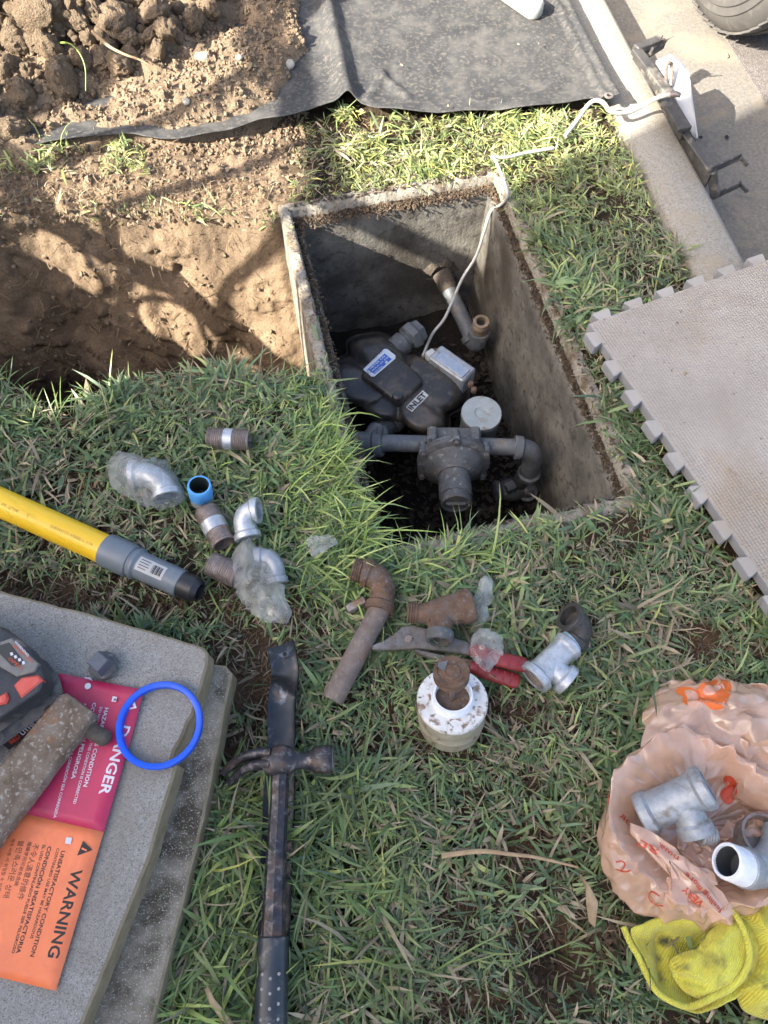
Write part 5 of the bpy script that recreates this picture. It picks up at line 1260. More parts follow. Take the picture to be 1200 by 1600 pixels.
# ------------------------------------------------------------------ rusty bar with cross pin
def rusty_bar():
    t = thing('rusty_bar', 'thick rusty iron bar with a cross pin lying over the red card', 'iron bar', P(60, 1200, ZS + .004))
    a = P(128, 1100, ZS + .024); b = P(-60, 1335, ZS + .024)
    mb = MB(); x, y, z = frame(a, b); rings = []; L = (b - a).length; n = 34
    for i in range(n + 1):
        s = L * i / n; W = .0255 + .004 * (s / L) - (0.004 if i == 0 else 0); Hh = .012 - (0.003 if i == 0 else 0); c = a + x * s; r = []
        for k in range(20):
            an = 2 * PI * k / 20; ca, sa = math.cos(an), math.sin(an); e = 0.30
            yy = W * math.copysign(abs(ca) ** e, ca); zz = Hh * math.copysign(abs(sa) ** e, sa)
            j = 1 + 0.07 * float(vn(s * 90, k * .7, 5)) + .04 * float(vn(s * 260, k * 1.7, 6)); r.append(c + y * yy * j + z * zz * j)
        rings.append(r)
    loft(mb, rings); mesh_obj('bar', mb, mat('caked_rust', [(.11, .08, .055), (.20, .155, .115), (.27, .235, .195)], 34, .9, metal=.1, bump=.9, bscale=180, bdist=.003, spots=((.27, .12, .05), 22, .57, .72), spots2=((.36, .32, .27), 210, .57, .70), spec=.3), t, angle=50)
    c1 = P(78, 1108, ZS + .016); c2 = P(170, 1157, ZS + .016)
    mb = MB(); pth = [c1 - (c2 - c1) * .06, c2]; Lp = plen(pth); tube(mb, pth, [(0, .006), (.003, .0085), (Lp * .5, .009), (Lp - .004, .0095), (Lp, .006)], 12); mesh_obj('cross_pin', mb, mat('pin_rust', [(.06, .05, .04), (.11, .09, .07)], 80, .85, bump=.8, bdist=.002), t, angle=50)
rusty_bar()

# ------------------------------------------------------------------ yellow pipe with grey coupler
def yellow_pipe():
    t = thing('yellow_gas_pipe', 'yellow plastic gas pipe ending in a grey coupler and black tip', 'pipe', P(150, 860, 0))
    a = P(-180, 704, .012); b = P(168, 866, .012); c = P(215, 888, .012); d = P(284, 917, .010); e = P(312, 925, .006)
    d = a + (e - a) * ((d - a).length / (e - a).length)
    ax = (e - a).normalized(); L = (e - a).length; r = 23.5 * S(150, 850, .01)
    def at(px): # param along axis for a pixel x
        lo, hi = 0, L
        for _ in range(30):
            m = (lo + hi) / 2; q = a + ax * m
            if proj(q.x, q.y, q.z)[0] < px: lo = m
            else: hi = m
        return lo
    s1, s2, s3, s4 = at(166), at(208), at(284), at(314)
    pth = [a, e]
    mb = MB(); tube(mb, pth, [(0, r), (s1 + .01, r)], 40); o = mesh_obj('pipe', mb, M_yellow, t)
    r2 = r * 1.14
    mb = MB(); tube(mb, pth, [(s1, r), (s1, r2 - .0008), (s1 + .0008, r2), (s2 - .006, r2), (s2 - .001, r2 - .001), (s2, r2 - .0028), (s2 + .003, r2 - .0032), (s2 + .005, r2 - .001), (s2 + .009, r2 - .0012), (s2 + .013, r * .94), (s3 - .001, r * .93), (s3, r * .90), (s3, r * .80)], 40, False, False); cp = mesh_obj('coupler', mb, M_greyplastic, t, angle=30)
    mb = MB(); tube(mb, pth, [(s3 - .01, r * .86), (s3, r * .87), (s4 - .008, r * .87), (s4 - .002, r * .70), (s4, r * .64), (s4, r * .55), (s4 - .02, r * .55)], 40); mesh_obj('black_end', mb, M_blackplastic, t, angle=30)
    # label wrapped on coupler
    x = ax; up = Vector((0, 0, 1)); y = up.cross(x).normalized(); zz = x.cross(y)
    def surf(s, ang, rr): return a + x * s + (zz * math.cos(ang) + y * math.sin(ang)) * rr
    sl0, sl1 = at(222), at(263); rr = r * .945 + .0004
    mb = MB(); V = []; n = 8
    for j in range(n + 1):
        an = 0.42 - 1.0 * j / n
        V += [surf(sl0, an, rr), surf(sl1, an, rr)]
    mb.add(V, [(2 * j, 2 * j + 1, 2 * j + 3, 2 * j + 2) for j in range(n)]); lb = mesh_obj('label', mb, M_white, t, angle=180)
    for k, (q, w0, w1) in enumerate([(.25, 0.08, .45), (.05, .08, .42), (-.14, .08, .45), (-.33, .08, .38)]):
        mb = MB(); mb.add([surf(sl0 + (sl1 - sl0) * w0, q, rr + .0004), surf(sl0 + (sl1 - sl0) * w1, q, rr + .0004), surf(sl0 + (sl1 - sl0) * w1, q - .05, rr + .0004), surf(sl0 + (sl1 - sl0) * w0, q - .05, rr + .0004)], [(0, 1, 2, 3)]); mesh_obj('print_line', mb, M_ink, lb, smooth=False)
    for k in range(9):
        f = .55 + .04 * k; wd = .012 + .012 * (k % 3)
        mb = MB(); V = []
        for j in range(5):
            an = .22 - .6 * j / 4; V += [surf(sl0 + (sl1 - sl0) * f, an, rr + .0004), surf(sl0 + (sl1 - sl0) * (f + wd), an, rr + .0004)]
        mb.add(V, [(2 * j, 2 * j + 1, 2 * j + 3, 2 * j + 2) for j in range(4)]); mesh_obj('barcode_bar', mb, M_ink, lb, smooth=False)
    # faint print along pipe
    pr = at(2); pr2 = at(50)
    for (p0, p1, s_) in ((at(0), at(42), 'GAS PE 2708'), (at(92), at(156), 'DRISCO 6500 1 1/4')):
        q0 = surf(p0, -.35, r + .0005); q1 = surf(p1, -.35, r + .0005); nr = (zz * math.cos(-.35) + y * math.sin(-.35))
        text_part(s_, 'faint_print', mat('faint_print', [(.55, .33, .05)], 10, .5, bump=0) if 'faint_print' not in MATS else MATS['faint_print'], t, q0, q1, .0045, nrm=nr, bold=.0)
yellow_pipe()

# ------------------------------------------------------------------ nipples, elbows, fittings on the grass
def nipple(name, label, A, B, r_px, mats=(M_thread, M_galv), group=None, z=0.016, mid=0.22, hollow=True, zb=None):
    a = P(*A, z); b = P(*B, z if zb is None else zb); r = r_px * S(*A, z); L = (b - a).length; c = (a + b) / 2
    t = thing(name, label, 'pipe nipple', (c.x, c.y, min(a.z, b.z) - r), group)
    m0, m1 = L * (0.5 - mid / 2), L * (0.5 + mid / 2); ri = r * .80
    mb = MB(); tube(mb, [a, b], [(min(.02, L * .4), ri), (0, ri), (0, r - .0012), (.001, r - .0006)] + threads(.001, m0, r) + [(m0, r - .0009)], 36, True, False); mesh_obj('thread', mb, mats[0], t, angle=25)
    mb = MB(); tube(mb, [a, b], [(m0, r - .0008), (m0 + .0006, r + .0001), (m1 - .0006, r + .0001), (m1, r - .0008)], 36, False, False); mesh_obj('bare_band', mb, mats[1], t, angle=25)
    mb = MB(); tube(mb, [a, b], [(m1, r - .0009)] + threads(m1, L - .001, r) + [(L, r - .0012), (L, ri), (L - min(.02, L * .4), ri)], 36, False, True); mesh_obj('thread', mb, mats[0], t, angle=25)
    return t
nipple('pipe_nipple', 'threaded steel pipe nipple lying alone nearest the long grass', (325, 684), (390, 688), 16.5, z=.016)
nipple('pipe_nipple', 'threaded steel pipe nipple slanting below the blue banded one', (322, 797), (350, 850), 19.5, z=.016, mid=.3)
nipple('pipe_nipple', 'short dark threaded nipple poking out left of the crumpled clear film', (329, 880), (372, 900), 20, z=.012, mid=.05, mats=(M_thread, M_thread))
def blue_nipple():
    b = P(311, 758, .044); a = P(316, 782, .0); r = 18 * S(312, 760, .04); c = a
    t = thing('pipe_nipple', 'upright galvanised nipple with bright blue band round its mouth', 'pipe nipple', (c.x, c.y, -.002)); L = (b - a).length; ri = r * .84
    mb = MB(); tube(mb, [a, b], [(0, r), (L * .5, r)], 40, True, False); mesh_obj('lower_sleeve', mb, M_galv, t, angle=25)
    mb = MB(); tube(mb, [a, b], [(L * .38, r + .0006), (L - .006, r + .0008), (L - .001, r + .0002), (L, r - .0005), (L, ri)], 40, False, False); mesh_obj('blue_band', mb, M_blueband, t, angle=30)
    mb = MB(); tube(mb, [a, b], [(L, ri), (L * .2, ri)], 40, False, True); mesh_obj('bore', mb, mat('bore_green', [(.03, .045, .042)], 20, .5, bump=0), t, angle=30)
blue_nipple()
def elbow_mesh(mb, p0, p1, p2, r, collar=.20, cw=.009, hollow=True, bend=None, ri=None, mi=0):
    """p0 -> corner p1 -> p2; beads on both ends"""
    path = round_path([p0, p1, p2], bend or (Vector(p1) - Vector(p0)).length * .9, 12); L = plen(path); R = r * (1 + collar); ri = ri or r * .86
    st = [(min(.014, L * .25), ri), (0, ri), (0, R - .0008), (.0008, R), (cw - .001, R), (cw + .002, r)]
    n = 14; st += [(cw + .003 + (L - 2 * cw - .006) * i / n, r) for i in range(n + 1)]
    st += [(L - cw - .002, r), (L - cw + .001, R), (L - .0008, R), (L, R - .0008), (L, ri), (L - min(.014, L * .25), ri)]
    return tube(mb, path, st, 36, True, True, mi=mi)
def elbow(name, label, p0, p1, p2, r, m, cat='elbow fitting', group=None, **k):
    mb = MB(); elbow_mesh(mb, p0, p1, p2, r, **k); return single(name, mb, m, label, cat, group, angle=35)
e1 = elbow('elbow_fitting', 'bright galvanised elbow fitting right of the slanting nipple', P(405, 797, .03), P(378, 800, .026), P(388, 842, .018), 17.5 * S(390, 810, .02), M_galv)
# elbow inside a clear bag
eb_ = elbow('elbow_fitting', 'galvanised elbow fitting sealed inside the clear bag upper left', P(205, 742, .022), P(252, 738, .024), P(262, 778, .020), 19 * S(240, 750, .02), M_galv)
def crease(o, lv=2, c=.55):
    me = o.data; r = random.Random(len(me.edges)); at = me.attributes.get('crease_edge') or me.attributes.new('crease_edge', 'FLOAT', 'EDGE')
    at.data.foreach_set('value', [c * (r.random() < .75) * r.uniform(.6, 1.5) for _ in me.edges])
    m = o.modifiers.new('subdivision', 'SUBSURF'); m.levels = lv; m.render_levels = lv
def jit(mb, amp, seed, zmin=None, i0=0, star=None):
    r = random.Random(seed); amp0 = amp
    for i in range(i0, len(mb.v)):
        x, y, z = mb.v[i]
        if star: amp = amp0 * min(1, .12 + 1.25 * (0 if i == 0 else (1 + (i - 1) // star[1]) / star[0]))
        z2 = z + r.gauss(0, amp); mb.v[i] = (x + r.gauss(0, amp * .8), y + r.gauss(0, amp * .8), max(z2, zmin) if zmin is not None else z2)
    f2 = []; m2 = []
    for f, m in zip(mb.f, mb.m):
        if len(f) == 4:
            if r.random() < .5: f2 += [(f[0], f[1], f[2]), (f[0], f[2], f[3])]
            else: f2 += [(f[0], f[1], f[3]), (f[1], f[2], f[3])]
            m2 += [m, m]
        else: f2.append(f); m2.append(m)
    mb.f = f2; mb.m = m2
def crumple(mb, outline, center, z0, h, seed, nr=22, n=110, rimz=0.003, amp=.004, f=40, dome=2.0):
    def zf(x, y, t):
        rid = 1 - abs(float(fbm(x, y, f, 2, seed))) * 5
        return z0 + rimz * t + h * (1 - t ** dome) + amp * rid * (0.5 + .5 * (1 - t)) + amp * .5 * float(fbm(x, y, f * 2.7, 2, seed + 5))
    return grid_sheet(mb, outline, center, zf, nr)
def film_bag(name, label, outline, center, z0, h, seed, m=M_clear, cat='plastic bag', amp=.005, f=38, under=True):
    mb = MB(); sz = max(abs(p[0] - center[0]) for p in outline); nr_ = 11 if sz > 35 else 7; n_ = 0
    crumple(mb, outline, center, z0, h, seed, amp=amp * .5, f=f, nr=nr_, n=n_); jit(mb, amp * .36, seed, zmin=.002)
    if under: crumple(mb, [(x + (center[0] - x) * .05, y + (center[1] - y) * .05) for x, y in outline], center, z0 - .001, .0, seed + 9, amp=.002, nr=6)
    o = single(name, mb, m, label, cat, angle=180); crease(o, 2, .5); return o
film_bag('clear_bag', 'small clear plastic bag wrapped round a galvanised elbow left of the nipples', [(185, 708), (174, 728), (172, 755), (180, 770), (200, 778), (222, 790), (255, 797), (285, 795), (294, 783), (290, 768), (277, 750), (262, 725), (250, 722), (240, 728), (218, 716), (200, 715)], (232, 755), .006, .046, 3)
elbow('elbow_fitting', 'dull elbow fitting half hidden under the crumpled clear film', P(398, 872, .022), P(428, 866, .022), P(434, 912, .014), 14 * S(420, 880, .02), M_galvdull)
film_bag('plastic_film', 'crumpled clear plastic film lying across the small fittings', [(388, 846), (375, 858), (364, 880), (362, 905), (372, 925), (385, 950), (400, 968), (430, 975), (455, 976), (458, 968), (448, 945), (435, 905), (430, 890), (410, 868), (398, 852)], (408, 915), .012, .030, 17, m=M_clear2, cat='plastic film', amp=.006, f=34)
film_bag('plastic_scrap', 'small torn clear plastic scrap in the grass above the rusty elbow', [(482, 852), (486, 868), (490, 881), (500, 872), (515, 866), (530, 858), (526, 850), (505, 849)], (500, 861), .02, .006, 27, m=M_clear2, cat='plastic film', amp=.003, f=90)
film_bag('plastic_scrap', 'narrow clear plastic strip standing right of the rusty tee', [(745, 910), (752, 908), (767, 910), (766, 930), (757, 955), (748, 985), (738, 990), (732, 980), (740, 955), (746, 930)], (750, 948), .02, .012, 37, m=M_clear2, cat='plastic film', amp=.004, f=60)
film_bag('plastic_scrap', 'torn clear plastic square between the white can and the red grips', [(742, 992), (760, 996), (782, 1010), (780, 1024), (766, 1050), (758, 1064), (745, 1050), (733, 1035), (731, 1015)], (757, 1022), .030, .012, 47, m=M_clear2, cat='plastic film', amp=.005, f=50)

def rusty_elbow():
    t = thing('rusty_pipe_elbow', 'rusty elbow with a long rusty pipe stub in the middle of the lawn', 'pipe', P(565, 990, 0))
    k = S(570, 950, .02); zc = .022
    a = P(558, 892, zc); c = P(606, 902, zc); b = P(592, 955, zc); e = P(519, 1094, .012)
    mb = MB(); path = [P(552, 889, zc), a.lerp(c, .3)]; L = plen(path)
    tube(mb, path, [(.015, .013), (0, .013), (0, .0158)] + threads(.0, .013, .0172) + [(.014, .0155), (L, .0155)], 32); mesh_obj('threaded_end', mb, M_rust, t, angle=25)
    mb = MB(); elbow_mesh(mb, a + (c - a) * .18, c, b, 20 * k, collar=.16, cw=.012, bend=.035, ri=.5 * 20 * k); mesh_obj('elbow', mb, M_rust, t, angle=40)
    mb = MB(); ax = (e - b).normalized(); path = [b - ax * .01, e]; L = plen(path); r = 17 * k
    tube(mb, path, [(0, r), (L * .3, r), (L * .7, r), (L - .001, r), (L, r * .96), (L, r * .82), (L - .03, r * .82)], 32); mesh_obj('pipe_stub', mb, M_rustpipe, t, angle=35)
    mb = MB(); q = P(544, 940, .018); bar(mb, P(541, 953, .012), P(572, 936, .02), .014, .006, bev=.002, w1=.012); mesh_obj('lug', mb, M_steel, t, angle=35)
rusty_elbow()
def rusty_tee():
    t = thing('rusty_tee', 'rusty cast tee fitting with an open stub lying over the pliers', 'tee fitting', P(690, 965, .0)); k = S(690, 960, .04); z = .040
    mb = MB(); a = P(636, 957, z); b = P(672, 960, z); r = 17 * k; path = [a, b]
    tube(mb, path, [(.01, r * .6), (0, r * .6), (0, r * .9)] + threads(0.0, .014, r) + [(.016, r * .86), (plen(path), r * .92)], 32); mesh_obj('threaded_end', mb, M_rust, t, angle=25)
    mb = MB(); a = P(664, 962, z); b = P(738, 945, z); path = [a, b]; L = plen(path); R = 24 * k
    tube(mb, path, [(0, R * .7), (.002, R * .82), (.012, R * .88), (L * .5, R), (L - .02, R * 1.02), (L - .016, R * 1.15), (L - .002, R * 1.15), (L, R * 1.05), (L, R * .8)], 36)
    c = a.lerp(b, .35); d = P(686, 1003, z + .006); path = [c, d]; L = plen(path)
    tube(mb, path, [(0, R * .8), (L * .5, R * .80), (L - .012, R * .80)], 32); mesh_obj('body', mb, M_rust, t, angle=40)
    mb = MB(); r = 20 * k; tube(mb, path, [(L - .014, r * 1.08), (L - .006, r * 1.10), (L - .003, r), (L, r * .98), (L, r * .74), (L - .02, r * .74)], 32); mesh_obj('stub', mb, M_greydirty, t, angle=35)
    mb = MB(); tube(mb, path, [(L - .02, r * .70), (L - .0195, r * .70)], 24); mesh_obj('bore', mb, M_dark, t)
rusty_tee()
def pliers():
    t = thing('pliers', 'long red handled slip joint pliers under the rusty tee and can', 'pliers', P(690, 1010, 0)); z = .022
    def flat(name, pxs, z0, z1, m, bev=.0015):
        pts = [(P(x, y, z1).x, P(x, y, z1).y) for x, y in pxs]; mb = MB(); prism(mb, pts, z0, z1, bev=bev); return mesh_obj(name, mb, m, t, angle=35)
    flat('jaw', [(580, 1008), (600, 1000), (617, 988), (628, 979), (645, 976), (670, 982), (700, 992), (730, 1002), (770, 1018), (766, 1030), (720, 1020), (690, 1016), (655, 1012), (632, 1014), (604, 1015), (582, 1014)], .014, .024, M_steel)
    flat('jaw', [(640, 1012), (690, 1022), (740, 1030), (790, 1046), (786, 1056), (730, 1042), (680, 1030), (655, 1022)], .004, .0135, M_steel)
    mb = MB(); c = P(639, 998, .024); tube(mb, [c, c + Vector((0, 0, .003))], [(0, .0052), (.002, .0052), (.003, .004)], 18); mesh_obj('pivot', mb, M_thread, t, angle=30)
    for pts in ([(735, 1012, .026), (770, 1028, .026), (800, 1035, .026), (824, 1040, .022)], [(735, 1040, .014), (765, 1052, .014), (790, 1059, .014), (812, 1066, .014)]):
        mb = MB(); path = smooth_path([P(*q) for q in pts], 6); L = plen(path); r = .0095
        tube(mb, path, [(0, r * .7), (.004, r * .95), (L * .3, r), (L * .7, r * 1.05), (L - .006, r * 1.05), (L - .001, r * .8), (L, r * .5)], 20, squash=(.75, 1.05)); g = mesh_obj('grip', mb, M_redgrip, t, angle=40)
        mb = MB()
        for k in range(5):
            q = path[int(len(path) * (.15 + .15 * k))]; ax = (path[-1] - path[0]).normalized(); sd = Vector((0, 0, 1)).cross(ax); bar(mb, q - sd * .007 + Vector((0, 0, .0068)), q + sd * .007 + Vector((0, 0, .0068)), .0016, .0014)
        mesh_obj('grip_ribs', mb, M_redgrip, g)
pliers()
def white_can():
    b0 = P(704, 1128, -.012); ax = (P(707, 1092, .050) - b0); L = ax.length; ax.normalize()
    t = thing('white_can', 'white capped round fitting with a rusty threaded cap on the grass', 'pipe fitting', b0)
    R = 55.5 * S(705, 1100, .045)
    pth = [b0, b0 + ax * .2]
    mb = MB(); tube(mb, pth, [(0, R * .93), (L * .3, R * .96), (L * .36, R * .985), (L * .42, R * .96), (L * .62, R * .965), (L * .66, R * .985), (L * .72, R * .97), (L - .006, R * .97)], 64, True, False); mesh_obj('side_wall', mb, M_cansideM, t, angle=30)
    mb = MB(); tube(mb, pth, [(L - .010, R * .97), (L - .008, R), (L - .002, R), (L, R * .97), (L + .0005, R * .80), (L - .0005, R * .62), (L, R * .5)], 64, False, True); top = mesh_obj('top_disc', mb, M_whitedirty, t, angle=40)
    rc = 29 * S(705, 1080, .06)
    mb = MB(); tube(mb, pth, [(L - .002, rc * 1.16), (L + .004, rc * 1.15)] + threads(L + .004, L + .010, rc * 1.13, .0022, .0007) + [(L + .012, rc * 1.08), (L + .012, rc * .95), (L + .001, rc * .93)], 48, False, True); mesh_obj('threaded_collar', mb, M_ptfe, t, angle=25)
    mb = MB(); tube(mb, pth, [(L + .0012, rc * .92), (L + .0016, rc * .92)], 40); mesh_obj('collar_floor', mb, M_rust, t)
    capc = P(705, 1047, .104); s0 = (capc - b0).dot(ax); off = capc - (b0 + ax * s0)
    p2 = [b0 + off * .55, b0 + off * .55 + ax * .2 + off * .6]
    p2 = [b0 + off * .85, b0 + off * .85 + ax * .2]
    mb = MB(); r = 28.5 * S(705, 1047, .1)
    tube(mb, p2, [(s0 - .016, r * .8), (s0 - .015, r * .93)] + threads(s0 - .015, s0 - .004, r, .003, .001) + [(s0 - .003, r), (s0 - .0008, r), (s0, r * .96), (s0 + .0002, r * .8), (s0 - .001, r * .76), (s0 - .001, r * .5), (s0 + .0004, r * .46), (s0 + .0004, r * .34), (s0 - .0008, r * .3), (s0 - .0006, r * .12)], 48); cap = mesh_obj('rusty_cap', mb, M_rust, t, angle=25)
    mb = MB(); sd = Vector((1, 0, 0)); tube(mb, [b0 + ax * (L + .001), b0 + off * .85 + ax * (s0 - .012)], [(0, .0035), (.06, .0035)], 14); mesh_obj('stem', mb, M_thread, t)
    mb = MB(); q = b0 + off * .85 + ax * (s0 + .0006); n1 = Vector((-1, .3, 0)).normalized(); mb.add([q + n1 * .004 + Vector((0, .012, 0)), q + n1 * .016 + Vector((0, .006, 0)), q + n1 * .018, q + n1 * .010 + Vector((0, -.004, 0))], [(0, 1, 2, 3)]); mesh_obj('paint_flake', mb, M_greypaint, t)
white_can()
def galv_tee():
    t = thing('tee_with_elbow', 'shiny galvanised tee screwed onto a dark iron elbow on the right lawn', 'tee fitting', P(865, 1045, 0)); z = .028; k = S(865, 1040, z)
    a = P(833, 1062, z); b = P(890, 1006, z); path = [a, b]; L = plen(path); r = 21 * k; R = 27 * k; ri = 19.5 * k
    mb = MB(); tube(mb, path, [(.02, ri), (0, ri), (0, R - .0012), (.0012, R), (.010, R), (.013, r * 1.02), (L * .5, r), (L - .012, r), (L - .009, R * .9), (L - .001, R * .9), (L, R * .86)], 40)
    c = a.lerp(b, .42); d = P(889, 1066, z - .004); p2 = [c, d]; L2 = plen(p2); R2 = 25 * k
    tube(mb, p2, [(0, r * .92), (L2 - .013, r * .92), (L2 - .010, R2), (L2 - .001, R2), (L2, R2 - .001), (L2, ri * .9), (L2 - .018, ri * .9)], 40); mesh_obj('tee', mb, M_galv, t, angle=35)
    for p, q, rr in ((a, b, ri), (d, c, ri * .9)):
        mb = MB(); v = (q - p).normalized(); tube(mb, [p + v * .001, p + v * .019], [(0, rr * 1.0)] + [(s, x * .985) for s, x in threads(.0005, .017, rr, .0024, .0012)], 36, False, False); mesh_obj('inner_thread', mb, M_thread, t, angle=25)
        mb = MB(); tube(mb, [p + v * .0165, p + v * .018], [(0, rr), (.001, rr)], 30); mesh_obj('bore', mb, M_dark, t)
    mb = MB(); ax = (b - a).normalized(); tube(mb, [b, b + ax * .012], [(0, 19.5 * k), (.009, 19.5 * k)], 36); mesh_obj('blue_tape', mb, M_paleblue, t)
    mb = MB(); p0 = b + ax * .006; p1 = P(913, 985, z + .004); p2_ = P(884, 957, z + .022)
    elbow_mesh(mb, p0, P(918, 982, z + .004), P(888, 962, z + .024), 20 * k, collar=.22, cw=.008, bend=.04); mesh_obj('iron_elbow', mb, M_black, t, angle=35)
galv_tee()

# ------------------------------------------------------------------ pry bar and hammer
def pry_bar():
    t = thing('pry_bar', 'flat dark steel pry bar lying lengthwise beneath the claw hammer', 'pry bar', P(430, 1300, 0))
    pts = [(438, 1008, .022), (443, 1030, .034), (446, 1055, .030), (442, 1080, .012), (440, 1110, .008), (440, 1150, .008), (438, 1210, .008), (434, 1300, .008), (430, 1400, .008), (426, 1500, .008), (422, 1600, .008), (418, 1700, .008)]
    path = smooth_path([P(*q) for q in pts], 6); mb = MB(); rings = []
    for i, p in enumerate(path):
        tg = (path[min(i + 1, len(path) - 1)] - path[max(i - 1, 0)]).normalized(); sd = tg.cross(Vector((0, 0, 1))).normalized(); up = sd.cross(tg)
        s = S(*proj(*p)[:2], .01); px, py = proj(*p); W = np.interp(py, [1008, 1060, 1100, 1170, 1250, 1700], [22, 21, 22, 22, 25.5, 26]) * s; hgt = .0025; e = .003
        rings.append([p + sd * a + up * b for a, b in [(-W, 0), (-W + .0012, hgt + .0016), (-W + .0035, hgt), (-W * .5, hgt * .2), (0, 0), (W * .5, hgt * .2), (W - .0035, hgt), (W - .0012, hgt + .0016), (W, 0), (W - .002, -hgt), (0, -hgt), (-W + .002, -hgt)]])
    loft(mb, rings); mesh_obj('blade', mb, M_prybar, t, angle=40)
    mb = MB(); q = P(445, 1022, .038); tube(mb, [q, q + Vector((0, 0, .0006))], [(0, .003), (.0006, .003)], 14); mesh_obj('nail_slot', mb, M_dark, t)
pry_bar()
def hammer():
    t = thing('claw_hammer', 'worn steel claw hammer lying on top of the flat pry bar', 'hammer', P(430, 1300, .01))
    z = .040; k = S(440, 1190, z)
    # handle
    path = smooth_path([P(438, 1195, z), P(436, 1260, z - .004), P(431, 1350, z - .006), (P(428, 1440, z - .008)), P(427, 1470, z - .008)], 6); mb = MB(); L = plen(path)
    tube(mb, path, [(0, .0125), (L * .08, .0115), (L * .2, .0112), (L * .5, .0120), (L * .8, .0135), (L, .0145)], 8, squash=(.75, 1.0)); mesh_obj('shaft', mb, M_hammer, t, angle=25)
    path = smooth_path([P(427, 1462, z - .008), P(425, 1520, z - .008), P(423, 1600, z - .008), P(420, 1720, z - .008)], 6); mb = MB(); L = plen(path)
    tube(mb, path, [(0, .0155), (.0012, .0172), (.004, .0176), (.006, .0170), (L * .2, .0176), (L * .6, .0185), (L - .01, .0195), (L, .015)], 28, squash=(.8, 1.0)); g = mesh_obj('grip', mb, M_rubber, t, angle=40)
    ax = (path[-1] - path[0]).normalized(); sd = Vector((0, 0, 1)).cross(ax)
    for i in range(5):
        for j in (-1, 0, 1):
            q = path[0] + ax * (.040 + .014 * i + (.004 if j == 0 else 0)) - ax * (0.004) + sd * (j * .0092); up = Vector((0, 0, 1)); zo = .0142 if j == 0 else .0124
            mb = MB(); c = q + up * (zo - .001); tube(mb, [c, c + up * .0022], [(0, .0018), (.0014, .0018), (.0022, .0008)], 8, squash=(2.0 if False else 1, 1)); mesh_obj('grip_dimple', mb, M_steel if False else M_dimple, g)
    # head: cheek, neck, face
    a = P(405, 1192, z + .006); cc = P(438, 1186, z + .006); n1 = P(470, 1189, z + .006); f = P(521, 1186, z + .006)
    path = [P(412, 1196, z + .004), cc, n1, f]; L = plen(path); l1 = (cc - path[0]).length; l2 = l1 + (n1 - cc).length
    mb = MB(); tube(mb, path, [(0, .012), (l1 * .5, .0155), (l1, .0170), (l1 + .012, .0155), (l2 - .004, .0098), (l2 + .005, .0095), (l2 + .014, .0125), (l2 + .018, .0155), (L - .006, .0165), (L - .002, .0162), (L, .0145)], 28, squash=(.9, 1.05)); mesh_obj('head', mb, M_hammer, t, angle=40)
    mb = MB(); tube(mb, [f - (f - n1).normalized() * .001, f + (f - n1).normalized() * .0008], [(0, .0150), (.001, .0150), (.0018, .0135)], 28, squash=(.9, 1.05)); mesh_obj('striking_face', mb, M_steel, t, angle=30)
    # claws: two prongs
    for sg in (1, -1):
        pts = [P(424, 1186, z + .008), P(400, 1186, z + .006), P(375, 1196, z - .002), P(353, 1216, z - .020)]
        path = smooth_path(pts, 8); Lc = plen(path); off = Vector((0, .0, .0)); mb = MB(); rings = []
        for i, p in enumerate(path):
            q = i / (len(path) - 1); tg = (path[min(i + 1, len(path) - 1)] - path[max(i - 1, 0)]).normalized(); sdv = Vector((0, 0, 1)).cross(tg).normalized() ; up = tg.cross(sdv)
            W = .0075 * (1 - q * .35) ; Hh = .0125 * (1 - .80 * q); c = p + sdv * sg * (.0062 + .0012 * q)
            rings.append([c + sdv * (W * math.cos(an)) + up * (Hh * math.sin(an)) for an in np.linspace(0, 2 * PI, 14, endpoint=False)])
        loft(mb, rings); mesh_obj('claw', mb, M_hammer, t, angle=50)
M_dimple = mat('dimple_dust', [(.33, .31, .28)], 60, .8, bump=0)
hammer()

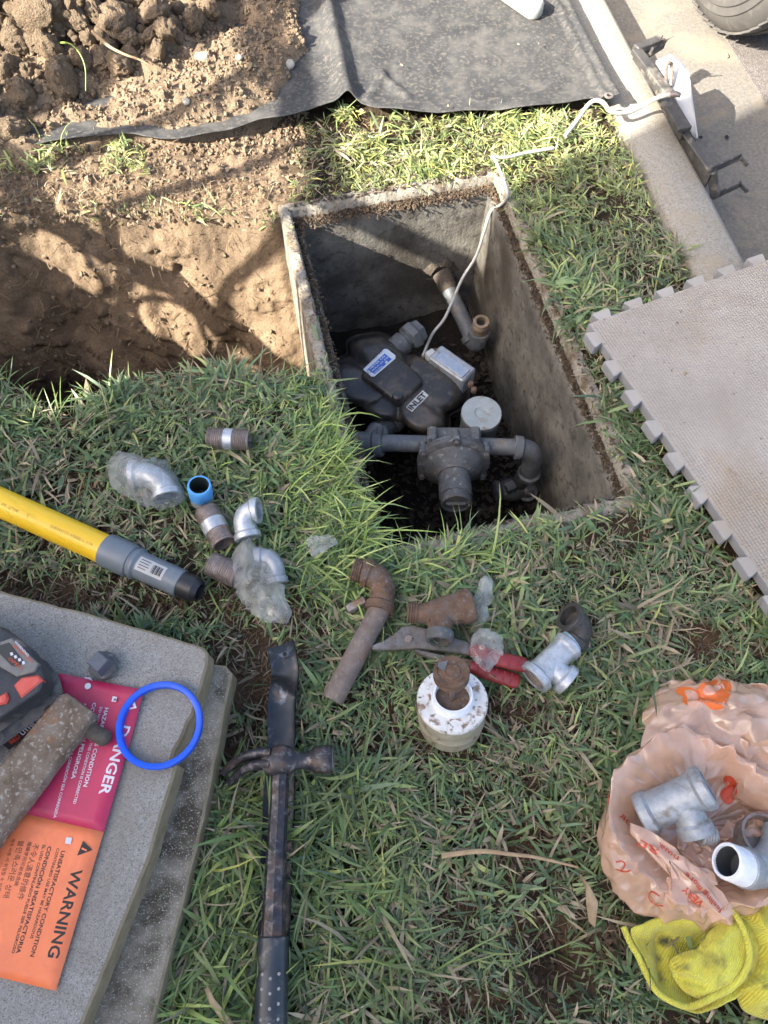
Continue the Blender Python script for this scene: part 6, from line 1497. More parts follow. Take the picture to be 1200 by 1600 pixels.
# ------------------------------------------------------------------ peach bag and fittings in it
def peach_bag():
    t = thing('plastic_bag', 'peach coloured plastic carrier bag open on the lawn holding pipe fittings', 'plastic bag', P(1100, 1290, -.01))
    C = (1095, 1288)
    O = [(944, 1270), (943, 1340), (953, 1380), (980, 1412), (1020, 1430), (1075, 1437), (1122, 1436), (1180, 1428), (1260, 1400), (1300, 1300), (1270, 1220), (1200, 1196), (1150, 1176), (1105, 1152), (1065, 1143), (1000, 1172), (960, 1208)]
    Rm = [(950, 1268), (960, 1300), (990, 1345), (1035, 1385), (1075, 1412), (1118, 1420), (1150, 1412), (1220, 1390), (1260, 1320), (1236, 1244), (1192, 1208), (1140, 1170), (1105, 1149), (1067, 1140), (1002, 1172), (960, 1212)]
    Mi = [(x * .5 + o[0] * .5, y * .5 + o[1] * .5) for (x, y), o in zip(Rm, [O[0], O[1], O[2], O[3], O[5], O[6], O[7], O[8], O[9], O[10], O[11], O[12], O[13], O[14], O[15], O[16]])]
    I0 = [(968, 1268), (985, 1300), (1015, 1335), (1055, 1368), (1095, 1400), (1125, 1405), (1155, 1395), (1210, 1375), (1240, 1310), (1210, 1252), (1168, 1235), (1160, 1215), (1140, 1188), (1110, 1180), (1060, 1192), (1000, 1225)]
    I1 = [(985, 1272), (1000, 1296), (1030, 1322), (1065, 1345), (1098, 1378), (1130, 1388), (1152, 1380), (1200, 1360), (1222, 1310), (1195, 1262), (1158, 1248), (1156, 1225), (1140, 1208), (1110, 1215), (1060, 1240), (1005, 1252)]
    rings = star_rings(C, [(O, -.005), ([(x + (C[0] - x) * -.01, y + (C[1] - y) * -.01) for x, y in O], .022), (Mi, .046), (Rm, .060), (Rm, .064), (I0, .046), (I1, .030), ([(x + (C[0] - x) * .12, y + (C[1] - y) * .12) for x, y in I1], .012), ([(x + (C[0] - x) * .5, y + (C[1] - y) * .5) for x, y in I1], .004), ([(x + (C[0] - x) * .9, y + (C[1] - y) * .9) for x, y in I1], .002)], 68)
    dense = []
    for i in range(len(rings) - 1):
        k = 2 if i != 3 else 1
        for j in range(k): dense.append([a.lerp(b, j / k) for a, b in zip(rings[i], rings[i + 1])])
    dense.append(rings[-1])
    c3 = P(*C, .03); out = []; m = len(dense); rr_ = random.Random(4)
    pl = [rr_.gauss(0, 1) for _ in range(68)]; pl2 = [rr_.gauss(0, 1) for _ in range(68)]
    for j, r in enumerate(dense):
        rr = []; q_ = j / (m - 1)
        for k, p in enumerate(r):
            d = (p - c3); d.z *= .4; d.normalize()
            a = .0038 * (pl[k] * (1 - q_) + pl2[k] * q_) + .0022 * rr_.gauss(0, 1) + .018 * float(fbm(p.x + p.z, p.y, 13, 2, 21))
            if j > m - 6: a *= .3
            q = p + d * a * .8 + Vector((0, 0, a * .8)); q.z = max(q.z, -.006); rr.append(q)
        out.append(rr)
    mb = MB(); loft(mb, out, cap0=False, cap1=True); jit(mb, .0005, 3)
    o = mesh_obj('pouch', mb, M_bag, t, angle=180); crease(o, 2, 1.0); bpy.context.view_layer.update()
    def bvh_eval(ob):
        e = ob.evaluated_get(bpy.context.evaluated_depsgraph_get()); me = e.to_mesh(); org = Vector(ob['_o']); b = BVHTree.FromPolygons([v.co + org for v in me.vertices], [tuple(p.vertices) for p in me.polygons]); e.to_mesh_clear(); return b
    bp = bvh_eval(o)
    def zf(x, y, tt):
        return .004 + .050 * (1 - tt ** 2.6) + .020 * float(fbm(x, y, 14, 2, 31))
    mb = MB(); grid_sheet(mb, [(1001, 1178), (1000, 1140), (1006, 1108), (1018, 1086), (1048, 1070), (1085, 1064), (1125, 1062), (1165, 1071), (1210, 1086), (1280, 1110), (1310, 1180), (1280, 1240), (1200, 1235), (1140, 1215), (1080, 1190), (1035, 1185)], (1140, 1145), zf, 15); jit(mb, .0040, 8)
    o2 = mesh_obj('back_fold', mb, M_bag, t, angle=180); crease(o2, 2, 1.0); bpy.context.view_layer.update(); b2 = bvh_eval(o2)
    # folded-over front flap and loose inner folds
    for oi, (ol, cc, z0, hh, sd_) in enumerate([([(950, 1270), (975, 1290), (1010, 1322), (1050, 1350), (1090, 1390), (1118, 1432), (1085, 1436), (1060, 1420), (1050, 1395), (1020, 1360), (985, 1330), (960, 1300)], (1040, 1372), .060, .010, 5),
                                     ([(1115, 1300), (1140, 1285), (1175, 1270), (1200, 1268), (1215, 1300), (1180, 1322), (1150, 1318), (1125, 1318)], (1160, 1296), .020, .014, 6),
                                     ([(1050, 1310), (1080, 1318), (1110, 1330), (1128, 1370), (1120, 1400), (1090, 1375), (1065, 1345)], (1090, 1350), .020, .012, 7)]):
        mb = MB(); grid_sheet(mb, ol, cc, lambda x, y, tt: z0 + hh * (1 - tt * tt) + .012 * float(fbm(x, y, 20, 2, sd_)), 8); jit(mb, .0030, sd_)
        of = mesh_obj('fold', mb, M_bag, t, angle=180); crease(of, 2, 1.0)
        if oi == 0: bpy.context.view_layer.update(); bf = bvh_eval(of)
    def blob(pxs, m, bv, name='print', l=.0012):
        """filled px outline draped on the bag"""
        cx = sum(p[0] for p in pxs) / len(pxs); cy = sum(p[1] for p in pxs) / len(pxs)
        mbb = MB(); star_sheet(mbb, pxs, (cx, cy), lambda x, y, tt: 0, 6, 48)
        V = []
        for (x, y, z) in mbb.v:
            px, py = proj(x, y, 0); d = (P(px, py, 0) - Vector((0, 0, 1))).normalized(); h = bv.ray_cast(Vector((0, 0, 1)), d)
            V.append(tuple(h[0] + Vector((0, 0, l))) if h[0] is not None else None)
        keep = [f for f in mbb.f if all(V[i] is not None for i in f)]
        mbb.v = [v if v is not None else (0, 0, 0) for v in V]; mbb.f = keep; mbb.m = [0] * len(keep)
        return mesh_obj(name, mbb, m, t, angle=180)
    blob([(1046, 1078), (1060, 1072), (1068, 1080), (1090, 1080), (1108, 1066), (1130, 1062), (1142, 1066), (1138, 1088), (1128, 1108), (1108, 1108), (1088, 1104), (1098, 1094), (1080, 1088), (1062, 1092)], M_orangeprint, b2, 'orange_logo')
    blob([(1097, 1080), (1112, 1072), (1127, 1074), (1118, 1080), (1108, 1086), (1098, 1084)], M_bag, b2, 'logo_gap', .0022)
    blob([(1064, 1082), (1074, 1090), (1088, 1096), (1100, 1100), (1090, 1108), (1074, 1100)], M_bag, b2, 'logo_gap', .0022)
    def st(txt, a, b, h, mirror=False):
        # drape by casting from the camera side onto the pouch
        z = .05; text_part(txt, 'lettering', M_redprint, t, P(*a, z), P(*b, z), h * S(*a, z), bold=.01, surf=bp, lift=.0012, mirror=mirror)
    def st2(txt, a, b, h, mirror=False):
        z = .05; text_part(txt, 'lettering', M_redprint, t, P(*a, z), P(*b, z), h * S(*a, z), bold=.02, surf=[bf, bp], lift=.0014, mirror=mirror)
    st2('feeling more', (1120, 1420), (1064, 1362), 9)
    st2('VERY', (1092, 1410), (1060, 1382), 10)
    st2('RE', (1022, 1328), (996, 1312), 9)
    st2('THANK', (1052, 1340), (1024, 1316), 6)
    st('3R', (968, 1275), (984, 1290), 9, True)
    def scribble(pts, r=.0009):
        path = []
        for a, b in smooth2(pts):
            d = (P(a, b, 0) - Vector((0, 0, 1))).normalized(); h = bp.ray_cast(Vector((0, 0, 1)), d)
            if h[0] is not None: path.append(h[0] + Vector((0, 0, .0006)))
        if len(path) > 2: mbb = MB(); simple_tube(mbb, path, r, 6); mesh_obj('printed_line', mbb, M_redprint, t)
    def smooth2(p): return [(q.x, q.y) for q in smooth_path([Vector((a, b, 0)) for a, b in p], 6)]
    scribble([(962, 1347), (972, 1346), (976, 1352), (970, 1360), (963, 1358), (975, 1362), (985, 1360)])
    scribble([(1024, 1322), (1031, 1316), (1036, 1322), (1034, 1345), (1034, 1358), (1037, 1350)])
    scribble([(1030, 1400), (1018, 1393), (1014, 1403), (1022, 1412), (1036, 1416)])
    scribble([(946, 1242), (952, 1245), (950, 1256)])
    scribble([(1004, 1312), (1012, 1318), (1026, 1312), (1032, 1316)])
    blob([(1128, 1215), (1140, 1212), (1150, 1230), (1148, 1245), (1138, 1258), (1126, 1248), (1136, 1232)], M_redprint, bp, 'red_logo')
peach_bag()
def bag_fittings():
    z = .062; k = S(1060, 1260, z) * 1.0
    t = thing('tee_fitting', 'large dull grey tee fitting resting inside the peach bag', 'tee fitting', P(1050, 1265, .01))
    a = P(1002, 1274, .042); b = P(1106, 1228, .080); path = [a, b]; L = plen(path); r = 28.5 * k; R = 34 * k
    mb = MB(); tube(mb, path, [(.03, r * .8), (0, r * .8), (0, R - .002), (.002, R), (.012, R), (.016, r * 1.03), (L * .5, r), (L - .016, r * 1.03), (L - .012, R), (L - .002, R), (L, R - .002), (L, r * .8), (L - .03, r * .8)], 44)
    c = a.lerp(b, .62); d = P(1090, 1305, z - .004); p2 = [c, d]; L2 = plen(p2); tube(mb, p2, [(0, r * .9), (L2 - .016, r * .86), (L2 - .012, r * 1.0), (L2 - .002, r * 1.0), (L2, r * .95), (L2, r * .7), (L2 - .015, r * .7)], 40)
    mesh_obj('tee_body', mb, M_galvdull, t, angle=35)
    mb = MB(); tube(mb, [P(1093, 1305, z - .01), P(1120, 1306, z - .012)], [(0, .010)] + threads(.001, .018, .011) + [(.019, .01)], 24); single('small_nipple', mb, M_galvdull, 'small grey threaded stub between tee and threaded collar in the bag', 'pipe nipple')
    mb = MB(); c = P(1178, 1318, .02); ax = Vector((.05, .25, .97)).normalized(); r = 37 * S(1175, 1300, .05)
    tube(mb, [c, c + ax * .06], [(0, r * .97)] + threads(.0, .030, r, .0036, .0012) + [(.031, r * .97), (.031, r * .85), (.01, r * .85)], 48); single('threaded_collar', mb, M_thread, 'brown ribbed threaded collar at the right edge of the bag', 'pipe fitting', angle=25)
    t = thing('pipe_elbow', 'pipe elbow with white thread tape round its open end at bag edge', 'elbow fitting', P(1160, 1350, .01)); z = .066; k = S(1140, 1345, z)
    a = P(1134, 1349, z + .004); b = P(1170, 1353, z - .006); d = P(1240, 1345, z - .012); r = 28 * k
    a = P(1135, 1345, .078); b = P(1168, 1358, .060)
    mb = MB(); path = [a, b]; L = plen(path); tube(mb, path, [(.004, r * .80), (0, r * .80), (0, r * .94), (.001, r * .98), (.010, r * 1.0), (L, r * 1.02)], 44, False, False)
    o = mesh_obj('taped_end', mb, M_ptfe, t, angle=40)
    mb = MB(); tube(mb, path, [(.003, r * .80), (.028, r * .78)], 36, False, True); mesh_obj('bore', mb, mat('bore_grey', [(.05, .055, .06)], 30, .6, bump=0), t)
    mb = MB(); elbow_mesh(mb, a.lerp(b, .75), P(1205, 1366, .045), P(1225, 1300, .04), r * 1.02, collar=.08, cw=.012, bend=.04); mesh_obj('elbow', mb, M_galvdull, t, angle=35)
bag_fittings()

# ------------------------------------------------------------------ yellow glove
def glove():
    t = thing('yellow_cloth', 'stained bright yellow knitted glove bunched beside the peach bag', 'glove', P(1120, 1480, -.01))
    def seg(px, py, x0, y0, x1, y1):
        tt = max(0, min(1, ((px - x0) * (x1 - x0) + (py - y0) * (y1 - y0)) / ((x1 - x0) ** 2 + (y1 - y0) ** 2))); return math.hypot(px - x0 - tt * (x1 - x0), py - y0 - tt * (y1 - y0))
    STAINS = ((1045, 1472, 11, .45), (1036, 1500, 10, .38), (1180, 1534, 9, .40), (1060, 1508, 8, .35), (1105, 1490, 30, .17), (1125, 1520, 24, .14), (1080, 1545, 30, .10), (1178, 1403, 9, .30), (1040, 1530, 12, .25), (1190, 1575, 10, .30), (1155, 1455, 10, .2), (1165, 1520, 9, .2), (1090, 1478, 12, .2), (1120, 1503, 14, .22))
    def sheet(name, ol, cen, zf, nr=44, n=180, th=.0028):
        mb = MB(); star_sheet(mb, ol, cen, zf, nr, n); o = mesh_obj(name, mb, M_cloth, t, angle=180); m = o.modifiers.new('thickness', 'SOLIDIFY'); m.thickness = th; m.offset = -1
        at = o.data.attributes.new('dirt', 'FLOAT', 'POINT'); vals = []
        for (x, y, z) in mb.v:
            px, py = proj(x, y, .02); v = 0
            for cx, cy, rr, w in STAINS: v = max(v, w * math.exp(-((px - cx) ** 2 + (py - cy) ** 2) / rr ** 2))
            vals.append(v)
        at.data.foreach_set('value', vals); return o
    W = lambda x, y: .006 * float(fbm(x, y, 22, 3, 8)) + .0010 * float(fbm(x, y, 200, 2, 9))
    def hem(pts, z, name='rolled_hem', r=.0036):
        mb = MB(); simple_tube(mb, smooth_path([P(a, b, z + c) for a, b, c in pts], 6), r, 10); mesh_obj(name, mb, M_cloth, t)
    # outer cup of the cuff: rises from the middle towards its rim
    OUT = [(974, 1448), (985, 1443), (1010, 1434), (1040, 1432), (1070, 1436), (1100, 1436), (1125, 1432), (1150, 1426), (1172, 1450), (1178, 1490), (1168, 1520), (1140, 1545), (1118, 1557), (1095, 1568), (1075, 1574), (1050, 1565), (1025, 1548), (1010, 1522), (996, 1490)]
    def z1(x, y, tt):
        px, py = proj(x, y, .02); z = .004 + .024 * tt ** 2.2 + W(x, y)
        z -= .010 * math.exp(-(seg(px, py, 1034, 1460, 1036, 1535) / 10) ** 2); z += .008 * math.exp(-(seg(px, py, 1000, 1450, 1120, 1440) / 12) ** 2)
        return z
    sheet('cuff', OUT, (1090, 1500), z1)
    hem([(974, 1448, 0), (985, 1474, 0), (996, 1492, .002), (1010, 1522, .003), (1026, 1549, .002), (1050, 1565, .003), (1075, 1573, .001), (1096, 1567, .003), (1118, 1556, .004), (1142, 1543, .006), (1164, 1523, .010)], .026)
    # inner layer folded back into the cup
    IN = [(1108, 1440), (1148, 1427), (1170, 1450), (1176, 1490), (1166, 1518), (1138, 1540), (1110, 1552), (1080, 1556), (1058, 1545), (1044, 1525), (1037, 1505), (1042, 1488), (1058, 1481), (1072, 1478), (1086, 1462)]
    def z2(x, y, tt):
        px, py = proj(x, y, .03); z = .022 + .018 * (1 - tt ** 3) + W(x + 3, y)
        z += .010 * math.exp(-(seg(px, py, 1064, 1500, 1140, 1445) / 16) ** 2) - .012 * math.exp(-(seg(px, py, 1052, 1500, 1056, 1512) / 6) ** 2) - .007 * math.exp(-(seg(px, py, 1060, 1525, 1100, 1540) / 7) ** 2)
        z += .004 * math.exp(-(seg(px, py, 1056, 1518, 1085, 1522) / 6) ** 2); return z
    sheet('folded_palm', IN, (1110, 1500), z2)
    # right flap lying on top
    FL = [(1138, 1424), (1146, 1404), (1170, 1390), (1205, 1384), (1300, 1370), (1340, 1480), (1300, 1640), (1225, 1606), (1190, 1590), (1150, 1574), (1112, 1560), (1140, 1546), (1160, 1526), (1170, 1500), (1168, 1470), (1158, 1445)]
    def z3(x, y, tt):
        px, py = proj(x, y, .04); z = .014 + .040 * (1 - tt ** 3.2) + W(x + 7, y) * 1.4
        z += .006 * math.exp(-(seg(px, py, 1185, 1430, 1195, 1560) / 9) ** 2) - .008 * math.exp(-(seg(px, py, 1160, 1405, 1200, 1400) / 7) ** 2)
        z += .020 * math.exp(-(seg(px, py, 1150, 1440, 1172, 1500) / 14) ** 2); return z
    sheet('top_flap', FL, (1215, 1490), z3, 50)
    hem([(1143, 1420, .0), (1156, 1440, .004), (1168, 1468, .005), (1171, 1498, .004), (1160, 1525, .0), (1140, 1546, -.010), (1114, 1560, -.018)], .040, r=.0034)
glove()

# ------------------------------------------------------------------ gas meter and pipework in the pit
def gas_meter():
    t = thing('gas_meter', 'dusty black lobed gas meter marked INLET lying in the concrete box', 'gas meter', P(625, 600, -.36)); zT = -.17
    OUTL = [(510, 604), (511, 586), (517, 571), (530, 562), (543, 560), (549, 557), (548, 549), (545, 541), (555, 532), (575, 527), (600, 526), (612, 533), (622, 546), (636, 552), (655, 556), (668, 562), (684, 562), (702, 568), (716, 582), (724, 602), (725, 622), (716, 636), (703, 642), (696, 646), (698, 656), (696, 670), (684, 680), (664, 682), (645, 676), (634, 664), (622, 658), (604, 660), (584, 658), (570, 648), (562, 636), (550, 630), (532, 630), (518, 622)]
    C = (622, 606)
    def sh(pts, k): return [(C[0] + (x - C[0]) * k, C[1] + (y - C[1]) * k) for x, y in pts]
    rings = star_rings(C, [(sh(OUTL, 1.0), zT - .16), (sh(OUTL, 1.02), zT - .12), (sh(OUTL, 1.05), zT - .09), (sh(OUTL, 1.05), zT - .082), (sh(OUTL, 1.0), zT - .075), (sh(OUTL, 1.0), zT - .045), (sh(OUTL, .985), zT - .030), (sh(OUTL, .95), zT - .016), (sh(OUTL, .88), zT - .006), (sh(OUTL, .78), zT - .001), (sh(OUTL, .6), zT), (sh(OUTL, .3), zT)], 140)
    NOT = [math.atan2(y - C[1], x - C[0]) for x, y in ((549, 557), (640, 552), (698, 644), (622, 658), (560, 634))]
    for j, r in enumerate(rings):
        w = {6: .3, 7: .6, 8: 1, 9: 1, 10: .45, 11: 0}.get(j, 0)
        for k in range(len(r)):
            th = -PI + 2 * PI * k / len(r); dd = min(abs((th - a + PI) % (2 * PI) - PI) for a in NOT)
            r[k] = r[k] + Vector((0, 0, .006 * w - .016 * w * math.exp(-(dd / .16) ** 2)))
    mb = MB(); loft(mb, rings, cap0=True, cap1=True); mesh_obj('body', mb, M_meter, t, angle=180)
    mb = MB(); sr = star_rings(C, [(sh(OUTL, 1.03), zT - .098), (sh(OUTL, 1.09), zT - .096), (sh(OUTL, 1.09), zT - .090), (sh(OUTL, 1.03), zT - .088)], 140); loft(mb, sr, cap0=False, cap1=False); mesh_obj('seam_flange', mb, M_meter, t, angle=40)
    def plate(name, q, z0, z1, m, bev=.003, parent=t, ang=35):
        pts = [(P(x, y, z1).x, P(x, y, z1).y) for x, y in q]; mb = MB(); prism(mb, pts, z0, z1, bev=bev); return mesh_obj(name, mb, m, parent, angle=ang)
    cov = plate('raised_cover', [(565, 582), (574, 574), (604, 546), (613, 545), (660, 590), (660, 597), (628, 625), (618, 627), (566, 588)], zT - .004, zT + .012, M_meter, .004, ang=60)
    lz = zT + .0125
    plate('rating_label', [(567, 577), (600, 545), (605, 545), (618, 555), (618, 560), (585, 588), (580, 588)], lz, lz + .0012, M_silver, .0004)
    plate('blue_field', [(573, 578), (601, 552), (612, 561), (586, 584)], lz + .0012, lz + .0018, M_blueprint, .0002)
    k = S(600, 570, lz)
    def tx(s, a, b, h, m, z=lz + .0024, bold=.01): return text_part(s, 'lettering', m, t, P(*a, z), P(*b, z), h * k, bold=bold)
    tx('No. 1 7 8 2 1 8 0', (572.5, 572), (598, 549.5), 3.2, M_ink); tx('METER CO.', (579.5, 577), (603, 556), 3.2, M_wprint); tx('MAX 25 PSI', (582.5, 580), (607, 558.5), 2.4, M_wprint); tx('250 CFH', (586, 583), (598, 573), 2.6, M_wprint)
    for a, b in ((576, 580.5), (604, 566)): plate('label_mark', [(a - 3, b), (a, b - 3), (a + 3, b), (a, b + 3)], lz + .0018, lz + .0024, M_white, .0002)
    # knob
    mb = MB(); c = P(621, 628, zT - .004); kk = S(621, 624, zT); tube(mb, [c, c + Vector((0, 0, .024))], [(0, 10.5 * kk), (.012, 10 * kk), (.020, 8.2 * kk), (.023, 7.5 * kk), (.024, 6 * kk)], 30); mesh_obj('knob', mb, M_meter, t, angle=40)
    zi = zT + .0045
    st = [(634.5, 635.5), (660.5, 609.5), (670, 617.5), (643.5, 643.5)]
    bb = P(*st[0], zi)
    mb = MB(); pts = [(P(x, y, zi).x, P(x, y, zi).y) for x, y in st]; prism(mb, pts, zi - .012, zi, bev=.0003); mesh_obj('inlet_sticker', mb, M_white, t)
    text_part('INLET', 'lettering', M_ink, t, P(643.0, 641.0, zi + .0008), P(667.0, 617.5, zi + .0008), 9.2 * S(650, 625, zi), bold=.035)
    # inlet spud upper right with hex union
    a = P(614, 548, zT - .035); b = P(650, 520, zT - .030); path = [a, b]; L = plen(path)
    mb = MB(); tube(mb, path, [(0, .024), (L * .45, .024), (L * .5, .020), (L * .75, .019)], 32); mesh_obj('spud', mb, M_greydirty, t)
    c = a.lerp(b, .62); d = b + (b - a).normalized() * .012; mb = MB(); tube(mb, [c, d], [(0, .024), (.004, .030), (.018, .031), (.022, .027), ((d - c).length, .024), ((d - c).length, .018), (.01, .018)], 6); o = mesh_obj('hex_nut', mb, M_greypaint, t, angle=30); o.modifiers.new('bevel', 'BEVEL').width = .0015
    # outlet lower left
    a = P(618, 652, zT - .045); b = P(584, 680, zT - .050); path = [a, b]; L = plen(path)
    mb = MB(); tube(mb, path, [(0, .027), (L * .28, .027), (L * .3, .022)] + threads(L * .3, L * .6, .0225, .003, .001) + [(L, .021)], 32); mesh_obj('outlet_spud', mb, M_greydirty, t, angle=30)
    # clamp lugs on the body's shoulder
    mb = MB()
    for x, y in ((677, 580), (560, 545)): 
        c = P(x, y, zT - .02); tube(mb, [c, c + Vector((0, 0, .01))], [(0, .005), (.01, .004)], 12)
    mesh_obj('boss', mb, M_meter, t)
gas_meter()
def index_box():
    t = thing('index_box', 'narrow grey metal box with a glass window beside the gas meter', 'index box', P(712, 585, -.36))
    zt = -.175; a = P(678, 560, zt); b = P(732, 598, zt)
    mb = MB(); bar(mb, a, b, .040, .05, bev=.003); mesh_obj('case', mb, M_galvdull, t, angle=30)
    up = Vector((0, 0, .0262)); x, y, z = frame(a, b)
    mb = MB(); bar(mb, a + x * .012 + up + y * -.004, b - x * .006 + up + y * -.004, .024, .003, bev=.001); mesh_obj('glass_window', mb, mat('blue_glass', [(.20, .25, .33), (.28, .33, .41)], 90, .2, bump=.1, spots=((.4, .36, .3), 90, .56, .7)), t, angle=30)
    mb = MB(); bar(mb, P(668, 560, zt + .01), P(680, 553, zt + .01), .02, .02, bev=.002); mesh_obj('end_tab', mb, M_white, t, angle=30)
    for q in ((735, 603), (680, 552), (740, 612)):
        mb = MB(); c = P(*q, zt + .005); tube(mb, [c, c + Vector((0, 0, .012))], [(0, .006), (.01, .006), (.012, .004)], 6); mesh_obj('screw', mb, M_rust, t)
index_box()
def regulator():
    t = thing('pressure_regulator', 'dirty grey gas pressure regulator with bolted round case in the pit', 'pressure regulator', P(710, 720, -.36)); z = -.15
    k = S(710, 710, z); c = P(708, 694, z)
    # pipe body block
    mb = MB(); bar(mb, P(668, 692, z), P(750, 693, z), .046, .040, bev=.004); mesh_obj('body_block', mb, M_greydirty, t, angle=35)
    for x in (675, 742):
        mb = MB(); bar(mb, P(x, 700, z + .028), P(x, 670, z + .024), .017, .020, bev=.003); mesh_obj('lug', mb, M_greydirty, t, angle=35)
    text_part('IN', 'lettering', M_dark, t, P(671, 690, z + .040), P(679, 690, z + .040), .006, bold=.02)
    text_part('OUT', 'lettering', M_dark, t, P(738, 690, z + .040), P(748, 690, z + .040), .006, bold=.02)
    ax = Vector((0, -1, .16)).normalized(); f0 = c + Vector((0, -.018, -.012))
    R = 57 * k
    mb = MB(); tube(mb, [f0, f0 + ax * .03], [(0, R * .72), (.004, R * .95), (.006, R), (.011, R)], 56); mesh_obj('rear_case', mb, M_greydirty, t, angle=30)
    mb = MB(); tube(mb, [f0 + ax * .0118, f0 + ax * .08], [(0, R), (.006, R), (.008, R * .96), (.010, R * .84), (.020, R * .72), (.030, R * .50), (.034, R * .46)], 56); mesh_obj('front_case', mb, M_greydirty, t, angle=35)
    g0 = f0 + ax * .040; mb = MB(); L = .066; tube(mb, [g0, g0 + ax * L], [(0, .0275), (.02, .0285), (L - .016, .0290), (L - .015, .0265), (L - .002, .0265), (L, .025), (L, .022), (L - .003, .022)], 44); mesh_obj('spring_housing', mb, M_greydirty, t, angle=30)
    mb = MB(); e = g0 + ax * (L - .001); bar(mb, e + Vector((-.018, 0, 0)), e + Vector((.018, 0, 0)), .006, .007, bev=.001); mesh_obj('cap_slot', mb, M_greydirty, t)
    sx = Vector((1, 0, 0)); uz = ax.cross(sx)
    for i in range(6):
        an = 2 * PI * (i + .5) / 6; p = f0 + ax * .004 + (sx * math.cos(an) + uz * math.sin(an)) * R * .95
        q = f0 + (sx * math.cos(an) + uz * math.sin(an)) * R * .98
        mb = MB(); tube(mb, [q - ax * .003, q + ax * .020], [(0, .0075), (.0225, .0075)], 20); tube(mb, [q + ax * .0195, q + ax * .027], [(0, .0052), (.007, .0052)], 6); mesh_obj('bolt', mb, M_greydirty, t, angle=30)
regulator()
def pipework():
    z = -.15; k = S(630, 693, z)
    t = thing('service_pipe', 'grey painted pipe run through the regulator with end elbow and valve', 'pipe', P(640, 700, -.36)); r = 13.5 * k
    mb = MB(); simple_tube(mb, [P(596, 692, z), P(670, 694, z)], r, 32); mesh_obj('pipe', mb, M_greypaint, t)
    mb = MB(); simple_tube(mb, [P(748, 697, z), P(812, 699, z)], r * .98, 32); mesh_obj('pipe', mb, M_greypaint, t)
    # left tee with collar
    mb = MB(); a = P(557, 694, z - .01); b = P(598, 692, z); path = [a, b]; L = plen(path); tube(mb, path, [(0, r * 1.3), (.003, r * 1.45), (L - .018, r * 1.4), (L - .014, r * 1.65), (L - .003, r * 1.65), (L, r * 1.5), (L, r)], 36)
    simple_tube(mb, [P(578, 694, z - .005), P(592, 674, z - .01)], r * 1.35, 32)
    simple_tube(mb, [P(572, 700, z - .01), P(572, 712, z - .10)], r * 1.3, 32); mesh_obj('tee', mb, M_greypaint, t, angle=35)
    mb = MB(); tube(mb, [P(590, 688, z - .002), P(600, 688, z)], [(0, r * 1.55), (.003, r * 1.75), (.009, r * 1.75), (.011, r * 1.6)], 8); mesh_obj('union_ring', mb, M_greydirty, t, angle=30)
    # right elbow & drop
    mb = MB(); elbow_mesh(mb, P(804, 699, z), P(836, 701, z), P(826, 742, z - .10), r * 1.12, collar=.25, cw=.012, bend=.034); mesh_obj('elbow', mb, M_greypaint, t, angle=35)
    mb = MB(); simple_tube(mb, [P(826, 732, z - .075), P(806, 762, z - .19)], r, 28); mesh_obj('drop_pipe', mb, M_greydirty, t)
    v = thing('gas_valve', 'dark corroded gas valve low in the pit corner below the pipe elbow', 'valve', P(800, 765, -.36)); zz = -.33
    mb = MB(); tube(mb, [P(770, 768, zz), P(830, 762, zz)], [(0, .016), (.004, .022), (.014, .022), (.018, .018), (.03, .024), (.045, .024), (.06, .018), (.07, .022), (.08, .021)], 10); mesh_obj('body', mb, M_greydirty, v, angle=35)
    mb = MB(); bar(mb, P(798, 765, zz + .02), P(798, 757, zz + .045), .02, .02, bev=.003); mesh_obj('spindle', mb, M_greydirty, v, angle=35)
    mb = MB(); tube(mb, [P(824, 768, zz), P(824, 772, zz - .04)], [(0, .02), (.05, .02)], 20); mesh_obj('riser', mb, M_greydirty, v)
    # drum-like grey can
    c = P(749, 668, -.30); kk = S(753, 650, -.155)
    g = thing('round_vent_cap', 'pale grey round metal cap standing between the meter and regulator', 'vent cap', c); ctop = P(752.5, 645, -.155); c = Vector((ctop.x, ctop.y, -.36)); R = 32 * kk
    mb = MB(); tube(mb, [c, c + Vector((0, 0, .21))], [(0, R * .9), (.15, R * .93), (.19, R * .95), (.195, R), (.203, R), (.205, R * .97)], 48, True, False); mesh_obj('drum', mb, M_cansideD, g, angle=30)
    mb = MB(); tube(mb, [c, c + Vector((0, 0, .21))], [(.2035, R * .99), (.2052, R * .97), (.2055, R * .35), (.2040, R * .30), (.2040, R * .2), (.2055, R * .12)], 48, False, True); mesh_obj('lid', mb, M_cancap, g, angle=30)
    # back pipe out of the wall
    q = thing('inlet_pipe', 'grey pipe from the back wall ending in an open upturned elbow', 'pipe', P(735, 530, -.36)); zb = -.25
    a = P(690, 428, -.225); b = P(738, 530, -.27); rr = .0165; mb = MB(); pth = [a, b]; L = plen(pth)
    tube(mb, pth, [(0, rr), (L * .33, rr), (L * .34, rr * .97), (L, rr)], 32); mesh_obj('pipe', mb, M_greypaint, q)
    mb = MB(); tube(mb, pth, [(0, rr * 1.25), (L * .20, rr * 1.2), (L * .26, rr * 1.02)], 24); mesh_obj('sleeve', mb, M_clodw, q)
    top = P(752, 502, -.20); cor = P(744, 545, -.285)
    mb = MB(); elbow_mesh(mb, a.lerp(b, .93), cor, P(749, 517, -.235), rr * 1.15, collar=.2, cw=.012, bend=.03, ri=rr); mesh_obj('elbow', mb, M_greypaint, q, angle=35)
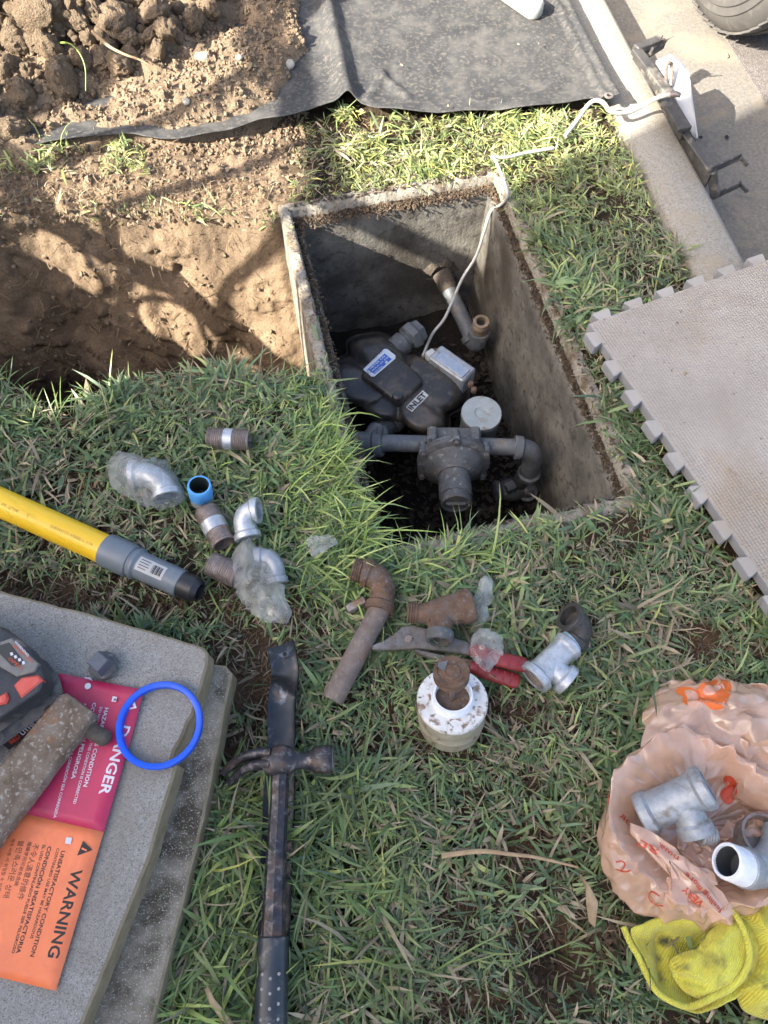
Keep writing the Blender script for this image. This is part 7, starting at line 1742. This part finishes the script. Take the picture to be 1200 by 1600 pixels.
    ax = (top - P(749, 517, -.235)).normalized(); mb = MB(); p0 = P(749, 520, -.24); L = (top - p0).length; tube(mb, [p0, top], [(0, rr), (L - .014, rr)] + threads(L - .014, L - .001, rr * 1.03) + [(L, rr * .98), (L, rr * .62), (L - .02, rr * .62)], 32); mesh_obj('threaded_end', mb, M_brass, q, angle=25)
    mb = MB(); tube(mb, [top - ax * .012, top - ax * .011], [(0, rr * .6), (.001, rr * .6)], 24); mesh_obj('bore', mb, M_dark, q)
    # broken hole in the wall round the pipe
    h = P(698, 437, -.235); mb = MB(); rings = []
    nrm = Vector((*xy(0, -1), 0)); sx = Vector((*xy(1, 0), 0)); 
    hc = Vector((*xy(uv(a.x, a.y)[0] + .004, V1 + .0185 - .001), -.235)); hc = Vector((*xy(uv(a.x, a.y)[0] + .002, V1 - .021), -.228))
    for rad, d in ((.042, -.002), (.032, .003), (.024, .006), (.018, -.002)):
        rings.append([hc + nrm * d + sx * (math.cos(an) * rad * (1 + .9 * float(vn(an * 3, rad * 60, 2)))) + Vector((0, 0, 1)) * (math.sin(an) * rad * (1 + .9 * float(vn(an * 3 + 9, rad * 60, 2)))) for an in np.linspace(0, 2 * PI, 28, endpoint=False)])
    loft(mb, rings); mesh_obj('mortar_ring', mb, M_clodw, q, angle=40)
M_brass = mat('dull_brass', [(.20, .14, .09), (.30, .23, .16)], 60, .5, metal=.4, bump=.2)
M_cansideD = mat('drum_grey', [(.13, .145, .145), (.18, .195, .195)], 30, .6, bump=.2, spots=((.16, .12, .08), 24, .55, .7))
M_clodw = mat('broken_mortar', [(.045, .036, .028), (.10, .08, .06)], 50, .95, bump=.9, bdist=.004)
pipework()

# ------------------------------------------------------------------ garden wall and iron fence on the yard side (they cast the shade)
def yard_side():
    F0 = Vector((-1.5, .33, 0)); kd = Vector((-math.sin(KA), math.cos(KA), 0)); kn_ = Vector((math.cos(KA), math.sin(KA), 0))
    s0 = -0.33
    m_ = 4.3; c0 = Vector((.32 - math.sin(SUN_AZ) * m_, 1.146 - math.cos(SUN_AZ) * m_, 0))
    t = thing('house_wall', 'tall stucco house wall behind the fence that shades the lawn', 'wall', c0 - kd * 4 + Vector((0, 0, -.05)))
    mb = MB(); bar(mb, c0 + Vector((0, 0, 2.2)), c0 - kd * 9 + Vector((0, 0, 2.2)), .25, 4.5, bev=.01); mesh_obj('panel', mb, M_stucco, t, angle=30)
    mb = MB(); bar(mb, c0 + Vector((0, 0, 4.48)), c0 - kd * 9 + Vector((0, 0, 4.48)), .32, .07, bev=.01); mesh_obj('coping', mb, M_stucco, t, angle=30)
    f = thing('iron_fence', 'black wrought iron fence with scrollwork running along the yard side of the lawn', 'fence', F0 + kd * 1.2 + Vector((0, 0, -.03)))
    sA, sB = -2.6, 3.2; zt = 1.19
    def fp(s, z): return F0 + kd * s + Vector((0, 0, z))
    mb = MB(); bar(mb, fp(sA, .225), fp(sB + 1, .225), .14, .65, bev=.01); wb = single('low_wall', mb, M_stucco, 'low stucco wall carrying the black wrought iron fence', 'wall')
    for z, h in ((zt, .045), (.735, .05)):
        mb = MB(); bar(mb, fp(sA, z), fp(sB, z), .03, h, bev=.003); mesh_obj('rail', mb, M_ironwork, f, angle=30)
    n = int((sB - sA) / .165)
    for i in range(n + 1):
        s = sA + .06 + i * .165; mb = MB()
        if i % 12 == 6: bar(mb, fp(s, -.1), fp(s, 1.3), .05, .05, up=kd, bev=.004); mesh_obj('post', mb, M_ironwork, f, angle=30); continue
        simple_tube(mb, smooth_path([fp(s, .5), fp(s, .70)] + [fp(s + .028 * math.sin((z_ - .7) / .49 * 2 * PI), z_) for z_ in (.76, .82, .88, .94, 1.0, 1.06, 1.12)] + [fp(s, zt)], 4), .014, 8); mesh_obj('picket', mb, M_ironwork, f)
        if -.6 < s < 1.9:
            mb = MB(); simple_tube(mb, [fp(s + .082 + math.cos(a_) * .062, .63 + math.sin(a_) * .075) for a_ in np.linspace(0, 2 * PI, 18)], .007, 7); mesh_obj('ring', mb, M_ironwork, f)
yard_side()

# strip helper keys
for o in bpy.data.objects:
    if '_o' in o: del o['_o']
